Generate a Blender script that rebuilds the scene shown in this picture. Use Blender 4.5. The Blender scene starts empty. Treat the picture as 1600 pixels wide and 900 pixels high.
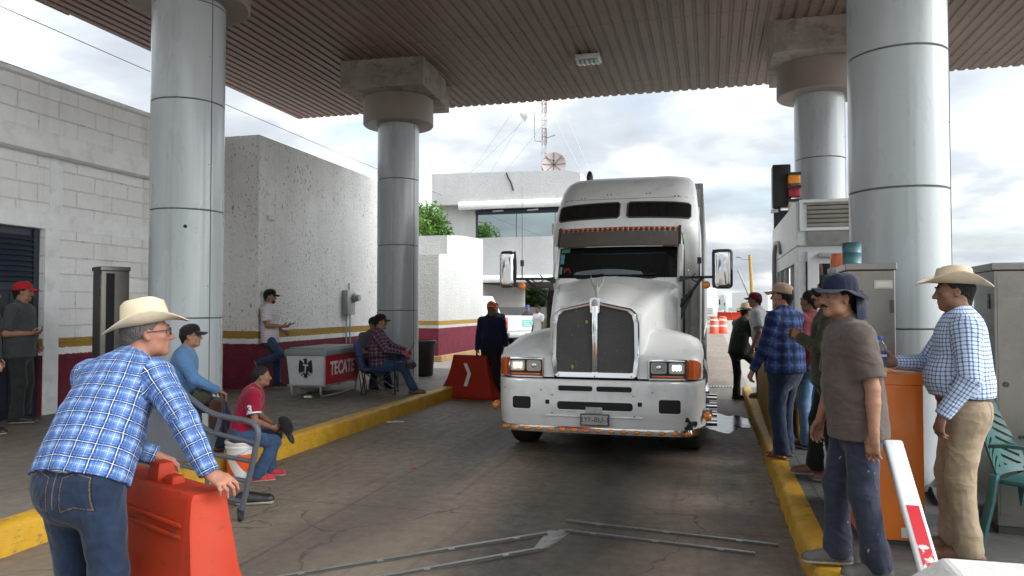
import bpy, bmesh, math, random
import numpy as np
from mathutils import Vector, Matrix

R = math.radians
PI = math.pi
scene = bpy.context.scene
COL = scene.collection

# ------------------------------------------------------------------ camera
cam_d = bpy.data.cameras.new('camera')
cam = bpy.data.objects.new('camera', cam_d)
COL.objects.link(cam)
cam_d.sensor_width = 36.0
cam_d.lens = 36.0 * 1160 / 1600
cam_d.clip_start = 0.05
cam_d.clip_end = 4000
cam.location = (0, 0, 1.62)
cam.rotation_euler = (R(90 + 1.48), 0, R(14.97))
scene.camera = cam

# ------------------------------------------------------------------ sky, sun, exposure
SUN_EL, SUN_AZ = R(28), R(92)      # azimuth clockwise from +Y
world = bpy.data.worlds.new('World')
scene.world = world
world.use_nodes = True
wt = world.node_tree
for n in list(wt.nodes):
    wt.nodes.remove(n)


def wn(kind, **kw):
    n = wt.nodes.new(kind)
    for k, v in kw.items():
        setattr(n, k, v)
    return n


w_out = wn('ShaderNodeOutputWorld')
w_bg = wn('ShaderNodeBackground')
w_bg.inputs['Strength'].default_value = 0.1
w_sky = wn('ShaderNodeTexSky', sky_type='NISHITA', sun_disc=False)
w_sky.sun_elevation = SUN_EL
w_sky.sun_rotation = SUN_AZ
w_sky.air_density = 1.0
w_sky.dust_density = 2.5
w_tc = wn('ShaderNodeTexCoord')
w_sep = wn('ShaderNodeSeparateXYZ')
wt.links.new(w_tc.outputs['Generated'], w_sep.inputs[0])
# clouds on a plane overhead: direction.xy / (direction.z + k)
w_add = wn('ShaderNodeMath', operation='ADD'); w_add.inputs[1].default_value = 0.22
w_max = wn('ShaderNodeMath', operation='MAXIMUM'); w_max.inputs[1].default_value = 0.05
wt.links.new(w_sep.outputs['Z'], w_add.inputs[0])
wt.links.new(w_add.outputs[0], w_max.inputs[0])
w_dx = wn('ShaderNodeMath', operation='DIVIDE')
w_dy = wn('ShaderNodeMath', operation='DIVIDE')
wt.links.new(w_sep.outputs['X'], w_dx.inputs[0]); wt.links.new(w_max.outputs[0], w_dx.inputs[1])
wt.links.new(w_sep.outputs['Y'], w_dy.inputs[0]); wt.links.new(w_max.outputs[0], w_dy.inputs[1])
w_cmb = wn('ShaderNodeCombineXYZ')
wt.links.new(w_dx.outputs[0], w_cmb.inputs[0]); wt.links.new(w_dy.outputs[0], w_cmb.inputs[1])
w_n1 = wn('ShaderNodeTexNoise'); w_n1.inputs['Scale'].default_value = 1.5
w_n1.inputs['Detail'].default_value = 7; w_n1.inputs['Roughness'].default_value = 0.52
w_n1.inputs['Distortion'].default_value = 0.15
w_n2 = wn('ShaderNodeTexNoise'); w_n2.inputs['Scale'].default_value = 2.6
w_n2.inputs['Detail'].default_value = 5; w_n2.inputs['Roughness'].default_value = 0.55
w_map2 = wn('ShaderNodeMapping'); w_map2.inputs['Location'].default_value = (7.3, 2.1, 3.0)
wt.links.new(w_cmb.outputs[0], w_n1.inputs['Vector'])
wt.links.new(w_cmb.outputs[0], w_map2.inputs[0])
wt.links.new(w_map2.outputs[0], w_n2.inputs['Vector'])
# cloud shade: grey-blue undersides to bright white
w_r1 = wn('ShaderNodeValToRGB')
e = w_r1.color_ramp.elements
e[0].position = 0.34; e[0].color = (0.30, 0.33, 0.37, 1)
e[1].position = 0.66; e[1].color = (1.0, 1.0, 0.98, 1)
m_ = w_r1.color_ramp.elements.new(0.47); m_.color = (0.39, 0.42, 0.455, 1)
m_ = w_r1.color_ramp.elements.new(0.55); m_.color = (0.55, 0.575, 0.59, 1)
wt.links.new(w_n1.outputs['Fac'], w_r1.inputs['Fac'])
w_mul = wn('ShaderNodeVectorMath', operation='SCALE'); w_mul.inputs['Scale'].default_value = 8.0
wt.links.new(w_r1.outputs['Color'], w_mul.inputs[0])
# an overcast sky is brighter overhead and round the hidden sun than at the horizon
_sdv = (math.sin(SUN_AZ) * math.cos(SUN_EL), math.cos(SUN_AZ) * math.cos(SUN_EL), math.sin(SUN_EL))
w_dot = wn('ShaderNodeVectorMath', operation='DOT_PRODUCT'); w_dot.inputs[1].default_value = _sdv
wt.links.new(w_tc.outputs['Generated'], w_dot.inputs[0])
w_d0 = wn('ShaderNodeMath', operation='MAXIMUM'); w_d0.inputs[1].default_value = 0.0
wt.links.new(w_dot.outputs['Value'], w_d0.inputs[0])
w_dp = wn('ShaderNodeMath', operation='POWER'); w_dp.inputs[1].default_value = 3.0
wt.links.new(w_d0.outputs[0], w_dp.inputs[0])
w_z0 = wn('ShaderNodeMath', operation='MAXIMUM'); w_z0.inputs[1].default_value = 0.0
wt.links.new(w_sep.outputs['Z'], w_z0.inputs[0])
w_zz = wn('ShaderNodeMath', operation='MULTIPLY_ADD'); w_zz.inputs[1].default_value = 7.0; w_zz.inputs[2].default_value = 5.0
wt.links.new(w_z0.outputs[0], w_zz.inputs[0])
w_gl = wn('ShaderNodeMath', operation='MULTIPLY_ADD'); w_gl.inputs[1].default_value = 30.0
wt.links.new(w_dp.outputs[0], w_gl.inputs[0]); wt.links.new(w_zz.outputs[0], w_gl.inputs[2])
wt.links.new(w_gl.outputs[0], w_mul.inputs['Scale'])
# cover mask: mostly overcast
w_r2 = wn('ShaderNodeValToRGB')
e = w_r2.color_ramp.elements
e[0].position = 0.30; e[0].color = (0.55, 0.55, 0.55, 1)
e[1].position = 0.50; e[1].color = (1, 1, 1, 1)
wt.links.new(w_n2.outputs['Fac'], w_r2.inputs['Fac'])
w_mix = wn('ShaderNodeMix', data_type='RGBA')
wt.links.new(w_r2.outputs['Color'], w_mix.inputs['Factor'])
wt.links.new(w_sky.outputs['Color'], w_mix.inputs['A'])
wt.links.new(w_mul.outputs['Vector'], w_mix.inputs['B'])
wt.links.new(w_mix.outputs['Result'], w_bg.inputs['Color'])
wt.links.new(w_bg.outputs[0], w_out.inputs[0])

sun_d = bpy.data.lights.new('sun', 'SUN')
sun_d.energy = 0.6
sun_d.angle = R(20)
sun_d.color = (1.0, 0.96, 0.9)
sun = bpy.data.objects.new('sun', sun_d)
COL.objects.link(sun)
_sd = Vector((math.sin(SUN_AZ) * math.cos(SUN_EL), math.cos(SUN_AZ) * math.cos(SUN_EL), math.sin(SUN_EL)))
sun.rotation_euler = (-_sd).to_track_quat('-Z', 'Y').to_euler()

vs = scene.view_settings
vs.view_transform = 'Standard'
vs.look = 'None'
vs.gamma = 1
vs.use_curve_mapping = False
vs.exposure = 1.62
scene.cycles.use_denoising = True
scene.cycles.max_bounces = 8
scene.cycles.diffuse_bounces = 5
scene.cycles.sample_clamp_indirect = 6.0
scene.cycles.caustics_reflective = False
scene.cycles.caustics_refractive = False

# ================================================================== helpers
def frame_from(d, up=(0, 0, 1)):
    d = Vector(d).normalized()
    u = Vector(up)
    if abs(d.dot(u)) > 0.98:
        u = Vector((0, 1, 0)) if abs(d.y) < 0.9 else Vector((1, 0, 0))
    s = d.cross(u).normalized()
    return d, s, s.cross(d).normalized()


class MB:
    """collects faces of one part; build() links them as one mesh object"""

    def __init__(self):
        self.v, self.f, self.m = [], [], []

    def add(self, vs_, fs, mi=0, T=None):
        o = len(self.v)
        if T is not None:
            vs_ = [tuple(T @ Vector(p)) for p in vs_]
        self.v.extend([tuple(p) for p in vs_])
        self.f.extend([[i + o for i in f] for f in fs])
        self.m.extend([mi] * len(fs))
        return self

    def box(self, c, s, mi=0, rot=None, taper=1.0):
        x, y, z = [k / 2 for k in s]
        t = taper
        p = [(-x, -y, -z), (x, -y, -z), (x, y, -z), (-x, y, -z), (-x * t, -y * t, z), (x * t, -y * t, z), (x * t, y * t, z), (-x * t, y * t, z)]
        T = Matrix.Translation(c)
        if rot is not None:
            T = T @ (rot if isinstance(rot, Matrix) else Matrix.Rotation(rot, 4, 'Z'))
        return self.add(p, [[0, 3, 2, 1], [4, 5, 6, 7], [0, 1, 5, 4], [1, 2, 6, 5], [2, 3, 7, 6], [3, 0, 4, 7]], mi, T)

    def bb(self, x0, x1, y0, y1, z0, z1, mi=0):
        return self.box(((x0 + x1) / 2, (y0 + y1) / 2, (z0 + z1) / 2), (x1 - x0, y1 - y0, z1 - z0), mi)

    def bbox_bev(self, c, s, b, mi=0, rot=None, seg=2):
        """box with rounded edges"""
        bm = bmesh.new()
        bmesh.ops.create_cube(bm, size=1)
        bmesh.ops.scale(bm, vec=s, verts=bm.verts)
        bmesh.ops.bevel(bm, geom=bm.edges[:], offset=min(b, min(s) * 0.49), segments=seg, affect='EDGES', profile=0.5)
        T = Matrix.Translation(c)
        if rot is not None:
            T = T @ (rot if isinstance(rot, Matrix) else Matrix.Rotation(rot, 4, 'Z'))
        bm.verts.index_update()
        vv = [v.co.copy() for v in bm.verts]
        ff = [[v.index for v in f.verts] for f in bm.faces]
        bm.free()
        return self.add(vv, ff, mi, T)

    def cyl(self, p0, p1, r0, r1=None, n=16, mi=0, caps=True):
        r1 = r0 if r1 is None else r1
        p0, p1 = Vector(p0), Vector(p1)
        d, s, u = frame_from(p1 - p0)
        vv, ff = [], []
        for k in range(n):
            a = 2 * PI * k / n
            o = s * math.cos(a) + u * math.sin(a)
            vv += [p0 + o * r0, p1 + o * r1]
        for k in range(n):
            j = (k + 1) % n
            ff.append([2 * k, 2 * j, 2 * j + 1, 2 * k + 1])
        if caps:
            ff.append([2 * k for k in range(n)][::-1])
            ff.append([2 * k + 1 for k in range(n)])
        return self.add(vv, ff, mi)

    def tube(self, path, r, n=10, mi=0, smooth=0, closed=False):
        P = [Vector(p) for p in path]
        if smooth:
            P = chaikin(P, smooth, closed)
        rr = r if isinstance(r, (list, tuple)) else [r] * len(P)
        if len(rr) != len(P):
            rr = list(np.interp(np.linspace(0, 1, len(P)), np.linspace(0, 1, len(rr)), rr))
        vv, ff = [], []
        m = len(P)
        prev = None
        for i, p in enumerate(P):
            if closed:
                d = P[(i + 1) % m] - P[i - 1]
            else:
                d = P[min(i + 1, m - 1)] - P[max(i - 1, 0)]
            if d.length < 1e-9:
                d = Vector((0, 0, 1))
            d.normalize()
            if prev is None:
                _, s, u = frame_from(d)
            else:
                s = prev - d * prev.dot(d)
                s = s.normalized() if s.length > 1e-6 else frame_from(d)[1]
                u = s.cross(d)
            prev = s
            for k in range(n):
                a = 2 * PI * k / n
                vv.append(p + (s * math.cos(a) + u * math.sin(a)) * rr[i])
        for i in range(m if closed else m - 1):
            j = (i + 1) % m
            for k in range(n):
                l = (k + 1) % n
                ff.append([i * n + k, j * n + k, j * n + l, i * n + l])
        if not closed:
            ff.append([k for k in range(n)])
            ff.append([(m - 1) * n + k for k in range(n)][::-1])
        return self.add(vv, ff, mi)

    def loft(self, rings, mi=0, caps=True, closed=True):
        """rings: equal-length lists of points"""
        n = len(rings[0])
        vv = [p for r_ in rings for p in r_]
        ff = []
        for i in range(len(rings) - 1):
            for k in range(n if closed else n - 1):
                l = (k + 1) % n
                ff.append([i * n + k, i * n + l, (i + 1) * n + l, (i + 1) * n + k])
        if caps:
            ff.append([k for k in range(n)][::-1])
            ff.append([(len(rings) - 1) * n + k for k in range(n)])
        return self.add(vv, ff, mi)

    def lathe(self, prof, n=32, c=(0, 0, 0), mi=0, caps=True, sx=1.0, sy=1.0):
        rings = [[(c[0] + r_ * math.cos(2 * PI * k / n) * sx, c[1] + r_ * math.sin(2 * PI * k / n) * sy, c[2] + z) for k in range(n)] for r_, z in prof]
        return self.loft(rings, mi, caps)

    def prism(self, poly, p0, ax, ay, n_, depth, mi=0):
        """2d polygon in the plane (p0, ax, ay), pushed along n_ by depth"""
        p0, ax, ay, n_ = Vector(p0), Vector(ax), Vector(ay), Vector(n_)
        a = [p0 + ax * x + ay * y for x, y in poly]
        b = [p + n_ * depth for p in a]
        k = len(a)
        ff = [list(range(k))[::-1], [i + k for i in range(k)]]
        for i in range(k):
            j = (i + 1) % k
            ff.append([i, j, j + k, i + k])
        return self.add(a + b, ff, mi)

    def sphere(self, c, r, mi=0, n=16, m=10, T=None):
        rr = r if isinstance(r, (tuple, list)) else (r, r, r)
        vv = [(0, 0, 1)]
        for i in range(1, m):
            t = PI * i / m
            for k in range(n):
                a = 2 * PI * k / n
                vv.append((math.sin(t) * math.cos(a), math.sin(t) * math.sin(a), math.cos(t)))
        vv.append((0, 0, -1))
        ff = [[0, 1 + k, 1 + (k + 1) % n] for k in range(n)]
        for i in range(m - 2):
            for k in range(n):
                l = (k + 1) % n
                ff.append([1 + i * n + k, 1 + (i + 1) * n + k, 1 + (i + 1) * n + l, 1 + i * n + l])
        L_ = len(vv) - 1
        ff += [[L_, 1 + (m - 2) * n + (k + 1) % n, 1 + (m - 2) * n + k] for k in range(n)]
        TT = Matrix.Translation(c) @ (T if T is not None else Matrix.Identity(4)) @ Matrix.Diagonal((*rr, 1))
        return self.add(vv, ff, mi, TT)

    def build(self, name, mats, parent=None, smooth=35, bevel=0, seg=2, fix=True):
        me = bpy.data.meshes.new(name)
        me.from_pydata(self.v, [], self.f)
        if any(self.m):
            me.polygons.foreach_set('material_index', self.m)
        if fix or bevel:
            bm = bmesh.new()
            bm.from_mesh(me)
            if fix:
                bmesh.ops.recalc_face_normals(bm, faces=bm.faces[:])
            if bevel:
                ed = [e_ for e_ in bm.edges if len(e_.link_faces) == 2 and e_.calc_face_angle(0) > R(30)]
                bmesh.ops.bevel(bm, geom=ed, offset=bevel, segments=seg, affect='EDGES', profile=0.5, clamp_overlap=True)
            bm.to_mesh(me)
            bm.free()
        return link_mesh(name, me, mats, parent, smooth)


def link_mesh(name, me, mats, parent=None, smooth=35):
    if not isinstance(mats, (list, tuple)):
        mats = [mats]
    for m_ in mats:
        me.materials.append(m_)
    if smooth:
        me.polygons.foreach_set('use_smooth', [True] * len(me.polygons))
        if smooth < 180:
            me.set_sharp_from_angle(angle=R(smooth))
    me.update()
    o = bpy.data.objects.new(name, me)
    COL.objects.link(o)
    if parent is not None:
        o.parent = parent
    return o


def chaikin(P, it=2, closed=False):
    for _ in range(it):
        Q = [] if closed else [P[0]]
        m = len(P)
        for i in range(m if closed else m - 1):
            a, b = P[i], P[(i + 1) % m]
            Q += [a * 0.75 + b * 0.25, a * 0.25 + b * 0.75]
        if not closed:
            Q.append(P[-1])
        P = Q
    return P


def tag(o, label=None, cat=None, group=None, kind=None):
    if label: o['label'] = label
    if cat: o['category'] = cat
    if group: o['group'] = group
    if kind: o['kind'] = kind
    return o


def thing(name, label, cat, loc=(0, 0, 0), rot=0, group=None, kind=None):
    o = bpy.data.objects.new(name, None)
    o.empty_display_size = 0.2
    COL.objects.link(o)
    o.location = loc
    o.rotation_euler = (0, 0, R(rot))
    return tag(o, label, cat, group, kind)


def copy_tree(o, parent=None):
    c = o.copy()
    COL.objects.link(c)
    c.parent = parent
    for ch in [x for x in bpy.data.objects if x.parent == o]:
        copy_tree(ch, c)
    return c


def dup(root, loc, rot=None, label=None, group=None):
    c = copy_tree(root)
    c.location = loc
    if rot is not None: c.rotation_euler = (0, 0, R(rot))
    if label: c['label'] = label
    if group: c['group'] = group
    return c


def text_mesh(body, size, depth=0.003, align='CENTER', bold=0.0, sx=1.0):
    cu = bpy.data.curves.new('lettering', 'FONT')
    cu.body = body
    cu.size = size
    cu.extrude = depth
    cu.offset = bold
    cu.align_x = align
    cu.align_y = 'CENTER'
    cu.resolution_u = 3
    o = bpy.data.objects.new('lettering', cu)
    COL.objects.link(o)
    bpy.context.view_layer.update()
    me = bpy.data.meshes.new_from_object(o.evaluated_get(bpy.context.evaluated_depsgraph_get()))
    bpy.data.objects.remove(o)
    bpy.data.curves.remove(cu)
    if sx != 1.0:
        for v in me.vertices: v.co.x *= sx
    return me


def lettering(name, body, size, T, m_, parent=None, depth=0.003, bold=0.0, sx=1.0):
    me = text_mesh(body, size, depth, 'CENTER', bold, sx)
    me.transform(T)
    return link_mesh(name, me, m_, parent, 0)


def plane_T(origin, ax, ay):
    ax, ay = Vector(ax).normalized(), Vector(ay).normalized()
    n_ = ax.cross(ay).normalized()
    return Matrix(((ax.x, ay.x, n_.x, origin[0]), (ax.y, ay.y, n_.y, origin[1]), (ax.z, ay.z, n_.z, origin[2]), (0, 0, 0, 1)))


# ================================================================== materials
class NT:
    def __init__(self, name):
        self.mat = bpy.data.materials.new(name)
        self.mat.use_nodes = True
        self.t = self.mat.node_tree
        for n in list(self.t.nodes):
            self.t.nodes.remove(n)
        self.out = self.t.nodes.new('ShaderNodeOutputMaterial')
        self.b = self.t.nodes.new('ShaderNodeBsdfPrincipled')
        self.t.links.new(self.b.outputs[0], self.out.inputs[0])

    def n(self, kind, **kw):
        x = self.t.nodes.new(kind)
        for k, v in kw.items():
            setattr(x, k, v)
        return x

    def l(self, a, b):
        self.t.links.new(a, b)

    def coord(self, which='Object'):
        return self.n('ShaderNodeTexCoord').outputs[which]

    def mapping(self, vec, scale=(1, 1, 1), loc=(0, 0, 0), rot=(0, 0, 0)):
        m_ = self.n('ShaderNodeMapping')
        m_.inputs['Scale'].default_value = scale
        m_.inputs['Location'].default_value = loc
        m_.inputs['Rotation'].default_value = rot
        self.l(vec, m_.inputs[0])
        return m_.outputs[0]

    def noise(self, vec, scale, detail=4, rough=0.55, dist=0):
        x = self.n('ShaderNodeTexNoise')
        x.inputs['Scale'].default_value = scale
        x.inputs['Detail'].default_value = detail
        x.inputs['Roughness'].default_value = rough
        x.inputs['Distortion'].default_value = dist
        if vec is not None: self.l(vec, x.inputs['Vector'])
        return x.outputs['Fac']

    def ramp(self, fac, stops, interp='LINEAR'):
        x = self.n('ShaderNodeValToRGB')
        x.color_ramp.interpolation = interp
        el = x.color_ramp.elements
        for i, (p, c) in enumerate(stops):
            c = (c, c, c) if isinstance(c, (int, float)) else c
            if i < 2:
                el[i].position = p
                el[i].color = (*c[:3], 1)
            else:
                el.new(p).color = (*c[:3], 1)
        self.l(fac, x.inputs[0])
        return x.outputs[0]

    def math(self, op, a, b=None, c=None, clamp=False):
        x = self.n('ShaderNodeMath', operation=op, use_clamp=clamp)
        for i, v in enumerate((a, b, c)):
            if v is None: continue
            if isinstance(v, (int, float)): x.inputs[i].default_value = v
            else: self.l(v, x.inputs[i])
        return x.outputs[0]

    def mix(self, fac, a, b, blend='MIX'):
        x = self.n('ShaderNodeMix', data_type='RGBA', blend_type=blend)
        for nm, v in (('Factor', fac), ('A', a), ('B', b)):
            if isinstance(v, (int, float)):
                if nm == 'Factor': x.inputs[nm].default_value = v
                else: x.inputs[nm].default_value = (v, v, v, 1)
            elif isinstance(v, (tuple, list)): x.inputs[nm].default_value = (*v[:3], 1)
            else: self.l(v, x.inputs[nm])
        return x.outputs['Result']

    def sep(self, vec):
        x = self.n('ShaderNodeSeparateXYZ')
        self.l(vec, x.inputs[0])
        return x.outputs

    def base(self, c):
        if isinstance(c, (tuple, list)): self.b.inputs['Base Color'].default_value = (*c[:3], 1)
        else: self.l(c, self.b.inputs['Base Color'])

    def set(self, **kw):
        for k, v in kw.items():
            k = k.replace('_', ' ')
            s = self.b.inputs[k]
            if isinstance(v, (int, float, tuple)): s.default_value = v
            else: self.l(v, s)

    def bump(self, h, strength=0.3, dist=0.01):
        x = self.n('ShaderNodeBump')
        x.inputs['Strength'].default_value = strength
        x.inputs['Distance'].default_value = dist
        self.l(h, x.inputs['Height'])
        self.l(x.outputs[0], self.b.inputs['Normal'])
        return x


def k_(c, f):
    return tuple(min(1.0, x * f) for x in c)


def paint(name, col, rough=0.5, metal=0.0, var=0.12, scale=4.0, bump=0.0, bscale=60, coat=0.0, dirt=0.0, dirtcol=(0.12, 0.09, 0.06), dscale=3.0, bdist=0.005):
    t = NT(name)
    co = t.coord()
    n1 = t.noise(co, scale, 5, 0.6)
    c = t.ramp(n1, [(0.3, k_(col, 1 - var)), (0.7, k_(col, 1 + var))])
    if dirt:
        n2 = t.noise(co, dscale, 8, 0.68)
        f = t.ramp(n2, [(0.52, 0.0), (0.72, dirt)])
        c = t.mix(f, c, dirtcol)
    t.base(c)
    rn = t.noise(co, scale * 3, 3)
    t.set(Roughness=t.math('MULTIPLY_ADD', rn, 0.25 * rough, rough * 0.87), Metallic=metal)
    if coat: t.set(Coat_Weight=coat, Coat_Roughness=0.08)
    if bump: t.bump(t.noise(co, bscale, 4), bump, bdist)
    return t.mat


MAT = {}

# ---------- materials of the setting
def m_concrete_lane():
    t = NT('lane_concrete')
    co = t.coord()
    x, y, z = t.sep(co)
    n1 = t.noise(co, 0.6, 6, 0.6)
    n2 = t.noise(co, 9, 8, 0.7)
    c = t.ramp(n1, [(0.3, (0.165, 0.126, 0.090)), (0.7, (0.255, 0.205, 0.155))])
    c = t.mix(t.ramp(n2, [(0.35, 0.0), (0.75, 0.5)]), c, (0.10, 0.085, 0.07))
    # worn tyre paths and oil drip strip down the lane
    wob = t.noise(t.mapping(co, (0.5, 0.25, 1)), 1.6, 5, 0.6)
    xx = t.math('ADD', x, t.math('MULTIPLY_ADD', wob, 0.9, -0.45))

    def strip(cx, w):
        d = t.math('ABSOLUTE', t.math('SUBTRACT', xx, cx))
        return t.ramp(t.math('DIVIDE', d, w), [(0.15, 1.0), (1.0, 0.0)], 'EASE')
    under = t.math('LESS_THAN', y, 17.0)
    brk = t.ramp(t.noise(t.mapping(co, (1.5, 0.35, 1)), 1.1, 6, 0.65), [(0.3, 0.5), (0.6, 1.0)])
    oil = t.math('MULTIPLY', t.math('MULTIPLY', strip(-1.05, 0.95), brk), under)
    c = t.mix(t.math('MULTIPLY', oil, 0.93), c, (0.016, 0.014, 0.012))
    tr = t.math('MULTIPLY', t.math('MAXIMUM', strip(-2.6, 0.5), strip(0.2, 0.35)), under)
    c = t.mix(t.math('MULTIPLY', tr, 0.5), c, (0.06, 0.05, 0.045))
    # tyre scuffs running along the lane
    sc = t.noise(t.mapping(co, (14, 0.5, 1)), 1.0, 4, 0.6)
    c = t.mix(t.ramp(sc, [(0.54, 0.0), (0.70, 0.55)]), c, (0.07, 0.06, 0.05))
    # spots
    sp = t.noise(co, 26, 2, 0.5)
    c = t.mix(t.ramp(sp, [(0.70, 0.0), (0.76, 0.7)]), c, (0.05, 0.042, 0.036))
    sp2 = t.noise(t.mapping(co, (1, 1, 1), (13, 5, 0)), 17, 2, 0.5)
    c = t.mix(t.ramp(sp2, [(0.71, 0.0), (0.77, 0.4)]), c, (0.36, 0.34, 0.31))
    # slab joints across the lane and sawn line along it
    def joint(v, period, off, w):
        f = t.math('FRACT', t.math('DIVIDE', t.math('ADD', v, off), period))
        return t.math('LESS_THAN', t.math('ABSOLUTE', t.math('SUBTRACT', f, 0.5)), w / period)
    jn = t.noise(co, 3, 4)
    yj = t.math('ADD', y, t.math('MULTIPLY', jn, 0.03))
    j = t.math('MAXIMUM', joint(yj, 3.9, 0.25, 0.007), joint(t.math('ADD', x, t.math('MULTIPLY', jn, 0.02)), 5.0, 0.35, 0.007))
    c = t.mix(t.math('MULTIPLY', j, 0.75), c, (0.045, 0.04, 0.035))
    vor = t.n('ShaderNodeTexVoronoi', feature='DISTANCE_TO_EDGE')
    vor.inputs['Scale'].default_value = 0.42
    wv = t.n('ShaderNodeVectorMath', operation='ADD')
    nz = t.n('ShaderNodeTexNoise'); nz.inputs['Scale'].default_value = 1.5; nz.inputs['Detail'].default_value = 6
    t.l(co, nz.inputs['Vector'])
    t.l(co, wv.inputs[0]); t.l(nz.outputs['Color'], wv.inputs[1]); t.l(wv.outputs[0], vor.inputs['Vector'])
    ck = t.math('LESS_THAN', vor.outputs['Distance'], 0.004)
    c = t.mix(t.math('MULTIPLY', ck, 0.75), c, (0.05, 0.043, 0.037))
    t.base(c)
    t.set(Roughness=t.ramp(t.math('ADD', n2, t.math('MULTIPLY', oil, -0.25)), [(0.2, 0.42), (0.7, 0.8)]))
    t.bump(t.math('ADD', t.noise(co, 140, 4, 0.6), t.math('MULTIPLY', n2, 1.5)), 0.35, 0.006)
    return t.mat


def m_walk(name, c0, c1, sheen=0.75):
    t = NT(name)
    co = t.coord()
    x, y, z = t.sep(co)
    n1 = t.noise(co, 0.9, 6, 0.62)
    n2 = t.noise(co, 7, 8, 0.7)
    c = t.ramp(n1, [(0.3, c0), (0.7, c1)])
    c = t.mix(t.ramp(n2, [(0.4, 0.0), (0.75, 0.5)]), c, k_(c0, 0.5))
    sc = t.noise(t.mapping(co, (1, 1, 1), (3, 9, 0)), 19, 3, 0.5)
    c = t.mix(t.ramp(sc, [(0.68, 0.0), (0.75, 0.5)]), c, k_(c0, 0.35))
    f = t.math('FRACT', t.math('DIVIDE', t.math('ADD', y, 0.4), 2.4))
    j = t.math('LESS_THAN', t.math('ABSOLUTE', t.math('SUBTRACT', f, 0.5)), 0.0035)
    f2 = t.math('FRACT', t.math('DIVIDE', t.math('ADD', x, 0.2), 2.0))
    j2 = t.math('LESS_THAN', t.math('ABSOLUTE', t.math('SUBTRACT', f2, 0.5)), 0.004)
    c = t.mix(t.math('MULTIPLY', t.math('MAXIMUM', j, j2), 0.7), c, (0.035, 0.032, 0.03))
    t.base(c)
    t.set(Roughness=t.ramp(n2, [(0.3, sheen * 0.6), (0.7, sheen)]))
    t.bump(t.noise(co, 90, 5, 0.6), 0.3, 0.005)
    return t.mat


def m_yellow_kerb():
    t = NT('yellow_kerb_paint')
    co = t.coord()
    n1 = t.noise(co, 5, 8, 0.7)
    n2 = t.noise(t.mapping(co, (1, 1, 3)), 14, 8, 0.72)
    c = t.ramp(n1, [(0.3, (0.44, 0.23, 0.012)), (0.7, (0.62, 0.36, 0.02))])
    c = t.mix(t.ramp(n2, [(0.55, 0.0), (0.66, 0.85)]), c, (0.13, 0.10, 0.07))
    c = t.mix(t.ramp(t.noise(co, 2.3, 6, 0.7), [(0.5, 0.0), (0.75, 0.5)]), c, (0.20, 0.12, 0.03))
    t.base(c)
    t.set(Roughness=0.55)
    t.bump(t.noise(co, 40, 6, 0.65), 0.5, 0.01)
    return t.mat


def banded(t, c, z, x_=None):
    """gold, white and maroon bands painted along the foot of the walls"""
    wob = t.math('MULTIPLY', t.math('SUBTRACT', t.noise(t.coord(), 14, 6, 0.7), 0.5), 0.045)
    zz = t.math('ADD', z, wob)
    gold = t.math('MULTIPLY', t.math('GREATER_THAN', zz, 1.075), t.math('LESS_THAN', zz, 1.205))
    mar = t.math('LESS_THAN', zz, 0.985)
    c = t.mix(gold, c, (0.37, 0.225, 0.04))
    n = t.noise(t.coord(), 3.2, 7, 0.7)
    c = t.mix(mar, c, t.ramp(n, [(0.3, (0.115, 0.010, 0.022)), (0.7, (0.20, 0.018, 0.04))]))
    return c


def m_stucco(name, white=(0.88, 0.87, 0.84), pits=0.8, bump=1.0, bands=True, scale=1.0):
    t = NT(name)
    co = t.coord()
    x, y, z = t.sep(co)
    n1 = t.noise(co, 1.2, 6, 0.6)
    c = t.ramp(n1, [(0.3, k_(white, 0.86)), (0.7, white)])
    # vertical rain streaks
    st = t.noise(t.mapping(co, (5, 5, 0.35)), 1.0, 6, 0.65)
    c = t.mix(t.ramp(st, [(0.5, 0.0), (0.8, 0.35)]), c, (0.42, 0.40, 0.36))
    # pits where the thrown render shows its dark base
    v = t.noise(t.mapping(co, (1, 1, 0.6)), 24 * scale, 5, 0.6, 0.6)
    dens = t.noise(co, 1.1, 4, 0.6)
    pit = t.ramp(t.math('ADD', v, t.math('MULTIPLY', t.math('SUBTRACT', dens, 0.5), 0.25)), [(0.605, 0.0), (0.67, pits)])
    c = t.mix(pit, c, (0.20, 0.185, 0.165))
    if bands: c = banded(t, c, z)
    t.base(c)
    t.set(Roughness=0.9)
    h = t.math('ADD', t.noise(t.mapping(co, (1, 1, 0.7)), 26 * scale, 6, 0.62, 0.5), t.math('MULTIPLY', t.noise(co, 90 * scale, 3), 0.3))
    t.bump(h, bump, 0.05)
    return t.mat


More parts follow.
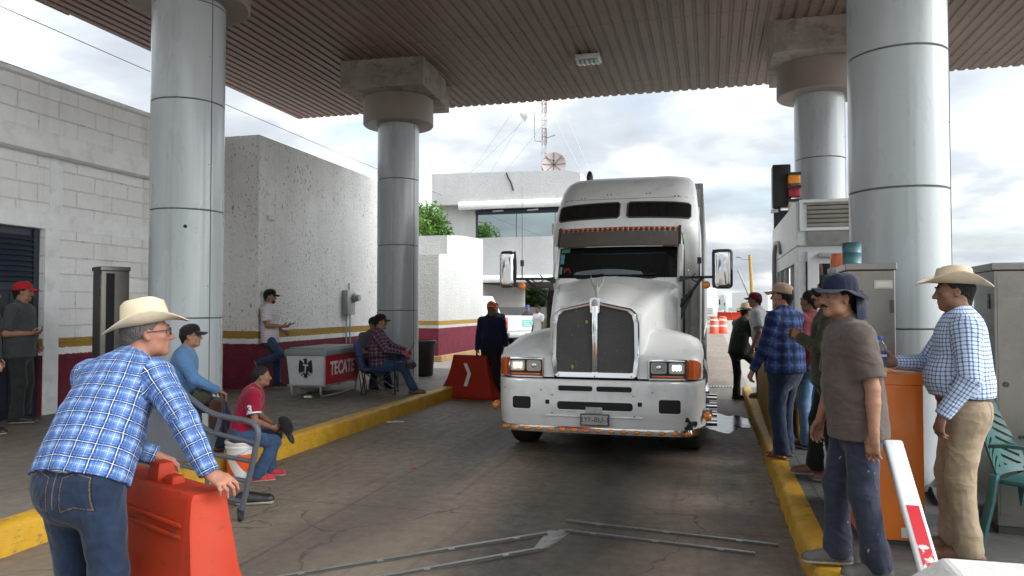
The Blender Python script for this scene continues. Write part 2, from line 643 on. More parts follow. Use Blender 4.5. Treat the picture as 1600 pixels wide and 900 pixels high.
def m_block():
    t = NT('split_face_block')
    co = t.coord()
    x, y, z = t.sep(co)
    cmb = t.n('ShaderNodeCombineXYZ')
    t.l(y, cmb.inputs[0]); t.l(t.math('SUBTRACT', z, 0.2), cmb.inputs[1])
    br = t.n('ShaderNodeTexBrick')
    br.offset = 0.5
    br.inputs['Scale'].default_value = 1.0
    br.inputs['Brick Width'].default_value = 0.62
    br.inputs['Row Height'].default_value = 0.233
    br.inputs['Mortar Size'].default_value = 0.012
    br.inputs['Mortar Smooth'].default_value = 0.6
    br.inputs['Color1'].default_value = (0.86, 0.86, 0.84, 1)
    br.inputs['Color2'].default_value = (0.90, 0.90, 0.88, 1)
    br.inputs['Mortar'].default_value = (0.80, 0.79, 0.76, 1)
    t.l(cmb.outputs[0], br.inputs['Vector'])
    n = t.noise(co, 6, 8, 0.7)
    c = t.mix(t.ramp(n, [(0.45, 0.0), (0.8, 0.2)]), br.outputs['Color'], (0.55, 0.54, 0.51))
    st = t.noise(t.mapping(co, (5, 5, 0.3)), 1.0, 6, 0.65)
    c = t.mix(t.ramp(st, [(0.52, 0.0), (0.8, 0.35)]), c, (0.40, 0.38, 0.34))
    ck = t.noise(t.mapping(co, (1, 1, 4)), 5, 6, 0.7)
    dk = t.math('MULTIPLY', br.outputs['Fac'], t.ramp(ck, [(0.56, 0.0), (0.66, 0.6)]))
    c = t.mix(dk, c, (0.06, 0.055, 0.05))
    c = banded(t, c, z)
    t.base(c)
    t.set(Roughness=0.85)
    rock = t.math('ADD', t.noise(co, 9, 7, 0.6), t.math('MULTIPLY', t.noise(co, 34, 4, 0.6), 0.25))
    h = t.math('SUBTRACT', t.math('MULTIPLY', rock, 0.9), t.math('MULTIPLY', br.outputs['Fac'], 0.45))
    t.bump(h, 0.8, 0.035)
    return t.mat


def m_panel_column():
    t = NT('enamel_column_panel')
    co = t.coord()
    n = t.noise(t.mapping(co, (1, 1, 0.3)), 2.0, 5, 0.6)
    c = t.ramp(n, [(0.3, (0.36, 0.395, 0.405)), (0.7, (0.42, 0.455, 0.465))])
    st = t.noise(t.mapping(co, (9, 9, 0.25)), 1.0, 5, 0.6)
    c = t.mix(t.ramp(st, [(0.54, 0.0), (0.75, 0.45)]), c, (0.20, 0.20, 0.19))
    sp = t.noise(co, 45, 2, 0.5)
    c = t.mix(t.ramp(sp, [(0.74, 0.0), (0.78, 0.5)]), c, (0.12, 0.11, 0.1))
    t.base(c)
    t.set(Roughness=t.ramp(n, [(0.3, 0.24), (0.7, 0.34)]), Coat_Weight=0.3, Coat_Roughness=0.1)
    t.bump(t.math('ADD', t.noise(t.mapping(co, (5, 5, 0.4)), 1.0, 2), t.math('MULTIPLY', t.noise(co, 1.6, 2), 0.8)), 0.22, 0.02)
    return t.mat


def m_stainless(name='brushed_stainless', col=(0.26, 0.245, 0.22), rough=0.28):
    t = NT(name)
    co = t.coord()
    n = t.noise(co, 2.2, 6, 0.65)
    c = t.ramp(n, [(0.3, k_(col, 0.75)), (0.7, col)])
    c = t.mix(t.ramp(t.noise(co, 6, 8, 0.7), [(0.55, 0.0), (0.75, 0.5)]), c, (0.14, 0.10, 0.075))
    t.base(c)
    br = t.noise(t.mapping(co, (3, 3, 220)), 1.0, 3)
    t.set(Metallic=0.9, Roughness=t.math('MULTIPLY_ADD', br, 0.2, rough - 0.06))
    t.bump(br, 0.08, 0.002)
    return t.mat


def m_soffit():
    t = NT('soffit_sheet')
    co = t.coord()
    x, y, z = t.sep(co)
    n1 = t.noise(co, 0.35, 5, 0.6)
    c = t.ramp(n1, [(0.3, (0.135, 0.096, 0.073)), (0.7, (0.20, 0.150, 0.117))])
    # rusty red wear toward the left edge
    rz = t.math('MULTIPLY_ADD', x, -0.22, -0.85)
    rf = t.math('MULTIPLY', t.math('ADD', rz, t.math('MULTIPLY', t.noise(co, 0.7, 6, 0.6), 0.6)), 0.45, clamp=True)
    c = t.mix(rf, c, (0.18, 0.082, 0.055))
    st = t.noise(t.mapping(co, (6, 0.3, 1)), 1.0, 6, 0.65)
    c = t.mix(t.ramp(st, [(0.5, 0.0), (0.75, 0.5)]), c, (0.10, 0.07, 0.05))
    f = t.math('FRACT', t.math('DIVIDE', t.math('ADD', y, 0.7), 3.05))
    c = t.mix(t.math('MULTIPLY', t.math('LESS_THAN', f, 0.006), 0.8), c, (0.03, 0.022, 0.018))
    sp = t.noise(co, 16, 3, 0.5)
    c = t.mix(t.ramp(sp, [(0.70, 0.0), (0.75, 0.7)]), c, (0.05, 0.035, 0.03))
    pn = t.noise(t.mapping(co, (5.55, 0.33, 1)), 1.0, 0)
    c = t.mix(t.ramp(pn, [(0.45, 0.0), (0.7, 0.3)]), c, (0.10, 0.075, 0.06))
    t.base(c)
    t.set(Roughness=0.6)
    return t.mat


MAT['lane'] = m_concrete_lane()
MAT['walk'] = m_walk('pavement_concrete', (0.145, 0.121, 0.095), (0.22, 0.19, 0.155))
MAT['walk2'] = m_walk('painted_island_concrete', (0.085, 0.09, 0.085), (0.13, 0.135, 0.127), 0.6)
MAT['kerb'] = m_yellow_kerb()
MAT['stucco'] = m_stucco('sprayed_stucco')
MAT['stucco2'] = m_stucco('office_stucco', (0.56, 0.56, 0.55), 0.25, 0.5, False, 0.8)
MAT['block'] = m_block()
MAT['smooth_white'] = paint('smooth_white_render', (0.86, 0.87, 0.86), 0.75, var=0.07, scale=3, bump=0.25, bscale=40, dirt=0.35, dirtcol=(0.35, 0.33, 0.30), dscale=4)
MAT['column'] = m_panel_column()
MAT['seam'] = paint('dark_seam', (0.05, 0.05, 0.045), 0.7)
MAT['joint'] = paint('column_joint', (0.11, 0.105, 0.095), 0.8)
MAT['cap_conc'] = paint('stained_concrete_capital', (0.27, 0.235, 0.205), 0.8, var=0.25, scale=3, bump=0.4, bscale=30, dirt=0.8, dirtcol=(0.06, 0.05, 0.045), dscale=5)
MAT['cap_drum'] = paint('brown_painted_drum', (0.23, 0.19, 0.165), 0.55, var=0.1, scale=2)
MAT['soffit'] = m_soffit()
MAT['roofsheet'] = paint('canopy_fascia', (0.30, 0.24, 0.20), 0.6)
MAT['steel'] = m_stainless()
MAT['black'] = paint('black_plastic', (0.015, 0.015, 0.016), 0.45)
MAT['dark'] = paint('dark_void', (0.01, 0.01, 0.01), 0.8)
MAT['rubber'] = paint('rubber', (0.02, 0.02, 0.02), 0.8, bump=0.3, bscale=40)
MAT['navy_metal'] = paint('navy_door_paint', (0.022, 0.03, 0.045), 0.4, var=0.15, dirt=0.3, dirtcol=(0.08, 0.07, 0.06))
MAT['galv'] = paint('galvanised_grey', (0.36, 0.37, 0.37), 0.5, 0.4, var=0.15, dirt=0.3)
MAT['white_paint'] = paint('white_enamel', (0.72, 0.73, 0.72), 0.35, var=0.05, dirt=0.25, dirtcol=(0.35, 0.31, 0.26))
MAT['white_alu'] = paint('white_aluminium', (0.60, 0.63, 0.63), 0.4, var=0.07, dirt=0.4, dirtcol=(0.28, 0.25, 0.21), dscale=4)


def m_glass(name, tint, rough=0.03, spec=0.6):
    t = NT(name)
    t.base(tint)
    t.set(Roughness=rough, Metallic=0.0, Specular_IOR_Level=spec, Coat_Weight=1.0, Coat_Roughness=0.02)
    return t.mat


MAT['darkglass'] = m_glass('dark_glass', (0.008, 0.01, 0.011))


def m_mirror(name, col, rough=0.05):
    t = NT(name)
    t.base(col)
    t.set(Metallic=1.0, Roughness=rough)
    return t.mat


MAT['chrome'] = m_mirror('chrome', (0.72, 0.72, 0.72), 0.09)
MAT['officeglass'] = m_mirror('reflective_office_glass', (0.50, 0.56, 0.54), 0.015)
MAT['orange_plastic'] = paint('orange_red_plastic', (0.70, 0.085, 0.025), 0.42, var=0.12, scale=5, bump=0.08, bscale=20, dirt=0.45, dirtcol=(0.22, 0.05, 0.03), dscale=5)


def m_translucent(name, col, rough=0.4, dirt=0.3):
    t = NT(name)
    co = t.coord()
    c = t.ramp(t.noise(co, 3, 5), [(0.3, k_(col, 0.85)), (0.7, k_(col, 1.1))])
    c = t.mix(t.ramp(t.noise(co, 6, 8, 0.7), [(0.55, 0.0), (0.78, dirt)]), c, k_(col, 0.25))
    fa = t.noise(t.mapping(co, (1, 1, 1), (9, 2, 5)), 1.7, 5, 0.6)
    c = t.mix(t.ramp(fa, [(0.5, 0.0), (0.75, 0.35)]), c, (0.36, 0.06, 0.022))
    sk = t.noise(t.mapping(co, (2, 2, 9), (1, 7, 2), (0.3, 0.2, 0)), 5, 5, 0.7)
    c = t.mix(t.ramp(sk, [(0.60, 0.0), (0.66, 0.55)]), c, (0.09, 0.03, 0.02))
    sm = t.noise(t.mapping(co, (1, 1, 1), (4, 4, 4)), 7, 5, 0.7)
    c = t.mix(t.ramp(sm, [(0.62, 0.0), (0.72, 0.6)]), c, (0.10, 0.035, 0.025))
    t.base(c)
    t.set(Roughness=0.58, Specular_IOR_Level=0.22, Subsurface_Weight=0.08, Subsurface_Scale=0.05)
    t.bump(t.noise(co, 9, 4), 0.15, 0.02)
    return t.mat


MAT['barrier'] = m_translucent('barrier_plastic', (0.37, 0.026, 0.006))

# ================================================================== ground
SX = 400


def sheet(name, x0, x1, y0, y1, z, m_):
    b = MB()
    b.add([(x0, y0, z), (x1, y0, z), (x1, y1, z), (x0, y1, z)], [[0, 1, 2, 3]])
    return b.build(name, m_, None, 0)


g = sheet('ground', -600, 600, -60, 1500, -0.012, paint('pale_apron_concrete', (0.27, 0.25, 0.222), 0.8, var=0.15, scale=0.4, bump=0.2, bscale=80, dirt=0.4, dirtcol=(0.13, 0.115, 0.1), dscale=0.8))
tag(g, kind='structure')
g = sheet('road', -4.6, 0.72, -8, 60, 0.0, MAT['lane'])
tag(g, kind='structure')

# left pavement with its kerb
b = MB()
b.bb(-9.4, -4.60, -3, 16.4, -0.05, 0.196)
tag(b.build('pavement', MAT['walk'], None, 0), kind='structure')


def kerb(name, x0, x1, y0, y1, h, seg_len=0.5, r=0.035, seed=1, face=1):
    """long cast kerb with a rounded, slightly chipped edge"""
    rng = random.Random(seed)
    n = int((y1 - y0) / 0.12)
    rings = []
    for i in range(n + 1):
        y = y0 + (y1 - y0) * i / n
        w = rng.uniform(-0.008, 0.008)
        hh = h + rng.uniform(-0.006, 0.006)
        rr = r * rng.uniform(0.7, 1.5)
        if face > 0:   # rounded edge at x1
            rings.append([(x0, y, -0.05), (x0, y, hh), (x1 - rr + w, y, hh), (x1 - rr * 0.3 + w, y, hh - rr * 0.3), (x1 + w, y, hh - rr), (x1 + w + 0.012, y, -0.05)])
        else:
            rings.append([(x1, y, -0.05), (x1, y, hh), (x0 + rr + w, y, hh), (x0 + rr * 0.3 + w, y, hh - rr * 0.3), (x0 + w, y, hh - rr), (x0 - 0.012 + w, y, -0.05)])
    b = MB()
    b.loft(rings)
    return tag(b.build(name, MAT['kerb'], None, 50), kind='structure')


kerb('kerb', -4.602, -4.44, -3, 16.4, 0.205, seed=3, face=1)
kerb('kerb', 0.55, 0.70, 2.0, 14.4, 0.155, seed=5, face=-1)
b = MB()
b.bb(0.698, 3.6, 2.0, 14.4, -0.05, 0.15)
tag(b.build('pavement', MAT['walk2'], None, 0), kind='structure')

# puddle beside the truck
t = NT('wet_puddle')
t.base((0.035, 0.032, 0.03)); t.set(Roughness=t.math('MULTIPLY_ADD', t.noise(t.coord(), 5, 5), 0.5, -0.08), Specular_IOR_Level=0.5)
rng = random.Random(4)
pts = []
for k in range(40):
    a = 2 * PI * k / 40
    rr = 1 + 0.25 * math.sin(3 * a + 1) + 0.14 * math.sin(7 * a) + rng.uniform(-0.06, 0.06)
    pts.append((0.22 + 0.36 * rr * math.cos(a), 10.95 + 0.8 * rr * math.sin(a), 0.004))
b = MB(); b.add(pts, [list(range(40))])
tag(b.build('puddle', t.mat, None, 0), kind='structure')

# drain grating across the lane
d = thing('drain_grating', 'metal drain grating crossing the lane behind the truck under the canopy edge', 'drain', (-1.9, 15.7, 0))
b = MB()
for k in range(84):
    b.bb(-2.5 + k * 0.06, -2.5 + k * 0.06 + 0.028, -0.13, 0.13, 0.002, 0.012)
b.build('grate', MAT['galv'], d, 0)
b = MB(); b.bb(-2.53, 2.53, -0.16, -0.131, 0.002, 0.014); b.bb(-2.53, 2.53, 0.131, 0.16, 0.002, 0.014)
b.build('frame', MAT['galv'], d, 0)
b = MB(); b.bb(-2.52, 2.52, -0.13, 0.13, 0.0009, 0.0015); b.build('channel', MAT['dark'], d, 0)

# treadle strips let into the road (four rails and a joint plate)
MAT['rail'] = m_stainless('worn_rail_steel', (0.45, 0.45, 0.44), 0.33)
MAT['conc_patch'] = paint('patch_mortar', (0.17, 0.155, 0.14), 0.8, var=0.2, scale=8, bump=0.4)


def rail(p, q, w, lab):
    p, q = Vector((*p, 0)), Vector((*q, 0))
    L_ = (q - p).length
    ang = math.degrees(math.atan2(q.y - p.y, q.x - p.x))
    o = thing('treadle_rail', lab, 'metal strip', (*((p + q) / 2).xy, 0.0), ang, 'metal strips set across the road')
    b = MB()
    b.bb(-L_ / 2, L_ / 2, w / 2 - 0.014, w / 2, 0.001, 0.016)
    b.build('rail', MAT['rail'], o, 0)
    b = MB(); b.bb(-L_ / 2, L_ / 2, -w / 2, w / 2 - 0.0145, 0.001, 0.010); b.build('rubber_seal', MAT['seam'], o, 0)
    b = MB()
    n = max(2, int(L_ / 0.42))
    for k in range(n):
        x = -L_ / 2 + (k + 0.5) * L_ / n
        b.bb(x - 0.02, x + 0.02, -w * 0.45, w * 0.1, 0.0105, 0.014)
    b.build('clip', MAT['rail'], o, 0)


rail((-2.95, 3.55), (-1.14, 5.22), 0.04, 'longer metal strip on the road left of the joint, farther from the camera')
rail((-2.3, 3.76), (-1.10, 4.88), 0.04, 'metal strip on the road left of the joint, nearer to the camera')
rail((-1.06, 5.56), (0.43, 5.36), 0.036, 'metal strip on the road right of the joint, nearer to the truck')
rail((-1.03, 5.32), (0.27, 5.14), 0.036, 'metal strip on the road right of the joint, nearer to the camera')
b = MB()
b.add([(-1.16, 4.86, 0.002), (-1.06, 4.92, 0.002), (-0.98, 5.34, 0.002), (-1.15, 5.31, 0.002)], [[0, 1, 2, 3]])
for x, y, a in ((-1.09, 4.95, 70), (-1.06, 5.1, 62), (-1.05, 5.24, 84)):
    b.box((x, y, 0.008), (0.16, 0.05, 0.012), 0, R(a))
tag(b.build('joint_plate', MAT['rail'], None, 0), 'short bent metal joint piece where the road strips meet', 'metal plate')

# ================================================================== canopy
can = thing('canopy', 'wide toll canopy roof with brown ribbed metal underside over the lane', 'canopy', (0, 0, 0))
X0, X1, Y0, Y1, CZ = -9.35, 5.75, 2.0, 15.5, 6.05
pitch = 0.18
prof = []
x = X0
while x < X1:
    prof += [(x, 0.0), (x + 0.105, 0.0), (x + 0.125, 0.026), (x + 0.165, 0.026)]
    x += pitch
prof.append((x, 0.0))
b = MB()
vv, ff = [], []
ys = [Y0, 5.6, 9.3, 12.4, Y1]
for y in ys:
    vv += [(p[0], y, CZ + p[1]) for p in prof]
n = len(prof)
for i in range(len(ys) - 1):
    for k in range(n - 1):
        ff.append([i * n + k, i * n + k + 1, (i + 1) * n + k + 1, (i + 1) * n + k])
b.add(vv, ff)
b.build('soffit', MAT['soffit'], can, 0, fix=False)
b = MB()
rng = random.Random(8)
x = X0 + 0.052
while x < X1:
    for yy in (6.2, 8.4, 11.0, 12.6, 13.9, 14.9):
        if rng.random() < 0.85:
            b.box((x + rng.uniform(-0.01, 0.01), yy + rng.uniform(-0.04, 0.04), CZ - 0.003), (0.014, 0.014, 0.006))
    x += pitch
o = b.build('screw', MAT['seam'], can, 0, fix=False)
o['kind'] = 'stuff'
b = MB()
b.bb(X0, X1 + 0.1, Y0, Y1, CZ + 0.06, CZ + 0.65)
b.build('roof_deck', MAT['roofsheet'], can, 0)
b = MB()
b.bb(X0 - 0.03, X0 - 0.002, Y0, Y1 + 0.03, CZ + 0.045, CZ + 0.7)
b.bb(X0 - 0.03, X1, Y1 + 0.002, Y1 + 0.03, CZ + 0.05, CZ + 0.7)
b.bb(X0 - 0.055, X0 - 0.031, Y0, 9.05, CZ + 0.0, CZ + 0.12)
b.build('fascia', MAT['roofsheet'], can, 0)

lum = thing('ceiling_light', 'white louvred lamp fixed under the canopy above the truck', 'ceiling light', (-2.05, 12.9, CZ))
b = MB(); b.bbox_bev((0, 0, -0.05), (0.42, 0.34, 0.09), 0.012); b.build('housing', MAT['white_alu'], lum)
b = MB()
for k in range(5):
    b.box((-0.16 + k * 0.08, -0.02, -0.125), (0.045, 0.30, 0.06), 0, Matrix.Rotation(R(12), 4, 'X'))
b.build('louvre', MAT['white_alu'], lum, 0)


def column(x, y, zb, seams, lab, hole=False, cap=True, rot=0):
    c = thing('canopy_column', lab, 'column', (x, y, zb), rot, 'round panel-clad columns carrying the canopy')
    r = 0.39
    b = MB()
    zs = [0.0] + [s - zb for s in seams] + [5.25 - zb]
    rings = []
    N = 64
    for i in range(len(zs) - 1):
        a, e_ = zs[i] + (0.006 if i else 0), zs[i + 1] - (0.006 if i < len(zs) - 2 else 0)
        for rr, z in ((r - 0.012, a), (r - 0.003, a + 0.002), (r, a + 0.006), (r, e_ - 0.006), (r - 0.003, e_ - 0.002), (r - 0.012, e_)):
            rings.append([(rr * math.cos(2 * PI * k / N), rr * math.sin(2 * PI * k / N), z) for k in range(N)])
    b.loft(rings)
    b.build('cladding', MAT['column'], c, 30)
    b = MB()
    for s in zs[1:-1]:
        b.lathe([(r - 0.02, s - 0.008), (r - 0.0095, s - 0.008), (r - 0.0095, s + 0.008), (r - 0.02, s + 0.008)], 48, caps=False)
    for ang in (-22, 158):
        a = R(ang)
        T = Matrix.Rotation(a, 4, 'Z')
        b.box(tuple((T @ Vector((r + 0.0012, 0, (zs[-1]) / 2)))), (0.005, 0.008, zs[-1] - 0.02), 0, a)
        for dz in (1.55 - zb + 0.3, 3.0, 4.2):
            for s_ in (-0.03,):
                b.box(tuple((T @ Vector((r + 0.0012, s_, dz)))), (0.004, 0.01, 0.01), 0, a)
    b.build('seam', MAT['joint'], c, 0)
    if hole:
        b = MB()
        a = R(-62)
        b.cyl((math.cos(a) * (r - 0.01), math.sin(a) * (r - 0.01), 2.3), (math.cos(a) * (r + 0.003), math.sin(a) * (r + 0.003), 2.3), 0.02, n=14)
        b.build('hole', MAT['dark'], c, 0)
    b = MB()
    R_ = 0.66
    b.lathe([(r + 0.002, 5.05 - zb), (R_ - 0.02, 5.05 - zb), (R_, 5.07 - zb), (R_, 5.548 - zb), (0.1, 5.548 - zb)], 48, caps=False)
    b.build('drum', MAT['cap_drum'], c, 40)
    b = MB()
    b.bb(-0.78, 0.78, -0.92, 0.55, 5.55 - zb, 6.07 - zb)
    b.bb(-0.70, 0.70, 0.551, 1.05, 5.55 - zb, 6.07 - zb)
    b.build('capital', MAT['cap_conc'], c, 0, bevel=0.012)
    return c


column(-5.72, 7.15, 0.196, (1.50, 2.69, 3.90, 5.0), 'canopy column left of the lane near the woman in blue, with one drilled hole', hole=True, rot=8)
column(-5.71, 13.0, 0.196, (1.56, 2.77, 4.01), 'canopy column behind the two seated men, beside the black bin', rot=4)
column(1.565, 7.0, 0.15, (1.44, 2.60, 3.76, 4.95), 'canopy column behind the man in the white hat, widest in the photo')
column(1.74, 12.95, 0.15, (1.56, 2.77, 4.01), 'canopy column behind the toll booth with its dark underside cap showing')

# ================================================================== left building with the block wall
wa = thing('block_building', 'white split-face block building with maroon base and dark louvred door', 'building', (0, 0, 0))
b = MB()
b.bb(-8.9, -8.5, 1.0, 6.55, 0.15, 4.58)
b.bb(-8.9, -8.5, 7.86, 11.6, 0.15, 4.58)
b.bb(-8.9, -8.5, 6.55, 7.86, 2.655, 4.58)
b.build('wall', MAT['block'], wa, 0)
b = MB()
b.bb(-8.499, -8.30, 1.0, 11.2, 3.62, 3.90)
b.build('ledge', MAT['smooth_white'], wa, 0, bevel=0.012)
b = MB()
b.bb(-8.499, -8.486, 1.0, 11.2, 2.66, 2.875)
b.bb(-8.499, -8.487, 7.93, 8.13, 2.876, 3.619)
b.bb(-8.499, -8.48, 7.862, 8.09, 0.2, 2.659)
b.bb(-8.499, -8.487, 5.3, 5.5, 2.876, 3.619)
b.build('concrete_frame', MAT['smooth_white'], wa, 0)
b = MB()
b.bb(-8.93, -8.40, 1.0, 11.62, 4.581, 4.64)
b.build('coping', MAT['smooth_white'], wa, 0, bevel=0.01)
dr = MB()
dr.bb(-8.64, -8.60, 6.56, 7.85, 0.2, 2.65)
dob = dr.build('door', MAT['navy_metal'], wa, 0)
b = MB()
for k in range(9):
    z = 1.98 + k * 0.068
    b.box((-8.585, 7.2, z), (0.012, 1.12, 0.075), 0, Matrix.Rotation(R(-28), 4, 'Y'))
b.bb(-8.60, -8.565, 7.77, 7.85, 0.2, 2.65); b.bb(-8.60, -8.565, 6.56, 6.64, 0.2, 2.65); b.bb(-8.60, -8.566, 6.64, 7.77, 1.84, 1.93)
b.build('louvre', MAT['navy_metal'], dob, 0)
b = MB()
for k in range(7):
    b.bb(-8.60, -8.588, 6.68 + k * 0.155, 6.80 + k * 0.155, 0.3, 1.80)
b.build('panel', MAT['navy_metal'], dob, 0, bevel=0.006)

# stuccoed building beside it
wb = thing('stucco_building', 'rough white stucco building with gold stripe and maroon base behind the men', 'building', (0, 0, 0))
b = MB()
b.bb(-13.5, -7.55, 11.25, 17.2, 0.15, 4.62)
b.build('wall', MAT['stucco'], wb, 0, bevel=0.015)
lp = thing('wall_lamp', 'small white lamp on the stucco wall above the man with a phone', 'wall lamp', (-7.55, 11.55, 3.2))
b = MB(); b.cyl((-0.0, 0, 0), (0.02, 0, 0), 0.05); b.build('base', MAT['white_paint'], lp)
b = MB(); b.cyl((0.02, -0.07, 0), (0.02, 0.10, 0), 0.042); b.sphere((0.02, 0.1, 0), 0.042); b.build('lamp_body', MAT['white_alu'], lp)

mt = thing('electric_meter', 'grey electric meter box with round glass dial on the stucco wall', 'meter box', (-7.55, 14.5, 1.72))
b = MB(); b.bbox_bev((0.07, -0.06, 0), (0.14, 0.34, 0.52), 0.01); b.build('box', MAT['galv'], mt)
b = MB(); b.cyl((0.14, 0.04, 0.1), (0.19, 0.04, 0.1), 0.095); b.cyl((0.19, 0.04, 0.1), (0.28, 0.04, 0.1), 0.075, 0.065)
b.build('dial', MAT['galv'], mt)
b = MB()
b.tube([(0.05, 0, 0.26), (0.05, 0, 0.42)], 0.018); b.tube([(0.05, -0.12, -0.26), (0.05, -0.12, -1.0)], 0.016); b.tube([(0.05, 0.05, -0.26), (0.05, 0.05, -1.0)], 0.016)
b.build('conduit', MAT['galv'], mt)
b = MB(); b.bbox_bev((0.08, -0.03, -1.07), (0.16, 0.5, 0.18), 0.015); b.build('floor_box', MAT['black'], mt)

# farther wall with the broken step
wc = thing('stepped_wall', 'rough white wall with broken stepped top and pink maroon base beyond the bin', 'wall', (0, 0, 0))
b = MB()
b.prism([(21.0, -0.05), (25.5, -0.05), (25.5, 4.06), (23.2, 3.98), (21.75, 3.86), (21.72, 3.28), (21.0, 3.22)], (-7.9, 0, 0), (0, 1, 0), (0, 0, 1), (-1, 0, 0), 1.6)
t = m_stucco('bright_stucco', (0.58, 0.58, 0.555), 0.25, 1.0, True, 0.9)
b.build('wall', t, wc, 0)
b = MB()
b.bb(-7.899, -7.72, 20.98, 25.5, -0.01, 0.16); b.bb(-9.5, -7.72, 20.8, 20.975, -0.01, 0.16)
b.build('plinth', paint('faded_orange_kerb', (0.42, 0.27, 0.12), 0.8, var=0.2), wc, 0)
pk = MB()
pk.bb(-14, -9.52, 24.0, 24.3, 0, 3.98)
tag(pk.build('garden_wall', paint('pink_render', (0.62, 0.52, 0.50), 0.85, var=0.06, bump=0.3), None, 0), 'pale pink garden wall below the bushy tree', 'wall')

# ================================================================== office building behind
of = thing('office_building', 'white two storey office with a long reflecting window and rounded ledges', 'building', (0, 0, 0))
OY = 30.0
b = MB()
b.prism([(-11.45, 5.95), (-5.05, 5.95), (-5.05, 7.05), (-5.7, 7.20), (-11.45, 7.30)], (0, OY - 0.4, 0), (1, 0, 0), (0, 0, 1), (0, 1, 0), 9)
b.bb(-11.3, -9.62, OY, OY + 8, 4.3, 5.949)
b.bb(-10.6, -5.1, OY, OY + 8, 2.82, 4.56)
b.bb(-9.6, -5.1, OY + 7.5, OY + 8, 4.56, 5.949)
b.bb(-11.3, -9.45, OY + 0.3, OY + 8, 0, 4.299)
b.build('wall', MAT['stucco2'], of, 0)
b = MB()
b.cyl((-10.2, OY - 0.45, 5.88), (-5.1, OY - 0.45, 5.88), 0.17, n=24)
b.build('ledge', MAT['smooth_white'], of)
b = MB()
b.cyl((-10.6, OY - 0.1, 2.80), (-5.1, OY - 0.1, 2.80), 0.15, n=24)
b.build('ledge', MAT['smooth_white'], of)
b = MB(); b.bb(-9.619, -5.1, OY - 0.05, OY + 7.4, 5.55, 5.70); b.build('soffit', paint('navy_soffit', (0.03, 0.04, 0.06), 0.6), of, 0)
for k in range(4):
    b = MB(); b.box((-8.6 + k * 1.5, OY - 0.12, 5.66), (0.5, 0.1, 0.05), 0, R(-20)); b.build('soffit_light', MAT['white_paint'], of, 0)
w = MB(); w.bb(-9.55, -5.15, OY + 0.06, OY + 0.1, 4.561, 5.549); wo = w.build('window', MAT['officeglass'], of, 0)
b = MB()
b.bb(-9.618, -9.551, OY + 0.0, OY + 0.12, 4.561, 5.549); b.bb(-7.86, -7.84, OY + 0.04, OY + 0.058, 4.57, 5.54); b.bb(-6.2, -6.18, OY + 0.04, OY + 0.058, 4.57, 5.54)
b.build('frame', MAT['seam'], wo, 0)
b = MB(); b.bb(-9.449, -5.12, OY + 0.2, OY + 8, 2.62, 2.70); b.build('lower_soffit', MAT['seam'], of, 0)
b = MB(); b.bb(-9.44, -5.2, OY + 0.6, OY + 0.8, 0, 1.62); b.build('low_wall', paint('grey_render', (0.20, 0.20, 0.20), 0.85), of, 0)
b = MB()
b.tube([(-8.15, OY - 0.41, 7.2), (-8.05, OY - 0.43, 6.95), (-7.95, OY - 0.42, 6.8), (-7.85, OY - 0.43, 6.45)], 0.03, smooth=1)
b.build('cable', MAT['black'], of)
mast = thing('radio_mast', 'thin red and white lattice radio mast on the office roof', 'mast', (-6.95, 31.5, 7.25))
mr = paint('mast_red', (0.13, 0.07, 0.06), 0.6, var=0.2)
b = MB()
for i in range(14):
    z0, z1 = i * 0.36, (i + 1) * 0.36
    for (sx, sy) in ((-0.10, -0.06), (0.10, -0.06), (0, 0.11)):
        b.cyl((sx, sy, z0), (sx, sy, z1), 0.016, n=6, mi=(i // 2) % 2)
    for (p, q) in (((-0.10, -0.06), (0.10, -0.06)), ((0.10, -0.06), (0, 0.11)), ((0, 0.11), (-0.10, -0.06))):
        b.cyl((*p, z1), (*q, z1), 0.010, n=5, mi=(i // 2) % 2)
        b.cyl((*p, z0), (*q, z1), 0.007, n=5, mi=(i // 2) % 2)
b.build('lattice', [mr, MAT['galv']], mast, 0)
b = MB()
b.tube([(-0.13, -0.08, 1.6), (-0.38, -0.1, 1.62), (-0.42, -0.1, 1.9), (-0.42, -0.1, 2.85)], 0.03)
b.tube([(0.1, 0, 1.75), (0.5, -0.05, 1.85)], 0.025)
b.build('bracket', MAT['galv'], mast)
b = MB()
b.lathe([(0.30, 0), (0.27, 0.08), (0.12, 0.28), (0.10, 0.34)], 20)
hn = b.build('horn_antenna', MAT['white_paint'], mast)
hn.location = (-0.72, -0.2, 2.75); hn.rotation_euler = (R(75), 0, R(-70))
b = MB()
for ax, ay, z in ((-5.0, 0.5, 4.9), (-3.7, 0.5, 4.2), (-4.2, -1, 3.4), (2.6, 0.4, 4.9), (2.2, 0.2, 3.4), (-2.2, -1, 2.4)):
    b.cyl((0, 0, z), (ax * 0.8, ay, -0.1), 0.008, n=4)
b.build('guy_wire', MAT['galv'], mast, 0)
ds = thing('satellite_dish', 'pinkish grey mesh satellite dish on the office roof beside the mast', 'dish', (-6.35, 30.6, 7.2))
b = MB()
n = 28
b.lathe([(0.03, 0.0), (0.18, 0.02), (0.34, 0.07), (0.50, 0.155), (0.505, 0.165), (0.34, 0.085), (0.18, 0.035), (0.03, 0.015)], n, caps=False)
dd = b.build('reflector', paint('faded_dish', (0.44, 0.36, 0.34), 0.7, var=0.15), ds)
dd.location = (0, 0, 0.42); dd.rotation_euler = (R(80), 0, R(10))
b = MB()
for k in range(8):
    a = 2 * PI * k / 8
    b.cyl((0, 0, 0.02), (0.49 * math.cos(a), 0.49 * math.sin(a), 0.165), 0.012, n=5)
for k in range(3):
    a = 2 * PI * k / 3 + 0.5
    b.cyl((0.49 * math.cos(a), 0.49 * math.sin(a), 0.165), (0, 0, 0.5), 0.012, n=5)
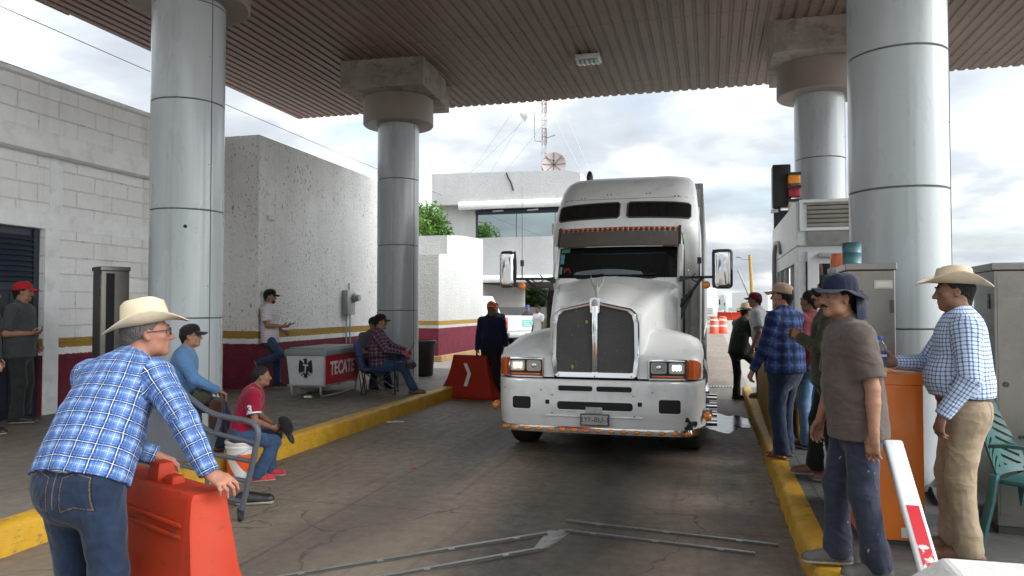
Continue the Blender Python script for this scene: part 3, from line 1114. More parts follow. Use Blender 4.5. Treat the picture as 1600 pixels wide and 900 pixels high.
b.cyl((0, 0, 0.4), (0, 0, 0.55), 0.04, n=8)
rb = b.build('rib', MAT['seam'], dd, 0)
b = MB(); b.cyl((0, 0.05, 0), (0, 0.05, 0.42), 0.04); b.build('mount', MAT['galv'], ds)

# overhead wires
b = MB()
for z, x in ((6.6, -11.0), (5.72, -11.0)):
    pts = [(x, 0 + 4 * k, z + (0.0 if k % 5 == 0 else 0) - 0.25 * math.sin(PI * k / 12)) for k in range(13)]
    b.tube(pts, 0.008, n=5)
wr = b.build('overhead_wire', MAT['black'])
tag(wr, 'pair of thin overhead wires running above the block building', 'wire', None)

# ================================================================== toll booth
bo = thing('toll_booth', 'white aluminium toll booth with louvred air unit on its roof', 'toll booth', (0, 0, 0))
BX0, BX1, BY0, BY1 = 0.94, 2.25, 8.8, 12.05
b = MB()
b.bb(BX0, BX1, BY0 + 0.02, BY1, 0.15, 1.05); b.bb(BX0, BX1, BY0 + 0.02, BY1, 2.12, 2.30)
b.bb(BX0, BX0 + 0.09, BY0 + 0.02, BY0 + 0.35, 1.05, 2.12); b.bb(BX0, BX0 + 0.06, BY1 - 0.6, BY1, 1.05, 2.12)
b.bb(1.81, BX1, BY0 + 0.02, BY0 + 0.1, 1.05, 2.12); b.bb(BX1 - 0.08, BX1, BY0 + 0.1, BY1, 1.05, 2.12)
b.bb(BX0 + 0.06, BX1, BY1 - 0.1, BY1, 1.05, 2.12)
b.build('cabin', MAT['white_alu'], bo, 0, bevel=0.008)
b = MB()
b.bb(BX0 - 0.01, BX1, BY0 - 0.02, BY1 + 0.05, 2.301, 2.80)
b.build('roof_unit', MAT['white_alu'], bo, 0, bevel=0.012)
b = MB()
b.bb(BX0 + 0.10, 1.9, BY0 - 0.045, BY0 - 0.021, 2.31, 2.46)
b.build('stained_band', paint('smoky_grey_metal', (0.22, 0.215, 0.20), 0.5, 0.3, var=0.25, dirt=0.4), bo, 0)
gl = MB()
gl.bb(BX0 + 0.02, 2.1, BY0 - 0.05, BY0 - 0.021, 2.465, 2.50); gl.bb(BX0 + 0.02, 2.1, BY0 - 0.05, BY0 - 0.021, 2.775, 2.81)
gl.bb(BX0 + 0.02, BX0 + 0.055, BY0 - 0.05, BY0 - 0.021, 2.50, 2.775)
go = gl.build('grille_frame', MAT['white_alu'], bo, 0)
b = MB()
for k in range(6):
    b.box((1.56, BY0 - 0.04, 2.525 + k * 0.048), (1.04, 0.006, 0.036), 0, Matrix.Rotation(R(34), 4, 'X'))
b.build('slat', paint('beige_slat', (0.36, 0.34, 0.30), 0.5, var=0.12, dirt=0.4), go, 0)
b = MB(); b.bb(BX0 + 0.1, 2.1, BY0 - 0.0205, BY0 - 0.0202, 2.50, 2.775); b.build('backing', MAT['seam'], go, 0)
dw = MB()
dw.bb(BX0 + 0.10, BX0 + 0.22, BY0 - 0.02, BY0 + 0.015, 0.18, 2.24); dw.bb(1.70, 1.80, BY0 - 0.02, BY0 + 0.015, 0.18, 2.24)
dw.bb(BX0 + 0.22, 1.70, BY0 - 0.02, BY0 + 0.015, 0.18, 1.15); dw.bb(BX0 + 0.22, 1.70, BY0 - 0.02, BY0 + 0.015, 2.10, 2.24)
do = dw.build('door', MAT['white_alu'], bo, 0, bevel=0.006)
b = MB(); b.bb(BX0 + 0.22, 1.70, BY0, BY0 + 0.008, 1.15, 2.10); b.build('window', MAT['darkglass'], do, 0)
b = MB(); b.bbox_bev((BX0 + 0.38, BY0 - 0.05, 2.19), (0.34, 0.05, 0.05), 0.01); b.tube([(BX0 + 0.5, BY0 - 0.05, 2.22), (BX0 + 0.75, BY0 - 0.08, 2.27), (BX0 + 0.9, BY0 - 0.02, 2.27)], 0.012)
b.build('door_closer', MAT['galv'], do)
b = MB(); b.bb(BX0 + 0.03, BX0 + 0.04, BY0 + 0.36, BY1 - 0.62, 1.055, 2.115); b.build('window', MAT['darkglass'], bo, 0)
for yy in (9.6, 10.3, 11.0):
    b = MB(); b.bb(BX0 + 0.005, BX0 + 0.05, yy, yy + 0.06, 1.055, 2.115); b.build('mullion', MAT['white_alu'], bo, 0)
b = MB(); b.tube([(BX0 - 0.03, 11.6, 1.0), (BX0 - 0.03, 11.6, 2.2), (BX0 - 0.04, 11.3, 2.55), (BX0 - 0.02, 10.8, 2.5), (BX0 - 0.02, 10.6, 2.35)], 0.03, smooth=2)
b.build('hose', MAT['galv'], bo)

# yellow guard rail plate at the booth corner
yg = thing('booth_guard', 'yellow painted steel guard plate shielding the toll booth corner', 'guard', (0, 0, 0))
b = MB()
rings = []
for z, dx in ((0.15, 0), (0.3, 0), (0.78, 0), (0.86, 0.02), (0.9, 0.06)):
    rings.append([(0.70 + dx, 12.2, z), (0.64 + dx, 9.0, z), (0.66 + dx, 8.62, z), (0.73 + dx * 0.7, 8.48, z), (0.82, 8.50, z), (0.82, 12.2, z)])
b.loft(rings)
b.build('plate', MAT['kerb'], yg, 40)

# traffic signal behind the booth
ts = thing('lane_signal', 'black lane signal on a dark pole beside the toll booth', 'signal', (1.0, 12.3, 0.15))
b = MB(); b.cyl((0.02, 0, 0), (0.02, 0, 3.1), 0.055, n=14); b.build('pole', MAT['black'], ts)
b = MB(); b.bbox_bev((0.08, 0, 3.36), (0.27, 0.26, 0.66), 0.02); b.build('housing', MAT['black'], ts)
b = MB(); b.bb(-0.03, 0.20, -0.05, 0.05, 1.0, 2.98); b.build('back_plate', MAT['black'], ts, 0)
b = MB(); b.bb(-0.075, 0.03, -0.06, 0.06, 2.95, 3.0); b.build('clamp', MAT['white_paint'], ts, 0)
b = MB(); b.bb(-0.05, 0.02, -0.07, 0.05, 1.9, 1.95); b.build('clamp', MAT['white_paint'], ts, 0)
sl = thing('signal_lamp_stack', 'stack of amber, red and white signal lamps beside the booth roof', 'signal', (1.25, 12.1, 3.06))
for z, col, nm in ((0.44, (0.75, 0.25, 0.02), 'amber_lens'), (0.24, (0.30, 0.015, 0.03), 'red_lens'), (0.02, (0.60, 0.56, 0.42), 'white_lens')):
    b = MB(); b.bbox_bev((0, 0, z + 0.08), (0.17, 0.17, 0.15), 0.02); b.build(nm, paint(nm + '_plastic', col, 0.3), sl)
for z in (0.0, 0.19, 0.40, 0.60):
    b = MB(); b.bb(-0.095, 0.095, -0.095, 0.095, z - 0.02, z + 0.022); b.build('spacer', MAT['black'], sl, 0)
b = MB(); b.cyl((0, 0, -0.35), (0, 0, -0.02), 0.05); b.build('stem', MAT['black'], sl)


# ================================================================== trees
def leaf_tree(name, lab, cat, x, y, z0, trunk_h, rad, n_cl, n_lf, leaf, seed, cols, group=None):
    rng = random.Random(seed)
    t_ = thing(name, lab, cat, (x, y, z0), 0, group)
    b = MB()
    top = Vector((rng.uniform(-0.3, 0.3), rng.uniform(-0.3, 0.3), trunk_h))
    b.tube([(0, 0, 0), (top.x * 0.5, top.y * 0.5, trunk_h * 0.5), tuple(top)], [rad * 0.09, rad * 0.065, rad * 0.05], 8)
    cs = []
    for k in range(n_cl):
        d = Vector((rng.gauss(0, 1), rng.gauss(0, 1), rng.gauss(0.15, 0.8)))
        d = d.normalized() * rng.uniform(0.25, 1.0) ** 0.6
        c = top + Vector((d.x * rad, d.y * rad, d.z * rad * 0.85 + rad * 0.45))
        cs.append(c)
        if k < 14:
            b.tube([tuple(top * 0.85), tuple(top * 0.6 + c * 0.4 + Vector((0, 0, 0.1))), tuple(c)], [rad * 0.035, rad * 0.02, rad * 0.006], 5)
    b.build('trunk', MAT['bark'], t_)
    vv, ff, mm = [], [], []
    for c in cs:
        cr = rad * rng.uniform(0.22, 0.4)
        mi = rng.choice((0, 0, 1, 2))
        for _ in range(n_lf):
            d = Vector((rng.gauss(0, 1), rng.gauss(0, 1), rng.gauss(0, 0.8)))
            d = d.normalized() * cr * rng.uniform(0.2, 1.0) ** 0.5
            p = c + d
            u = Vector((rng.gauss(0, 1), rng.gauss(0, 1), rng.gauss(-0.2, 0.6))).normalized()
            w_ = u.cross(Vector((rng.gauss(0, 1), rng.gauss(0, 1), rng.gauss(0, 1)))).normalized()
            s = leaf * rng.uniform(0.7, 1.3)
            o = len(vv)
            vv += [p - u * s, p + w_ * s * 0.42, p + u * s, p - w_ * s * 0.42]
            ff.append([o, o + 1, o + 2, o + 3]); mm.append(mi if rng.random() < 0.8 else rng.choice((0, 1, 2)))
    me = bpy.data.meshes.new('crown')
    me.from_pydata([tuple(v) for v in vv], [], ff)
    me.polygons.foreach_set('material_index', mm)
    link_mesh('crown', me, cols, t_, 0)
    return t_


def leafmat(name, col):
    t = NT(name)
    n = t.noise(t.coord(), 3, 3)
    t.base(t.ramp(n, [(0.3, k_(col, 0.7)), (0.7, k_(col, 1.3))]))
    t.set(Roughness=0.45)
    tr = t.n('ShaderNodeBsdfTranslucent')
    tr.inputs[0].default_value = (*k_(col, 1.3), 1)
    mx = t.n('ShaderNodeMixShader'); mx.inputs[0].default_value = 0.35
    t.l(t.b.outputs[0], mx.inputs[1]); t.l(tr.outputs[0], mx.inputs[2]); t.l(mx.outputs[0], t.out.inputs[0])
    return t.mat


MAT['bark'] = paint('bark', (0.13, 0.10, 0.075), 0.9, var=0.3, scale=8, bump=0.6, bscale=18)
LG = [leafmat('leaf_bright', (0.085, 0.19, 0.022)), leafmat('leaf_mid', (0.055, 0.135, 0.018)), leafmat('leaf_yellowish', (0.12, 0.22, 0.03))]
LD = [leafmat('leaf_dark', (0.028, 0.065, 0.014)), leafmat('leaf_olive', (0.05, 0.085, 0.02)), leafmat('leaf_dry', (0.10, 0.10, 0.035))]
leaf_tree('bushy_tree', 'bright green bushy tree above the pink garden wall', 'tree', -10.75, 26.5, 0, 3.9, 1.2, 60, 100, 0.085, 11, LG)
leaf_tree('thin_tree', 'sparse small tree left of the bushy tree, behind the column', 'tree', -12.3, 27.5, 0, 4.2, 0.9, 16, 30, 0.08, 12, LG)
for i, (x, y, r_, lab) in enumerate(((-10.8, 40.5, 2.3, 'dark tree standing in for a window reflection under the office ledge near the stepped wall'), (-12.4, 42, 2.6, 'dark tree standing in for a window reflection, farther than the one by the stepped wall'), (-9.6, 43, 2.5, 'dark tree standing in for a window reflection under the office ledge right of the truck mirror'), (-7.2, 42, 2.3, 'dark tree standing in for a window reflection beside the truck cab'))):
    leaf_tree('shade_tree', lab, 'tree', x, y, 0, 0.9, r_, 60, 80, 0.17, 20 + i, LD, 'trees in place of the lower window reflection')  # added behind an open ground floor in place of reflections in its glass
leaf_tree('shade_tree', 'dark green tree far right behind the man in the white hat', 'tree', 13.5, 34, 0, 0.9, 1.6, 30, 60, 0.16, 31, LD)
b = MB(); b.bb(11.5, 19, 31.8, 32, 0, 1.55)
tag(b.build('brick_wall', paint('terracotta_block', (0.36, 0.20, 0.13), 0.85, var=0.15), None, 0), 'low terracotta wall far right below the tree', 'wall')

# ================================================================== the truck
MAT['truck_white'] = paint('truck_white_paint', (0.76, 0.77, 0.76), 0.42, var=0.04, scale=1.5, coat=0.25, dirt=0.5, dirtcol=(0.40, 0.37, 0.32), dscale=3.5)
MAT['amber'] = paint('amber_lens', (0.80, 0.24, 0.02), 0.18, coat=0.6)
MAT['turn'] = paint('orange_turn_lens', (0.62, 0.11, 0.015), 0.2, coat=0.6)


def m_grille():
    t = NT('grille_mesh')
    co = t.coord()
    x, y, z = t.sep(co)
    a = t.math('SINE', t.math('MULTIPLY', t.math('ADD', x, z), 330))
    c = t.math('SINE', t.math('MULTIPLY', t.math('SUBTRACT', x, z), 330))
    h = t.math('MAXIMUM', a, c)
    n = t.noise(co, 5, 6, 0.7)
    sp = t.noise(co, 42, 2, 0.5)
    col = t.mix(t.ramp(h, [(0.35, 0.0), (0.75, 1.0)]), (0.018, 0.018, 0.018), (0.16, 0.16, 0.155))
    col = t.mix(t.ramp(n, [(0.4, 0.0), (0.8, 0.5)]), col, (0.05, 0.045, 0.04))
    col = t.mix(t.ramp(sp, [(0.70, 0.0), (0.74, 0.8)]), col, (0.32, 0.30, 0.27))
    t.base(col)
    t.set(Roughness=0.5, Metallic=0.3)
    t.bump(h, 0.6, 0.004)
    return t.mat


def lens_lit(name, col, s):
    t = NT(name)
    t.base((0.8, 0.8, 0.8))
    t.set(Roughness=0.15, Emission_Color=(*col, 1), Emission_Strength=s)
    return t.mat


MAT['grille'] = m_grille()
TX, TY = -1.195, 7.75
tr = thing('semi_truck', 'white long nosed semi truck with twin mesh grille and amber lamps under its bumper', 'truck', (TX, TY, 0))
tr.scale = (1.02, 1, 1)


def rrect(w, y0, y1, z, rf, rb, n=7):
    """ring of a rounded rectangle: half width w, front y0 (radius rf), back y1 (radius rb)"""
    P = []
    for cx, cy, r_, a0 in ((w - rf, y0 + rf, rf, -90), (w - rb, y1 - rb, rb, 0), (-w + rb, y1 - rb, rb, 90), (-w + rf, y0 + rf, rf, 180)):
        for k in range(n):
            a = R(a0 + 90 * k / (n - 1))
            P.append((cx + r_ * math.cos(a), cy + r_ * math.sin(a), z))
    return P


def hood_ring(y, w, zs, zt, zb=0.86, n=9):
    """half section: side wall up to a rounded shoulder, crowned top"""
    half = [(w, zb), (w, zb + (zs - zb) * 0.5)]
    rx, rz = 0.20, zt - zs
    for k in range(n):
        a = R(90 * k / (n - 1))
        half.append((w - 0.22 * (1 - math.cos(a)), zs - 0.12 + 0.12 * math.sin(a)))
    for f in (0.75, 0.5, 0.25):
        half.append(((w - 0.22) * f, zs + rz * (1 - f * f)))
    full = [(x, z) for x, z in half] + [(0, zt)] + [(-x, z) for x, z in half[::-1]]
    return [(x, y, z) for x, z in full]


b = MB()
b.loft([hood_ring(0.21, 0.46, 1.55, 1.66), hood_ring(0.25, 0.50, 1.60, 1.71), hood_ring(0.5, 0.54, 1.66, 1.755), hood_ring(1.0, 0.63, 1.78, 1.86), hood_ring(1.5, 0.72, 1.88, 1.95), hood_ring(1.95, 0.79, 1.96, 2.03)], caps=True)
b.build('hood', MAT['truck_white'], tr, 40)


def fender(s):
    rings = []
    for x, zt, yo, fr in ((0.44, 1.40, 0.0, 0), (0.62, 1.385, 0.0, 0), (0.80, 1.345, 0.015, 0), (0.95, 1.295, 0.05, 0), (1.03, 1.25, 0.10, 0), (1.075, 1.19, 0.17, 0), (1.09, 1.10, 0.24, 0)):
        f = 0.16 + yo
        top = [(f, 0.865), (f + 0.005, 1.0), (f + 0.015, 1.075), (f + 0.05, 1.11 if x < 1.05 else 1.06), (f + 0.16, min(1.17, zt - 0.03)), (f + 0.36, zt - 0.055), (f + 0.62, zt - 0.008), (f + 0.95, zt), (1.75, zt - 0.06), (1.95, zt - 0.14)]
        bot = [(1.95, 0.80), (1.62, 0.80), (1.5, 0.97), (1.3, 1.06), (1.05, 1.085), (0.8, 1.04), (0.62, 0.94), (0.54, 0.865)]
        rings.append([(s * x, y, z) for y, z in top + bot])
    b = MB()
    b.loft(rings)
    return b.build('fender', MAT['truck_white'], tr, 50)


fender(-1); fl = fender(1)
b = MB()
for k in range(4):
    b.box((1.094, 0.95 + 0.0 * k, 1.02 - k * 0.06), (0.012, 0.34, 0.035))
b.box((1.072, 1.25, 1.14), (0.02, 0.3, 0.04))
b.build('vent', MAT['black'], fl, 0)

# bumper with swept ends
def bump_y(x):
    a = abs(x)
    y = 0.0 + 0.035 * (a / 0.9) ** 2
    if a > 0.88: y += 0.42 * ((a - 0.88) / 0.235) ** 2.2
    return y


b = MB()
xs = [-1.115, -1.10, -1.06, -1.0, -0.94, -0.88, -0.7, -0.5, -0.25, 0, 0.25, 0.5, 0.7, 0.88, 0.94, 1.0, 1.06, 1.10, 1.115]
rings = []
for x in xs:
    y = bump_y(x)
    rings.append([(x, y + 0.16, 0.845), (x, y + 0.03, 0.845), (x, y + 0.008, 0.83), (x, y, 0.79), (x, y, 0.62), (x, y + 0.004, 0.50), (x, y + 0.03, 0.455), (x, y + 0.045, 0.365), (x, y + 0.05, 0.355), (x, y + 0.16, 0.355)])
b.loft(rings)
bu = b.build('bumper', MAT['truck_white'], tr, 40)


def rounded_plate(w, h, r_, depth, n=5):
    P = []
    for cx, cz, a0 in ((w / 2 - r_, -h / 2 + r_, -90), (w / 2 - r_, h / 2 - r_, 0), (-w / 2 + r_, h / 2 - r_, 90), (-w / 2 + r_, -h / 2 + r_, 180)):
        for k in range(n):
            a = R(a0 + 90 * k / (n - 1))
            P.append((cx + r_ * math.cos(a), cz + r_ * math.sin(a)))
    return P


def painted_opening(x, z, w, h, r_=0.02, lip=0.012):
    """a flat dark plate standing for a shaded recess, with a raised lip round it"""
    y = bump_y(x)
    b = MB()
    o_ = rounded_plate(w + 2 * lip, h + 2 * lip, r_ + lip, 0)
    i_ = rounded_plate(w, h, r_, 0)
    sl = (bump_y(x + 0.05) - bump_y(x - 0.05)) / 0.1
    def P3(p, dy): return (x + p[0], y + sl * p[0] + dy, z + p[1])
    b.loft([[P3(p, 0.004) for p in o_], [P3(p, -0.006) for p in o_], [P3(p, -0.006) for p in i_], [P3(p, 0.0) for p in i_]], caps=False)
    b.build('opening_lip', MAT['truck_white'], bu, 30)
    b = MB()
    b.add([P3(p, -0.0035) for p in i_], [list(range(len(i_)))])  # shade inside the hole painted as a flat plate just proud of the bumper
    b.build('painted_opening', MAT['dark'], bu, 0)


painted_opening(-0.185, 0.765, 0.36, 0.055); painted_opening(0.215, 0.765, 0.36, 0.055)
painted_opening(0.015, 0.585, 0.78, 0.085, 0.03)
painted_opening(-0.76, 0.60, 0.20, 0.13, 0.025); painted_opening(0.77, 0.60, 0.215, 0.14, 0.025)
painted_opening(-0.48, 0.615, 0.045, 0.045, 0.006, 0.006); painted_opening(0.475, 0.615, 0.045, 0.045, 0.006, 0.006)
b = MB()
for x, z in ((-0.43, 0.69), (-0.43, 0.50), (0.41, 0.70), (0.42, 0.49), (-0.55, 0.74), (0.6, 0.74), (-0.95, 0.75)):
    b.cyl((x, bump_y(x) + 0.002, z), (x, bump_y(x) - 0.005, z), 0.011, n=10)
b.build('bolt', MAT['galv'], bu)
b = MB(); b.bbox_bev((0, -0.004 + 0.03, 0.472), (1.0, 0.02, 0.02), 0.006); b.build('crease', MAT['truck_white'], bu)
b = MB()   # chipped paint at one corner of the bumper
rng = random.Random(3)
for k in range(9):
    x = 0.98 + rng.uniform(-0.05, 0.09)
    z = 0.40 + rng.uniform(-0.03, 0.09)
    r_ = rng.uniform(0.012, 0.03)
    b.add([(x + r_ * math.cos(a) * rng.uniform(.6, 1.3), bump_y(x + r_ * math.cos(a)) + (0.042 if z < 0.45 else 0.012) - 0.012, z + r_ * math.sin(a) * rng.uniform(.6, 1.6)) for a in [2 * PI * j / 9 for j in range(9)]], [list(range(9))])
b.build('paint_chip', MAT['dark'], bu, 0)
# amber lamp strip under the bumper
b = MB()
rings = []
for x in [-1.0, -0.94, -0.88, -0.7, -0.4, 0, 0.4, 0.7, 0.88, 0.94, 1.0, 1.05]:
    y = bump_y(x) + 0.055
    rings.append([(x, y + 0.05, 0.352), (x, y, 0.352), (x, y - 0.004, 0.32), (x, y, 0.285), (x, y + 0.05, 0.28)])
b.loft(rings)
st = b.build('lamp_strip', MAT['chrome'], tr, 30)
for k in range(16):
    x = -0.97 + k * 0.1275
    b = MB()
    b.sphere((x, bump_y(x) + 0.052, 0.318), (0.037, 0.022, 0.022), n=14, m=8)
    b.build('amber_lamp', MAT['amber'], st, 180)
# licence plate
pl = MB(); pl.bbox_bev((0.02, -0.018, 0.445), (0.30, 0.02, 0.125), 0.008)
po = pl.build('licence_plate', paint('plate_frame', (0.05, 0.05, 0.05), 0.5), tr)
b = MB(); b.bb(-0.115, 0.155, -0.032, -0.0285, 0.395, 0.495); b.build('plate_face', paint('dirty_plate', (0.34, 0.34, 0.32), 0.6, var=0.2, scale=10), po, 0)
lettering('plate_number', '2YF-BU-1', 0.075, plane_T((0.02, -0.0325, 0.447), (1, 0, 0), (0, 0, 1)), MAT['seam'], po, 0.001)
b = MB(); b.bb(-0.075, 0.095, -0.012, -0.007, 0.515, 0.575); b.build('sticker', paint('pale_sticker', (0.42, 0.42, 0.40), 0.5, var=0.25, scale=25), bu, 0)

# grille
out = [(-0.44, 0.885), (-0.462, 1.05), (-0.455, 1.45), (-0.43, 1.555), (-0.37, 1.605), (0, 1.685), (0.37, 1.605), (0.43, 1.555), (0.455, 1.45), (0.462, 1.05), (0.44, 0.885), (0.40, 0.865), (-0.40, 0.865)]
gy = lambda z: 0.135 + (z - 0.86) * 0.05
b = MB()
inn = [(x * 0.885, 0.925 + (z - 0.865) * 0.885 if z > 1 else max(z + 0.045, 0.925)) for x, z in out]
b.loft([[(x, gy(z) + 0.09, z) for x, z in out], [(x, gy(z), z) for x, z in out], [(x * 0.975, gy(z) - 0.022, z + (0.01 if z < 1 else -0.012)) for x, z in out], [(x * 1.01, gy(z) - 0.018, z) for x, z in inn], [(x, gy(z) + 0.03, z) for x, z in inn]], caps=False)
gr = b.build('grille_surround', MAT['chrome'], tr, 40)
b = MB()
b.bbox_bev((0, gy(1.25) - 0.002, 1.27), (0.062, 0.05, 0.74), 0.015)
b.build('centre_bar', MAT['chrome'], gr)
b = MB()
b.add([(x, gy(z) + 0.02, z) for x, z in inn], [list(range(len(inn)))])
b.build('grille_mesh', MAT['grille'], gr, 0)
b = MB()
for s in (-1, 1):
    for (x, z) in ((0.435, 1.48), (0.445, 1.12), (0.38, 0.89), (0.0, 0.885)):
        b.sphere((s * x, gy(z) - 0.022, z), 0.009, n=8, m=5)
b.build('rivet', MAT['galv'], gr, 180)
b = MB(); b.prism([(-0.05, -0.09), (-0.055, 0.05), (-0.035, 0.075), (0, 0.085), (0.035, 0.075), (0.055, 0.05), (0.05, -0.09), (0, -0.12)], (0, gy(1.65) - 0.035, 1.65), (1, 0, 0), (0, 0, 1), (0, 1, 0), 0.04)
em = b.build('badge', MAT['chrome'], gr, 0, bevel=0.006)
b = MB(); b.sphere((0, gy(1.65) - 0.037, 1.655), (0.034, 0.008, 0.05)); b.build('badge_face', MAT['galv'], em, 180)
b = MB(); b.sphere((-0.09, gy(1.5) - 0.0, 1.46), (0.014, 0.008, 0.02)); b.sphere((-0.24, gy(0.98), 0.98), (0.014, 0.006, 0.022)); b.build('caught_leaf', paint('dry_leaf', (0.45, 0.32, 0.08), 0.7), gr)
# bird ornament with raised wings
b = MB()
b.tube([(0, 0.30, 1.725), (0, 0.30, 1.80), (0, 0.29, 1.85)], [0.018, 0.024, 0.012], 8)
for s in (-1, 1):
    b.tube([(0, 0.30, 1.80), (s * 0.03, 0.32, 1.85), (s * 0.062, 0.34, 1.91), (s * 0.075, 0.36, 1.96)], [0.018, 0.016, 0.010, 0.003], 8)
b.sphere((0, 0.28, 1.862), (0.013, 0.02, 0.015))
b.build('bird_ornament', MAT['galv'], tr)

# headlights
for s in (-1, 1):
    hx = s * 0.745
    yy = lambda x: 0.155 + (0.0 if abs(x) < 0.8 else 0.05 * ((abs(x) - 0.8) / 0.15) ** 2)
    b = MB()
    o_ = rounded_plate(0.40, 0.215, 0.015, 0); i_ = rounded_plate(0.365, 0.18, 0.012, 0)
    b.loft([[(hx + p[0], yy(hx + p[0]) + 0.02, 0.965 + p[1]) for p in o_], [(hx + p[0], yy(hx + p[0]) - 0.018, 0.965 + p[1]) for p in o_], [(hx + p[0], yy(hx + p[0]) - 0.018, 0.965 + p[1]) for p in i_], [(hx + p[0], yy(hx + p[0]) + 0.01, 0.965 + p[1]) for p in i_]], caps=False)
    h = b.build('headlight', MAT['chrome'], tr, 30)
    b = MB(); b.add([(hx + p[0], yy(hx + p[0]) - 0.004, 0.965 + p[1]) for p in i_], [list(range(len(i_)))]); b.build('reflector', MAT['black'], h, 0)
    for dx, lit in ((0.09, True), (-0.09, False)):
        x = hx + s * dx
        y_ = yy(x)
        b = MB()
        o2, i2 = rounded_plate(0.155, 0.115, 0.02, 0), rounded_plate(0.13, 0.09, 0.016, 0)
        b.loft([[(x + p[0], y_, 0.985 + p[1]) for p in o2], [(x + p[0], y_ - 0.02, 0.985 + p[1]) for p in o2], [(x + p[0], y_ - 0.02, 0.985 + p[1]) for p in i2], [(x + p[0], y_ - 0.003, 0.985 + p[1]) for p in i2]], caps=False)
        b.build('lamp_bezel', MAT['galv'], h, 30)
        b = MB(); b.add([(x + p[0], y_ - 0.012, 0.985 + p[1]) for p in i2], [list(range(len(i2)))])
        b.build('lens', m_glass('clear_lens_grey', (0.30, 0.31, 0.31)) if not lit else MAT['chrome'], h, 0)
        b = MB()
        if lit:
            for q in (-0.03, 0, 0.03): b.sphere((x + q, y_ - 0.014, 0.988), (0.013, 0.006, 0.028), n=10, m=6)
            b.build('lit_bulb', lens_lit('lit_led', (1.0, 0.98, 0.9), 6.0), h, 180)
        else:
            b.sphere((x, y_ - 0.013, 0.985), (0.03, 0.006, 0.03), n=10, m=6); b.build('bulb', MAT['chrome'], h, 180)
    b = MB(); b.bbox_bev((hx, yy(hx) - 0.012, 0.895), (0.32, 0.015, 0.02), 0.005); b.build('marker_strip', MAT['turn'], h)
    b = MB()
    rings = []
    for k, x in enumerate((0.955, 0.985, 1.02, 1.05, 1.075)):
        y_ = (0.165, 0.18, 0.215, 0.27, 0.34)[k]
        z1 = (1.072, 1.07, 1.065, 1.05, 1.02)[k]
        rings.append([(s * x, y_ + 0.05, 0.875), (s * x, y_, 0.875), (s * x, y_ - 0.01, 0.97), (s * x, y_, z1), (s * x, y_ + 0.05, z1)])
    b.loft(rings); b.build('turn_signal', MAT['turn'], tr, 40)
    b = MB(); x = s * 1.135
    b.sphere((x, 0.36, 0.47 if s > 0 else 0.52), 0.045, n=14, m=8); b.build('side_lamp', MAT['amber'], tr, 180)
    b = MB(); b.cyl((s * 1.08, 0.42, 0.5), (x, 0.385, 0.50), 0.022, n=10); b.cyl((x, 0.365, 0.495), (x, 0.42, 0.51), 0.047, n=14); b.build('lamp_bracket', MAT['chrome'], tr)

# cab
b = MB()
b.loft([rrect(0.80, 1.9, 3.1, 0.95, 0.05, 0.02), rrect(0.815, 1.9, 3.1, 1.6, 0.06, 0.02), rrect(0.815, 1.93, 3.1, 2.0, 0.10, 0.02)])
cb = b.build('cab', MAT['truck_white'], tr, 40)
b = MB()   # pillars and roof round the windscreen
def ws(x, z):
    return 1.90 + 0.13 * (abs(x) / 0.8) ** 2 + (z - 2.0) * 0.55
b.loft([rrect(0.82, 2.26, 3.1, 2.44, 0.14, 0.02), rrect(0.81, 2.40, 3.1, 2.60, 0.14, 0.02), rrect(0.78, 2.46, 3.1, 2.72, 0.2, 0.02)])
for s in (-1, 1):
    P = [(s * 0.80, ws(0.8, z) - 0.005, z) for z in (1.98, 2.2, 2.44)]
    b.tube(P, 0.042, 8)
    b.bb(*(sorted((s * 0.74, s * 0.83))), 2.75, 3.1, 1.98, 2.45)
b.build('cab_roof', MAT['truck_white'], cb, 40)
xs = [-0.775 + 1.55 * k / 16 for k in range(17)]
b = MB()
b.loft([[(x, ws(x, z), z) for x in xs] for z in (2.0, 2.15, 2.3, 2.43)], caps=False, closed=False)
wsd = b.build('windscreen', None or MAT['darkglass'], cb, 180, fix=False)
b = MB()
b.tube([(x, ws(x, 2.0) - 0.012, 2.0) for x in xs], 0.014, 6); b.tube([(x, ws(x, 2.43) - 0.01, 2.43) for x in xs], 0.014, 6)
for s in (-1, 1): b.tube([(s * 0.775, ws(0.775, z) - 0.01, z) for z in (2.0, 2.2, 2.43)], 0.014, 6)
b.build('gasket', MAT['black'], wsd)
b = MB()
for x0, x1, s in ((-0.62, -0.15, 1), (0.02, 0.5, 1)):
    b.tube([(x0, ws(x0, 2.02) - 0.03, 2.01), (x1, ws(x1, 2.05) - 0.025, 2.05)], 0.009, 6); b.tube([(x0 - 0.12, ws(x0, 2.02) - 0.05, 1.985), (x0 + 0.18, ws(x0, 2.04) - 0.03, 2.025)], 0.012, 6)
b.build('wiper', MAT['black'], wsd)
def on_ws(poly): return [(x, ws(x, z) - 0.006, z) for x, z in poly]
b = MB(); b.add(on_ws([(-0.75, 2.36), (-0.63, 2.36), (-0.63, 2.42), (-0.75, 2.42)]), [[0, 1, 2, 3]]); b.add(on_ws([(-0.75, 2.2), (-0.70, 2.2), (-0.70, 2.33), (-0.75, 2.33)]), [[0, 1, 2, 3]]); b.add(on_ws([(-0.75, 2.06), (-0.715, 2.06), (-0.715, 2.16), (-0.75, 2.16)]), [[0, 1, 2, 3]])
b.build('window_sticker', paint('teal_sticker', (0.10, 0.32, 0.28), 0.5, var=0.3, scale=20), wsd, 0)
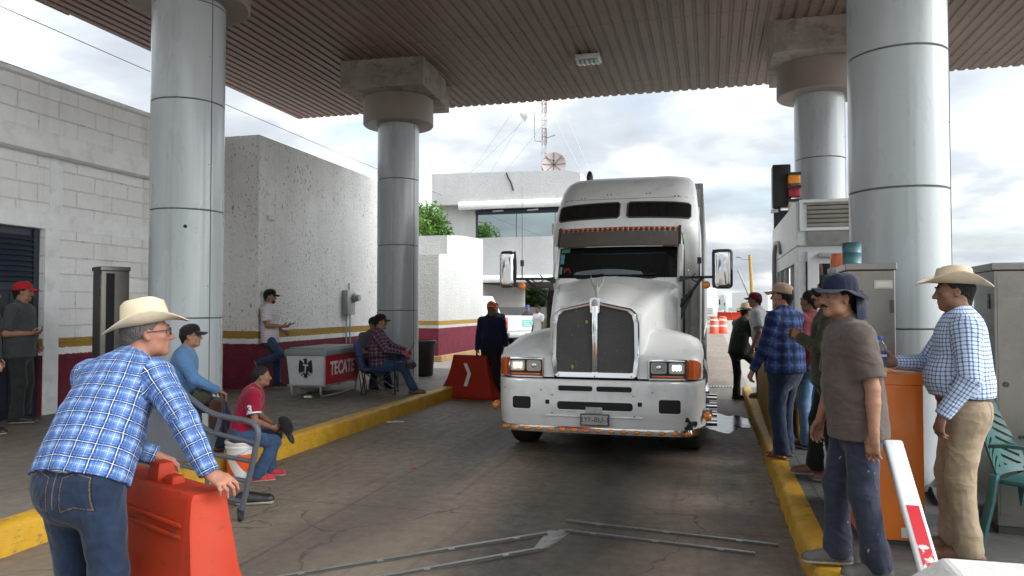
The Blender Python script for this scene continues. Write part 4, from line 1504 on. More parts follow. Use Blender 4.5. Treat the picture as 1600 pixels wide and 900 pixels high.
b = MB(); b.add(on_ws([(-0.70, 2.14), (-0.62, 2.14), (-0.585, 2.07), (-0.60, 2.065), (-0.63, 2.12), (-0.69, 2.07)]), [[0, 1, 2, 3, 4, 5]]); b.build('red_pennant', paint('red_cloth', (0.22, 0.01, 0.02), 0.8), wsd, 0)
b = MB(); b.loft([on_ws([(-0.55 + 0.9 * k / 10, 2.045) for k in range(11)]), on_ws([(-0.52 + 0.84 * k / 10, 2.085 + 0.035 * math.sin(PI * k / 10)) for k in range(11)])], caps=False, closed=False)  # pale dash reflection put on the glass as a coloured strip
b.build('painted_dash_reflection', paint('dash_reflection_tint', (0.13, 0.17, 0.18), 0.6, var=0.2), wsd, 0, fix=False)
# sun visor with amber bullets
b = MB()
vis = lambda x, f: (x, 2.03 + 0.15 * (abs(x) / 0.8) ** 2 + f * 0.17, 2.425 + f * 0.27)
b.loft([[vis(x, f) for x in xs] for f in (0, 0.5, 1.0)] , caps=False, closed=False)
t = NT('smoked_visor')
co = t.coord()
c = t.ramp(t.noise(co, 2, 6, 0.7), [(0.3, (0.085, 0.077, 0.068)), (0.75, (0.14, 0.127, 0.112))])
c = t.mix(t.ramp(t.noise(co, 38, 2), [(0.69, 0.0), (0.74, 0.7)]), c, (0.25, 0.23, 0.2))
c = t.mix(t.ramp(t.noise(t.mapping(co, (14, 14, 0.6)), 1, 4), [(0.55, 0.0), (0.8, 0.4)]), c, (0.2, 0.18, 0.15))
t.base(c); t.set(Roughness=0.35)
vi = b.build('sun_visor', t.mat, cb, 180, fix=False)
b = MB()
for s in (-1, 1):
    b.prism([(2.17, 2.42), (2.34, 2.70), (2.42, 2.72), (2.42, 2.42)], (s * 0.775, 0, 0), (0, 1, 0), (0, 0, 1), (s, 0, 0), 0.035)
b.tube([vis(x, 0.0) for x in xs], 0.012, 6)
b.build('visor_side', MAT['chrome'], vi, 0)
for k in range(23):
    x = -0.73 + 1.46 * k / 22
    p = vis(x, 0.90)
    b = MB(); b.sphere((p[0], p[1] - 0.01, p[2]), (0.024, 0.03, 0.022), n=10, m=6)
    b.cyl((p[0], p[1] - 0.018, p[2] - 0.034), (p[0], p[1] + 0.02, p[2] - 0.028), 0.017, n=8, mi=1)
    b.build('bullet_lamp', [MAT['turn'], MAT['galv']], vi, 180)

# sleeper with roof fairing
b = MB()
prof = [(0.9, 1.02, 3.05, .05), (1.9, 1.035, 3.0, .08), (2.5, 1.035, 2.92, .12), (2.74, 1.035, 2.78, .28), (2.83, 1.03, 2.80, .32), (3.0, 1.015, 2.90, .34), (3.2, 0.995, 3.06, .36), (3.36, 0.98, 3.22, .36), (3.50, 0.955, 3.42, .36), (3.60, 0.90, 3.68, .34), (3.655, 0.80, 3.95, .3), (3.675, 0.6, 4.2, .25)]
b.loft([rrect(w, f, 5.0 - (0.0 if z < 3.4 else (z - 3.4) * 0.8), z, r_, 0.06) for z, w, f, r_ in prof])
sl_ = b.build('sleeper', MAT['truck_white'], tr, 50)


def face_y(x, z):
    zz = [p[0] for p in prof]
    w = float(np.interp(z, zz, [p[1] for p in prof])); f = float(np.interp(z, zz, [p[2] for p in prof])); r_ = float(np.interp(z, zz, [p[3] for p in prof]))
    a = abs(x)
    if a <= w - r_: return f
    d = min(a - (w - r_), r_ * 0.999)
    return f + r_ - math.sqrt(r_ * r_ - d * d)


for s in (-1, 1):
    us = [0.055 + 0.86 * k / 14 for k in range(15)]
    b = MB()
    rows = []
    for j, fz in enumerate((0.0, 0.12, 0.5, 0.88, 1.0)):
        row = []
        for k, u in enumerate(us):
            zt_, zb_ = 3.135 - 0.05 * u ** 2, 2.875 + 0.02 - 0.045 * u ** 2
            uu = u
            if j in (0, 4):
                uu = 0.055 + 0.03 + (u - 0.055) * (0.86 - 0.06) / 0.86
            z = zb_ + (zt_ - zb_) * fz
            row.append((s * uu, face_y(uu, z) - 0.006, z))
        rows.append(row)
    b.loft(rows, caps=False, closed=False)
    wo = b.build('sleeper_window', MAT['darkglass'], sl_, 180, fix=False)
    edge = rows[0] + [r_[-1] for r_ in rows[1:-1]] + rows[-1][::-1] + [r_[0] for r_ in rows[1:-1]][::-1]
    b = MB(); b.tube(edge, 0.012, 6, closed=True); b.build('gasket', MAT['seam'], wo)
b = MB()
for x, z in ((-0.62, 3.22), (-0.57, 3.22), (-0.25, 3.27), (-0.2, 3.27), (0.3, 3.27), (0.35, 3.27), (0.7, 3.21), (0.75, 3.21)):
    b.sphere((x, face_y(x, z) - 0.002, z), 0.01, n=8, m=5)
b.build('screw_head', MAT['seam'], sl_, 180)
b = MB(); b.tube([(x, face_y(x, 3.2) - 0.002, 3.195) for x in [-0.95 + 0.095 * k for k in range(21)]], 0.004, 5); b.build('panel_seam', MAT['seam'], sl_)
b = MB(); b.loft([[( -0.66 + 0.055 * math.cos(a) * f, 4.1 + 0.09 * math.sin(a) * f, 3.66 + z) for a in [2 * PI * k / 12 for k in range(12)]] for f, z in ((1, 0), (0.95, 0.07), (0.6, 0.13), (0.2, 0.155))]); b.build('roof_antenna', MAT['black'], sl_)
for s in (-1, 1):   # gap between cab and sleeper, door window, grab bar
    b = MB(); b.tube([(s * 0.83, 2.55, 0.95), (s * 0.835, 2.56, 2.3), (s * 0.82, 2.6, 2.6), (s * 0.76, 2.64, 2.72)], 0.012, 6, smooth=1); b.build('door_seam', MAT['black'], cb)
    b = MB()
    b.add([(s * 0.834, 2.12, 2.02), (s * 0.834, 2.52, 2.02), (s * 0.834, 2.52, 2.42), (s * 0.834, 2.24, 2.42)], [[0, 1, 2, 3]]); b.build('door_window', MAT['darkglass'], cb, 0)
    b = MB(); b.bb(*sorted((s * 0.79, s * 0.828)), 2.1, 2.75, 2.02, 2.44); b.build('door_frame', MAT['truck_white'], cb, 0)
    b = MB(); b.tube([(s * 0.87, 2.72, 1.2), (s * 0.9, 2.72, 1.25), (s * 0.9, 2.72, 2.1), (s * 0.87, 2.72, 2.15)], 0.016, 8, smooth=1); b.build('grab_bar', MAT['chrome'], cb)

# mirrors
for s, mx, mz in ((-1, -1.42, 2.13), (1, 1.32, 2.10)):
    b = MB()
    rings = []
    for y_, f in ((-0.075, 0.55), (-0.07, 0.75), (-0.05, 0.92), (-0.02, 1.0), (0.05, 1.0), (0.075, 0.96)):
        rings.append([(mx + p[0] * (f if f < 1 else 1), 1.9 + y_, mz + p[1] * (1 - (1 - f) * 0.45)) for p in rounded_plate(0.20 if s < 0 else 0.235, 0.50, 0.055, 0, 6)])
    b.loft(rings)
    mi_ = b.build('mirror', MAT['chrome'], tr, 60)
    b = MB()
    b.add([(mx + p[0] * 0.92, 1.978, mz + p[1] * 0.95) for p in rounded_plate(0.20 if s < 0 else 0.235, 0.50, 0.05, 0, 6)], [list(range(24))[::-1]])
    b.build('mirror_glass', MAT['darkglass'], mi_, 0)
    b = MB()
    sgn = -s * 0.115
    b.tube([(mx + sgn * 0.9, 1.85, mz - 0.24), (mx + sgn, 1.85, mz - 0.2), (mx + sgn, 1.85, mz + 0.2), (mx + sgn * 0.9, 1.85, mz + 0.24)], 0.014, 8) if s > 0 else b.tube([(mx + 0.10, 1.9, mz - 0.24), (mx + 0.112, 1.9, mz - 0.1), (mx + 0.112, 1.9, mz + 0.1), (mx + 0.10, 1.9, mz + 0.24)], 0.014, 8)
    b.tube([(mx - s * 0.1, 1.9, 2.0), (s * 0.95, 1.97, 2.0), (s * 0.80, 2.02, 2.0)], 0.016, 8)
    b.tube([(mx - s * 0.25, 1.92, 1.99), (s * 0.92, 1.90, 1.78), (s * 0.80, 1.95, 1.62)], 0.018, 8)
    b.tube([(s * 0.99, 1.95, 2.05), (s * 0.93, 1.95, 1.98), (s * 1.02, 1.93, 1.93), (s * 1.1, 1.93, 1.99)], 0.008, 6, smooth=2)
    b.loft([[(s * 0.80, 1.9 + d, 2.02) for d in (0, 0.1)] + [(s * 0.80, 1.9 + d, 1.94) for d in (0.1, 0)], [(s * 0.92, 1.93 + d, 2.01) for d in (0, 0.05)] + [(s * 0.92, 1.93 + d, 1.985) for d in (0.05, 0)]])
    b.build('mirror_arm', MAT['black'], mi_)
    b = MB(); b.cyl((mx - s * 0.2, 1.88, 1.90), (mx - s * 0.2, 1.94, 1.90), 0.05, n=16); b.sphere((mx - s * 0.2, 1.88, 1.90), (0.046, 0.025, 0.046)); b.build('mirror_lamp', MAT['amber'], mi_)
    b = MB()
    ax = mx - s * (0.2 if s < 0 else 0.28)
    b.cyl((ax, 1.9, 2.0), (ax, 1.9, 2.20), 0.008, n=6); b.cyl((ax, 1.9, 2.17), (ax, 1.9, 2.25), 0.025, n=10); b.cyl((ax, 1.9, 2.25), (ax, 1.9, 3.25), 0.0035, 0.002, n=5)
    b.build('whip_antenna', MAT['black'], mi_)
b = MB()
b.prism([(0.81, 1.45), (0.81, 1.72), (1.0, 1.9), (0.94, 1.74)], (0, 1.96, 0), (1, 0, 0), (0, 0, 1), (0, 1, 0), 0.04); b.build('brace_plate', MAT['black'], tr, 0)
b = MB(); b.tube([(-0.86, 2.0, 1.2), (-0.87, 2.0, 1.75), (-0.84, 2.0, 1.85)], 0.05, 8); b.build('intake', MAT['black'], tr)
# steps and chassis, wheels
b = MB()
for k in range(4): b.cyl((1.0, 1.95, 0.17 + k * 0.105), (1.24, 1.95, 0.17 + k * 0.105), 0.042, n=14)
b.bbox_bev((1.0, 2.5, 0.36), (0.3, 1.0, 0.42), 0.04)
b.build('step', MAT['chrome'], tr)
b = MB(); b.bb(-0.45, 0.45, 0.2, 11.0, 0.62, 0.95); b.bb(-0.8, 0.8, 0.12, 0.7, 0.40, 0.84); b.bb(-0.3, 0.3, 0.5, 1.9, 0.34, 0.7); b.cyl((-0.95, 1.05, 0.46), (0.95, 1.05, 0.46), 0.08); b.bb(-0.98, 0.98, 1.95, 5.0, 0.5, 0.95)
b.build('chassis', MAT['dark'], tr, 0)


def wheel(parent, x, y, r_=0.5, w=0.28, s=1):
    b = MB()
    b.lathe([(0.28, -w / 2), (r_ - 0.05, -w / 2), (r_ - 0.01, -w / 2 + 0.03), (r_, -w / 2 + 0.06), (r_, w / 2 - 0.06), (r_ - 0.01, w / 2 - 0.03), (r_ - 0.05, w / 2), (0.28, w / 2)], 36, caps=False)
    for gx_ in (-0.07, 0, 0.07): b.lathe([(r_ + 0.002, gx_ - 0.012), (r_ + 0.002, gx_ + 0.012)], 36, caps=False)
    T = Matrix.Translation((x, y, r_)) @ Matrix.Rotation(R(90 * s), 4, 'Y')
    b.v = [tuple(T @ Vector(p)) for p in b.v]
    o = b.build('wheel', MAT['rubber'], parent, 40)
    b = MB()
    b.lathe([(0.0, 0.03), (0.1, 0.03), (0.12, 0.0), (0.2, -0.03), (0.27, 0.08), (0.285, w / 2 + 0.004)], 28, caps=False)
    for k in range(8):
        a = 2 * PI * k / 8
        b.cyl((0.16 * math.cos(a), 0.16 * math.sin(a), -0.02), (0.16 * math.cos(a), 0.16 * math.sin(a), 0.02), 0.015, n=6)
    b.v = [tuple(T @ Vector(p)) for p in b.v]
    b.build('rim', MAT['galv'], o, 40)
    return o


for s in (-1, 1):
    wheel(tr, s * 0.93, 1.05, s=s)
    for y in (5.7, 6.95):
        wheel(tr, s * 0.84, y, w=0.5, s=s)
    b = MB(); b.cyl((s * 0.86, 3.2, 0.62), (s * 0.86, 4.7, 0.62), 0.27, n=24); b.build('fuel_tank', MAT['steel'], tr)
    b = MB(); b.cyl((s * 0.95, 5.12, 0.9), (s * 0.95, 5.12, 3.3), 0.055, n=14); b.build('exhaust_stack', MAT['chrome'], tr)

# trailer
tl = thing('semi_trailer', 'long white box trailer coupled behind the white semi truck', 'trailer', (TX, TY + 5.4, 0))
b = MB(); b.bb(-1.07, 1.07, 0, 12.5, 1.12, 3.72); b.build('box', paint('trailer_white', (0.74, 0.74, 0.72), 0.5, var=0.1, dirt=0.5, dirtcol=(0.24, 0.22, 0.2)), tl, 0, bevel=0.02)
b = MB()
for s in (-1, 1):
    b.bb(*sorted((s * 1.05, s * 1.085)), -0.02, 0.06, 1.1, 3.74)
    for k in range(20): b.bb(*sorted((s * 1.0705, s * 1.085)), 0.6 + k * 0.6, 0.64 + k * 0.6, 1.2, 3.65)
b.bb(-1.08, 1.08, -0.03, 12.5, 3.66, 3.75); b.bb(-1.08, 1.08, -0.03, 12.5, 1.08, 1.19)
b.build('rail', MAT['galv'], tl, 0)
b = MB(); b.bb(-0.5, 0.5, 1, 12.4, 0.85, 1.08); b.build('subframe', MAT['dark'], tl, 0)
for s in (-1, 1):
    for y in (10.2, 11.4): wheel(tl, s * 0.82, y, w=0.5, s=s)
    b = MB(); b.bb(*sorted((s * 0.7, s * 0.8)), 2.3, 2.45, 0.05, 1.0); b.build('landing_leg', MAT['galv'], tl, 0)

# ================================================================== people: smooth surfaces grown from joints
V3 = lambda *a: np.array(a, dtype=float)


def unit(v):
    v = np.asarray(v, float)
    return v / (np.linalg.norm(v) + 1e-12)


class Body:
    """a smooth union of tapered limbs, turned into one continuous mesh"""

    def __init__(s, seed=0):
        s.ops = []
        s.seed = seed
        s.fold = 0.0
        s.foldk = 30.0

    def cap(s, a, b, ra, rb=None, k=0.02, cut=(0, 0), flat=None, mode='u', uv=None):
        a, b = np.asarray(a, float), np.asarray(b, float)
        rb = ra if rb is None else rb
        m = max(ra, rb) + 0.02
        s.ops.append(('cap', mode, k, np.minimum(a, b) - m, np.maximum(a, b) + m, (a, b, ra, rb, cut, flat)))
        return s

    def ell(s, c, r, M=None, k=0.02, mode='u'):
        c, r = np.asarray(c, float), np.asarray(r, float)
        if np.ndim(r) == 0: r = np.array([r, r, r])
        M = np.eye(3) if M is None else M
        m = max(r) + 0.01
        s.ops.append(('ell', mode, k, c - m, c + m, (c, r, M)))
        return s

    def cut(s, p, n):
        """remove the half space in front of p along n"""
        s.ops.append(('cut', 'c', 0, None, None, (np.asarray(p, float), unit(n))))
        return s

    def mesh(s, res):
        lo = np.min([o[3] for o in s.ops if o[1] == 'u'], 0) - 2 * res
        hi = np.max([o[4] for o in s.ops if o[1] == 'u'], 0) + 2 * res
        n = np.ceil((hi - lo) / res).astype(int) + 1
        ax = [(lo[i] + res * np.arange(n[i])).astype(np.float32) for i in range(3)]
        D = np.full(n, 0.2, np.float32)
        for kind, mode, k, bl, bh, par in s.ops:
            if kind == 'cut':
                p, nn = par
                d = ((ax[0] - p[0]) * nn[0])[:, None, None] + ((ax[1] - p[1]) * nn[1])[None, :, None] + ((ax[2] - p[2]) * nn[2])[None, None, :]
                np.maximum(D, d.astype(np.float32), out=D)
                continue
            i0 = np.clip(np.floor((bl - k - 2 * res - lo) / res).astype(int), 0, n)
            i1 = np.clip(np.ceil((bh + k + 2 * res - lo) / res).astype(int) + 1, 0, n)
            if np.any(i1 <= i0): continue
            sl = tuple(slice(a_, b_) for a_, b_ in zip(i0, i1))
            X, Y, Z = ax[0][sl[0]][:, None, None], ax[1][sl[1]][None, :, None], ax[2][sl[2]][None, None, :]
            if kind == 'cap':
                a, b, ra, rb, cut, flat = par
                ba = b - a
                L = np.linalg.norm(ba) + 1e-9
                px, py, pz = X - a[0], Y - a[1], Z - a[2]
                if flat is not None:
                    fn, fs = flat
                    cc = (px * fn[0] + py * fn[1] + pz * fn[2]) * (fs - 1)
                    px, py, pz = px + cc * fn[0], py + cc * fn[1], pz + cc * fn[2]
                tt = (px * ba[0] + py * ba[1] + pz * ba[2]) / (L * L)
                t = np.clip(tt, 0, 1)
                if cut[0]: t = np.where(tt < 0, tt * 1.0, t)
                if cut[1]: t = np.where(tt > 1, tt * 1.0, t)
                d = np.sqrt((px - t * ba[0]) ** 2 + (py - t * ba[1]) ** 2 + (pz - t * ba[2]) ** 2) - (ra + (rb - ra) * np.clip(t, 0, 1))
                if cut[0]: d = np.maximum(d, -tt * L)
                if cut[1]: d = np.maximum(d, (tt - 1) * L)
            else:
                c, r, M = par
                px, py, pz = X - c[0], Y - c[1], Z - c[2]
                q = [(px * M[0, i] + py * M[1, i] + pz * M[2, i]) / r[i] for i in range(3)]
                k0 = np.sqrt(q[0] ** 2 + q[1] ** 2 + q[2] ** 2)
                k1 = np.sqrt((q[0] / r[0]) ** 2 + (q[1] / r[1]) ** 2 + (q[2] / r[2]) ** 2)
                d = np.where(k1 > 1e-6, k0 * (k0 - 1) / np.maximum(k1, 1e-6), -min(r))
            old = D[sl]
            if mode == 'u':
                h = np.maximum(k - np.abs(old - d), 0) / max(k, 1e-6)
                D[sl] = np.minimum(old, d) - h * h * k * 0.25
            else:
                d = -d
                h = np.maximum(k - np.abs(old - d), 0) / max(k, 1e-6)
                D[sl] = np.maximum(old, d) + h * h * k * 0.25
        if s.fold:
            idx = np.nonzero(np.abs(D) < 0.05)
            P = np.stack([ax[i][idx[i]] for i in range(3)], -1)
            D[idx] += wrinkle(P, s.seed, s.foldk) * s.fold
        return surface_nets(D, lo, res)


def wrinkle(P, seed, k):
    rng = np.random.RandomState(seed)
    v = np.zeros(len(P))
    tot = 0
    for i in range(6):
        d = rng.normal(size=3); d[2] *= 1.3; d = unit(d) * k * rng.uniform(0.6, 1.9)
        d2 = unit(rng.normal(size=3)) * k * 0.5
        ph, ph2 = rng.uniform(0, 6.28, 2)
        w = np.sin(P @ d + ph + 1.7 * np.sin(P @ d2 + ph2))
        a = rng.uniform(0.6, 1.0)
        v += a * (1 - 2 * np.abs(w) ** 0.8)
        tot += a
    return v / tot


def surface_nets(D, lo, res):
    S = D < 0
    n = np.array(D.shape)
    c = S[:-1, :-1, :-1].astype(np.int8)
    tot = np.zeros(n - 1, np.int8)
    for dx in (0, 1):
        for dy in (0, 1):
            for dz in (0, 1):
                tot += S[dx:n[0] - 1 + dx, dy:n[1] - 1 + dy, dz:n[2] - 1 + dz]
    act = (tot > 0) & (tot < 8)
    I, J, K = np.nonzero(act)
    vid = np.full(n - 1, -1, np.int32)
    vid[I, J, K] = np.arange(len(I))
    corners = [(dx, dy, dz) for dx in (0, 1) for dy in (0, 1) for dz in (0, 1)]
    val = {q: D[I + q[0], J + q[1], K + q[2]] for q in corners}
    acc = np.zeros((len(I), 3)); cnt = np.zeros(len(I))
    for i, a in enumerate(corners):
        for axis in range(3):
            if a[axis] == 0:
                b = list(a); b[axis] = 1; b = tuple(b)
                va, vb = val[a], val[b]
                m = (va < 0) != (vb < 0)
                t = np.where(m, va / np.where(m, va - vb, 1), 0)
                p = np.repeat(np.array(a, float)[None], len(I), 0)
                p[:, axis] += t
                acc[m] += p[m]; cnt[m] += 1
    V = np.stack([I, J, K], -1) + acc / np.maximum(cnt, 1)[:, None]
    V = lo + V * res
    F = []
    for axis in range(3):
        o1, o2 = [(1, 2), (2, 0), (0, 1)][axis]
        s0 = [slice(None)] * 3; s1 = [slice(None)] * 3
        s0[axis] = slice(0, -1); s1[axis] = slice(1, None)
        A, B = S[tuple(s0)], S[tuple(s1)]
        ch = A != B
        idx = np.array(np.nonzero(ch)).T
        ok = (idx[:, o1] > 0) & (idx[:, o2] > 0) & (idx[:, o1] < n[o1] - 1) & (idx[:, o2] < n[o2] - 1)
        idx = idx[ok]
        q = []
        for d1, d2 in ((-1, -1), (0, -1), (0, 0), (-1, 0)):
            w = idx.copy(); w[:, o1] += d1; w[:, o2] += d2
            q.append(vid[w[:, 0], w[:, 1], w[:, 2]])
        q = np.stack(q, -1)
        ins = A[tuple(idx.T)]
        q[~ins] = q[~ins][:, ::-1]
        F.append(q)
    return V, np.concatenate(F)


def np_mesh(name, V, F, mats, parent, mi=None, uv=None, smooth=180):
    me = bpy.data.meshes.new(name)
    me.vertices.add(len(V)); me.loops.add(F.size); me.polygons.add(len(F))
    me.vertices.foreach_set('co', V.astype(np.float32).ravel())
    me.loops.foreach_set('vertex_index', F.astype(np.int32).ravel())
    me.polygons.foreach_set('loop_start', np.arange(0, F.size, 4, dtype=np.int32))
    me.polygons.foreach_set('loop_total', np.full(len(F), 4, np.int32))
    if mi is not None: me.polygons.foreach_set('material_index', mi.astype(np.int32))
    if uv is not None:
        l = me.uv_layers.new(name='cloth')
        l.data.foreach_set('uv', uv.astype(np.float32).ravel())
    me.update(calc_edges=True)
    me.validate()
    return link_mesh(name, me, mats, parent, smooth)


def bone_uv(V, F, bones):
    """cloth coordinates: length along the nearest bone and way round it"""
    C = V[F].mean(1)
    best = np.full(len(C), 1e9); which = np.zeros(len(C), int)
    for i, (a, b, r, ref, vo) in enumerate(bones):
        ba = b - a; L2 = ba @ ba
        t = np.clip((C - a) @ ba / L2, 0, 1)
        d = np.linalg.norm(C - a - t[:, None] * ba, axis=1) - r
        m = d < best
        best[m] = d[m]; which[m] = i
    UV = np.zeros((len(F), 4, 2))
    for i, (a, b, r, ref, vo) in enumerate(bones):
        m = which == i
        if not m.any(): continue
        z = unit(b - a); x = unit(ref - z * (ref @ z)); y = np.cross(z, x)
        P = V[F[m]] - a
        cc = C[m] - a
        ac = np.arctan2(cc @ y, cc @ x)
        an = np.arctan2(P @ y, P @ x)
        an = ac[:, None] + (an - ac[:, None] + np.pi) % (2 * np.pi) - np.pi
        UV[m, :, 0] = an * r
        UV[m, :, 1] = P @ z + vo
    return UV.reshape(-1, 2)


def ik(A, T, l1, l2, pole):
    A, T = np.asarray(A, float), np.asarray(T, float)
    v = T - A
    d = np.linalg.norm(v)
    if d > (l1 + l2) * 0.995:
        T = A + v / d * (l1 + l2) * 0.995; v = T - A; d = np.linalg.norm(v)
    c = (l1 * l1 + d * d - l2 * l2) / (2 * d)
    h = math.sqrt(max(l1 * l1 - c * c, 0))
    u = v / d
    p = np.asarray(pole, float); p = unit(p - u * (p @ u))
    return A + u * c + p * h, T


def rotm(yaw=0, pitch=0, roll=0):
    """yaw + turns left, pitch + looks up, roll + tips to the right"""
    y, p, r = R(yaw), R(pitch), R(roll)
    Rz = np.array([[math.cos(y), -math.sin(y), 0], [math.sin(y), math.cos(y), 0], [0, 0, 1]])
    Rx = np.array([[1, 0, 0], [0, math.cos(p), -math.sin(p)], [0, math.sin(p), math.cos(p)]])
    Ry = np.array([[math.cos(r), 0, math.sin(r)], [0, 1, 0], [-math.sin(r), 0, math.cos(r)]])
    return Rz @ Rx @ Ry


# ---------- cloth, skin and hair materials
def m_skin(name, col):
    t = NT(name)
    co = t.coord()
    n = t.noise(co, 14, 5, 0.6)
    c = t.ramp(n, [(0.3, k_(col, 0.78)), (0.7, k_(col, 1.15))])
    n2 = t.noise(co, 90, 3, 0.6)
    c = t.mix(t.ramp(n2, [(0.5, 0.0), (0.8, 0.3)]), c, k_(col, 0.6))
    t.base(c)
    t.set(Roughness=0.62, Specular_IOR_Level=0.35)
    t.bump(t.math('ADD', t.noise(co, 160, 3), t.math('MULTIPLY', t.noise(co, 40, 3), 0.8)), 0.3, 0.004)
    return t.mat


def fabric_bump(t, co, amt=0.36):
    r1 = t.math('ABSOLUTE', t.math('SUBTRACT', t.noise(t.mapping(co, (1, 1, 1.5), (0, 0, 0), (0.5, 0.4, 0)), 5.0, 1, 0.4, 1.0), 0.5))
    r2 = t.math('ABSOLUTE', t.math('SUBTRACT', t.noise(t.mapping(co, (1.6, 1, 0.8), (3, 1, 2), (0.2, -0.7, 0.3)), 8.5, 1, 0.4, 0.8), 0.5))
    h = t.math('ADD', t.math('MULTIPLY', t.math('ADD', r1, t.math('MULTIPLY', r2, 0.6)), -1.6), t.math('MULTIPLY', t.noise(co, 16, 3, 0.5), 0.4))
    h = t.math('ADD', h, t.math('MULTIPLY', t.noise(co, 330, 2), 0.04))
    t.bump(h, amt, 0.045)


def m_cloth(name, col, var=0.12, rough=0.9, worn=None, spots=None):
    t = NT(name)
    co = t.coord()
    n = t.noise(co, 5, 6, 0.6)
    c = t.ramp(n, [(0.3, k_(col, 1 - var)), (0.7, k_(col, 1 + var))])
    wv = t.noise(co, 260, 2)
    c = t.mix(t.ramp(wv, [(0.4, 0.0), (0.7, 0.35)]), c, k_(col, 0.7))
    if worn:
        c = t.mix(t.ramp(t.noise(t.mapping(co, (1, 1, 0.5)), 6, 6, 0.65), [(0.5, 0.0), (0.75, 0.7)]), c, worn)
    if spots:
        c = t.mix(t.ramp(t.noise(t.mapping(co, (1, 1, 0.6)), 24, 4, 0.55), [(0.665, 0.0), (0.70, 0.7)]), c, spots)
    t.base(c)
    t.set(Roughness=rough, Sheen_Weight=0.15, Specular_IOR_Level=0.2)
    fabric_bump(t, co)
    return t.mat


def m_plaid(name, base, bands, period, soft=0.0):
    """bands: (offset, width, colour, strength, direction) with direction 0 both, 1 across, 2 down"""
    t = NT(name)
    uv = t.n('ShaderNodeUVMap'); uv.uv_map = 'cloth'
    co = t.coord()
    wobn = t.n('ShaderNodeTexNoise'); wobn.inputs['Scale'].default_value = 9
    t.l(co, wobn.inputs['Vector'])
    ws_ = t.n('ShaderNodeVectorMath', operation='MULTIPLY_ADD')
    ws_.inputs[1].default_value = (0.016, 0.016, 0); 
    t.l(wobn.outputs['Color'], ws_.inputs[0]); t.l(uv.outputs[0], ws_.inputs[2])
    s = t.sep(ws_.outputs[0])
    n = t.noise(co, 5, 5, 0.6)
    c = t.ramp(n, [(0.3, k_(base, 0.88)), (0.7, k_(base, 1.1))])
    for off, w, col, st, dr in bands:
        for di, ax_ in ((2, s[0]), (1, s[1])):
            if dr and dr != di: continue
            f = t.math('FRACT', t.math('ADD', t.math('DIVIDE', ax_, period), 10.5 - off))
            m_ = t.math('LESS_THAN', t.math('ABSOLUTE', t.math('SUBTRACT', f, 0.5)), w / 2)
            c = t.mix(t.math('MULTIPLY', m_, st), c, col)
    t.base(c)
    t.set(Roughness=0.9, Specular_IOR_Level=0.2)
    fabric_bump(t, co, 0.30)
    return t.mat


def m_hair(name, col):
    t = NT(name)
    co = t.coord()
    n = t.noise(t.mapping(co, (1, 1, 0.25)), 140, 4, 0.6)
    t.base(t.ramp(n, [(0.3, k_(col, 0.6)), (0.7, k_(col, 1.5))]))
    t.set(Roughness=0.7, Specular_IOR_Level=0.25)
    t.bump(n, 0.8, 0.01)
    return t.mat


def m_pocket_jeans(name, col, pz, stitch=(0.22, 0.13, 0.05), worn=True):
    """denim with stitched back pockets, yoke and seat seam"""
    mt_ = m_cloth(name, col, 0.22, 0.85, worn=k_(col, 2.2) if worn else None)
    t = NT.__new__(NT); t.mat = mt_; t.t = mt_.node_tree
    t.b = [n for n in t.t.nodes if n.type == 'BSDF_PRINCIPLED'][0]
    src = t.b.inputs['Base Color'].links[0].from_socket
    x, y, z = t.sep(t.coord())
    back = t.math('LESS_THAN', y, -0.02)
    zz = t.math('SUBTRACT', z, pz)
    ax_ = t.math('SUBTRACT', t.math('ABSOLUTE', x), 0.085)
    dx = t.math('SUBTRACT', t.math('ABSOLUTE', ax_), 0.058)
    sl = t.math('MULTIPLY', t.math('ABSOLUTE', ax_), -0.35)
    dz = t.math('SUBTRACT', t.math('ABSOLUTE', t.math('SUBTRACT', t.math('SUBTRACT', zz, sl), -0.055)), 0.072)
    d = t.math('MAXIMUM', dx, dz)
    line = t.math('LESS_THAN', t.math('ABSOLUTE', t.math('ADD', d, 0.004)), 0.0022)
    line = t.math('MULTIPLY', line, t.math('GREATER_THAN', t.noise(t.coord(), 160, 1), 0.42))
    inside = t.math('MULTIPLY', t.math('LESS_THAN', d, 0.0), 0.22)
    edge = t.math('LESS_THAN', t.math('ABSOLUTE', d), 0.0035)
    yoke = t.math('LESS_THAN', t.math('ABSOLUTE', t.math('SUBTRACT', t.math('SUBTRACT', zz, 0.035), t.math('MULTIPLY', t.math('ABSOLUTE', x), 0.25))), 0.0022)
    seat = t.math('MULTIPLY', t.math('LESS_THAN', t.math('ABSOLUTE', x), 0.0025), t.math('GREATER_THAN', zz, -0.13))
    c = t.mix(t.math('MULTIPLY', inside, back), src, k_(col, 0.45))
    c = t.mix(t.math('MULTIPLY', t.math('MULTIPLY', edge, 0.75), back), c, k_(col, 0.3))
    st = t.math('MULTIPLY', t.math('MAXIMUM', t.math('MAXIMUM', line, yoke), seat), t.math('MULTIPLY', back, 0.6))
    c = t.mix(st, c, stitch)
    t.base(c)
    return mt_


def m_denim(name, col, fade=0.5):
    return m_cloth(name, col, 0.2, 0.85, worn=k_(col, 2.0) if fade else None)


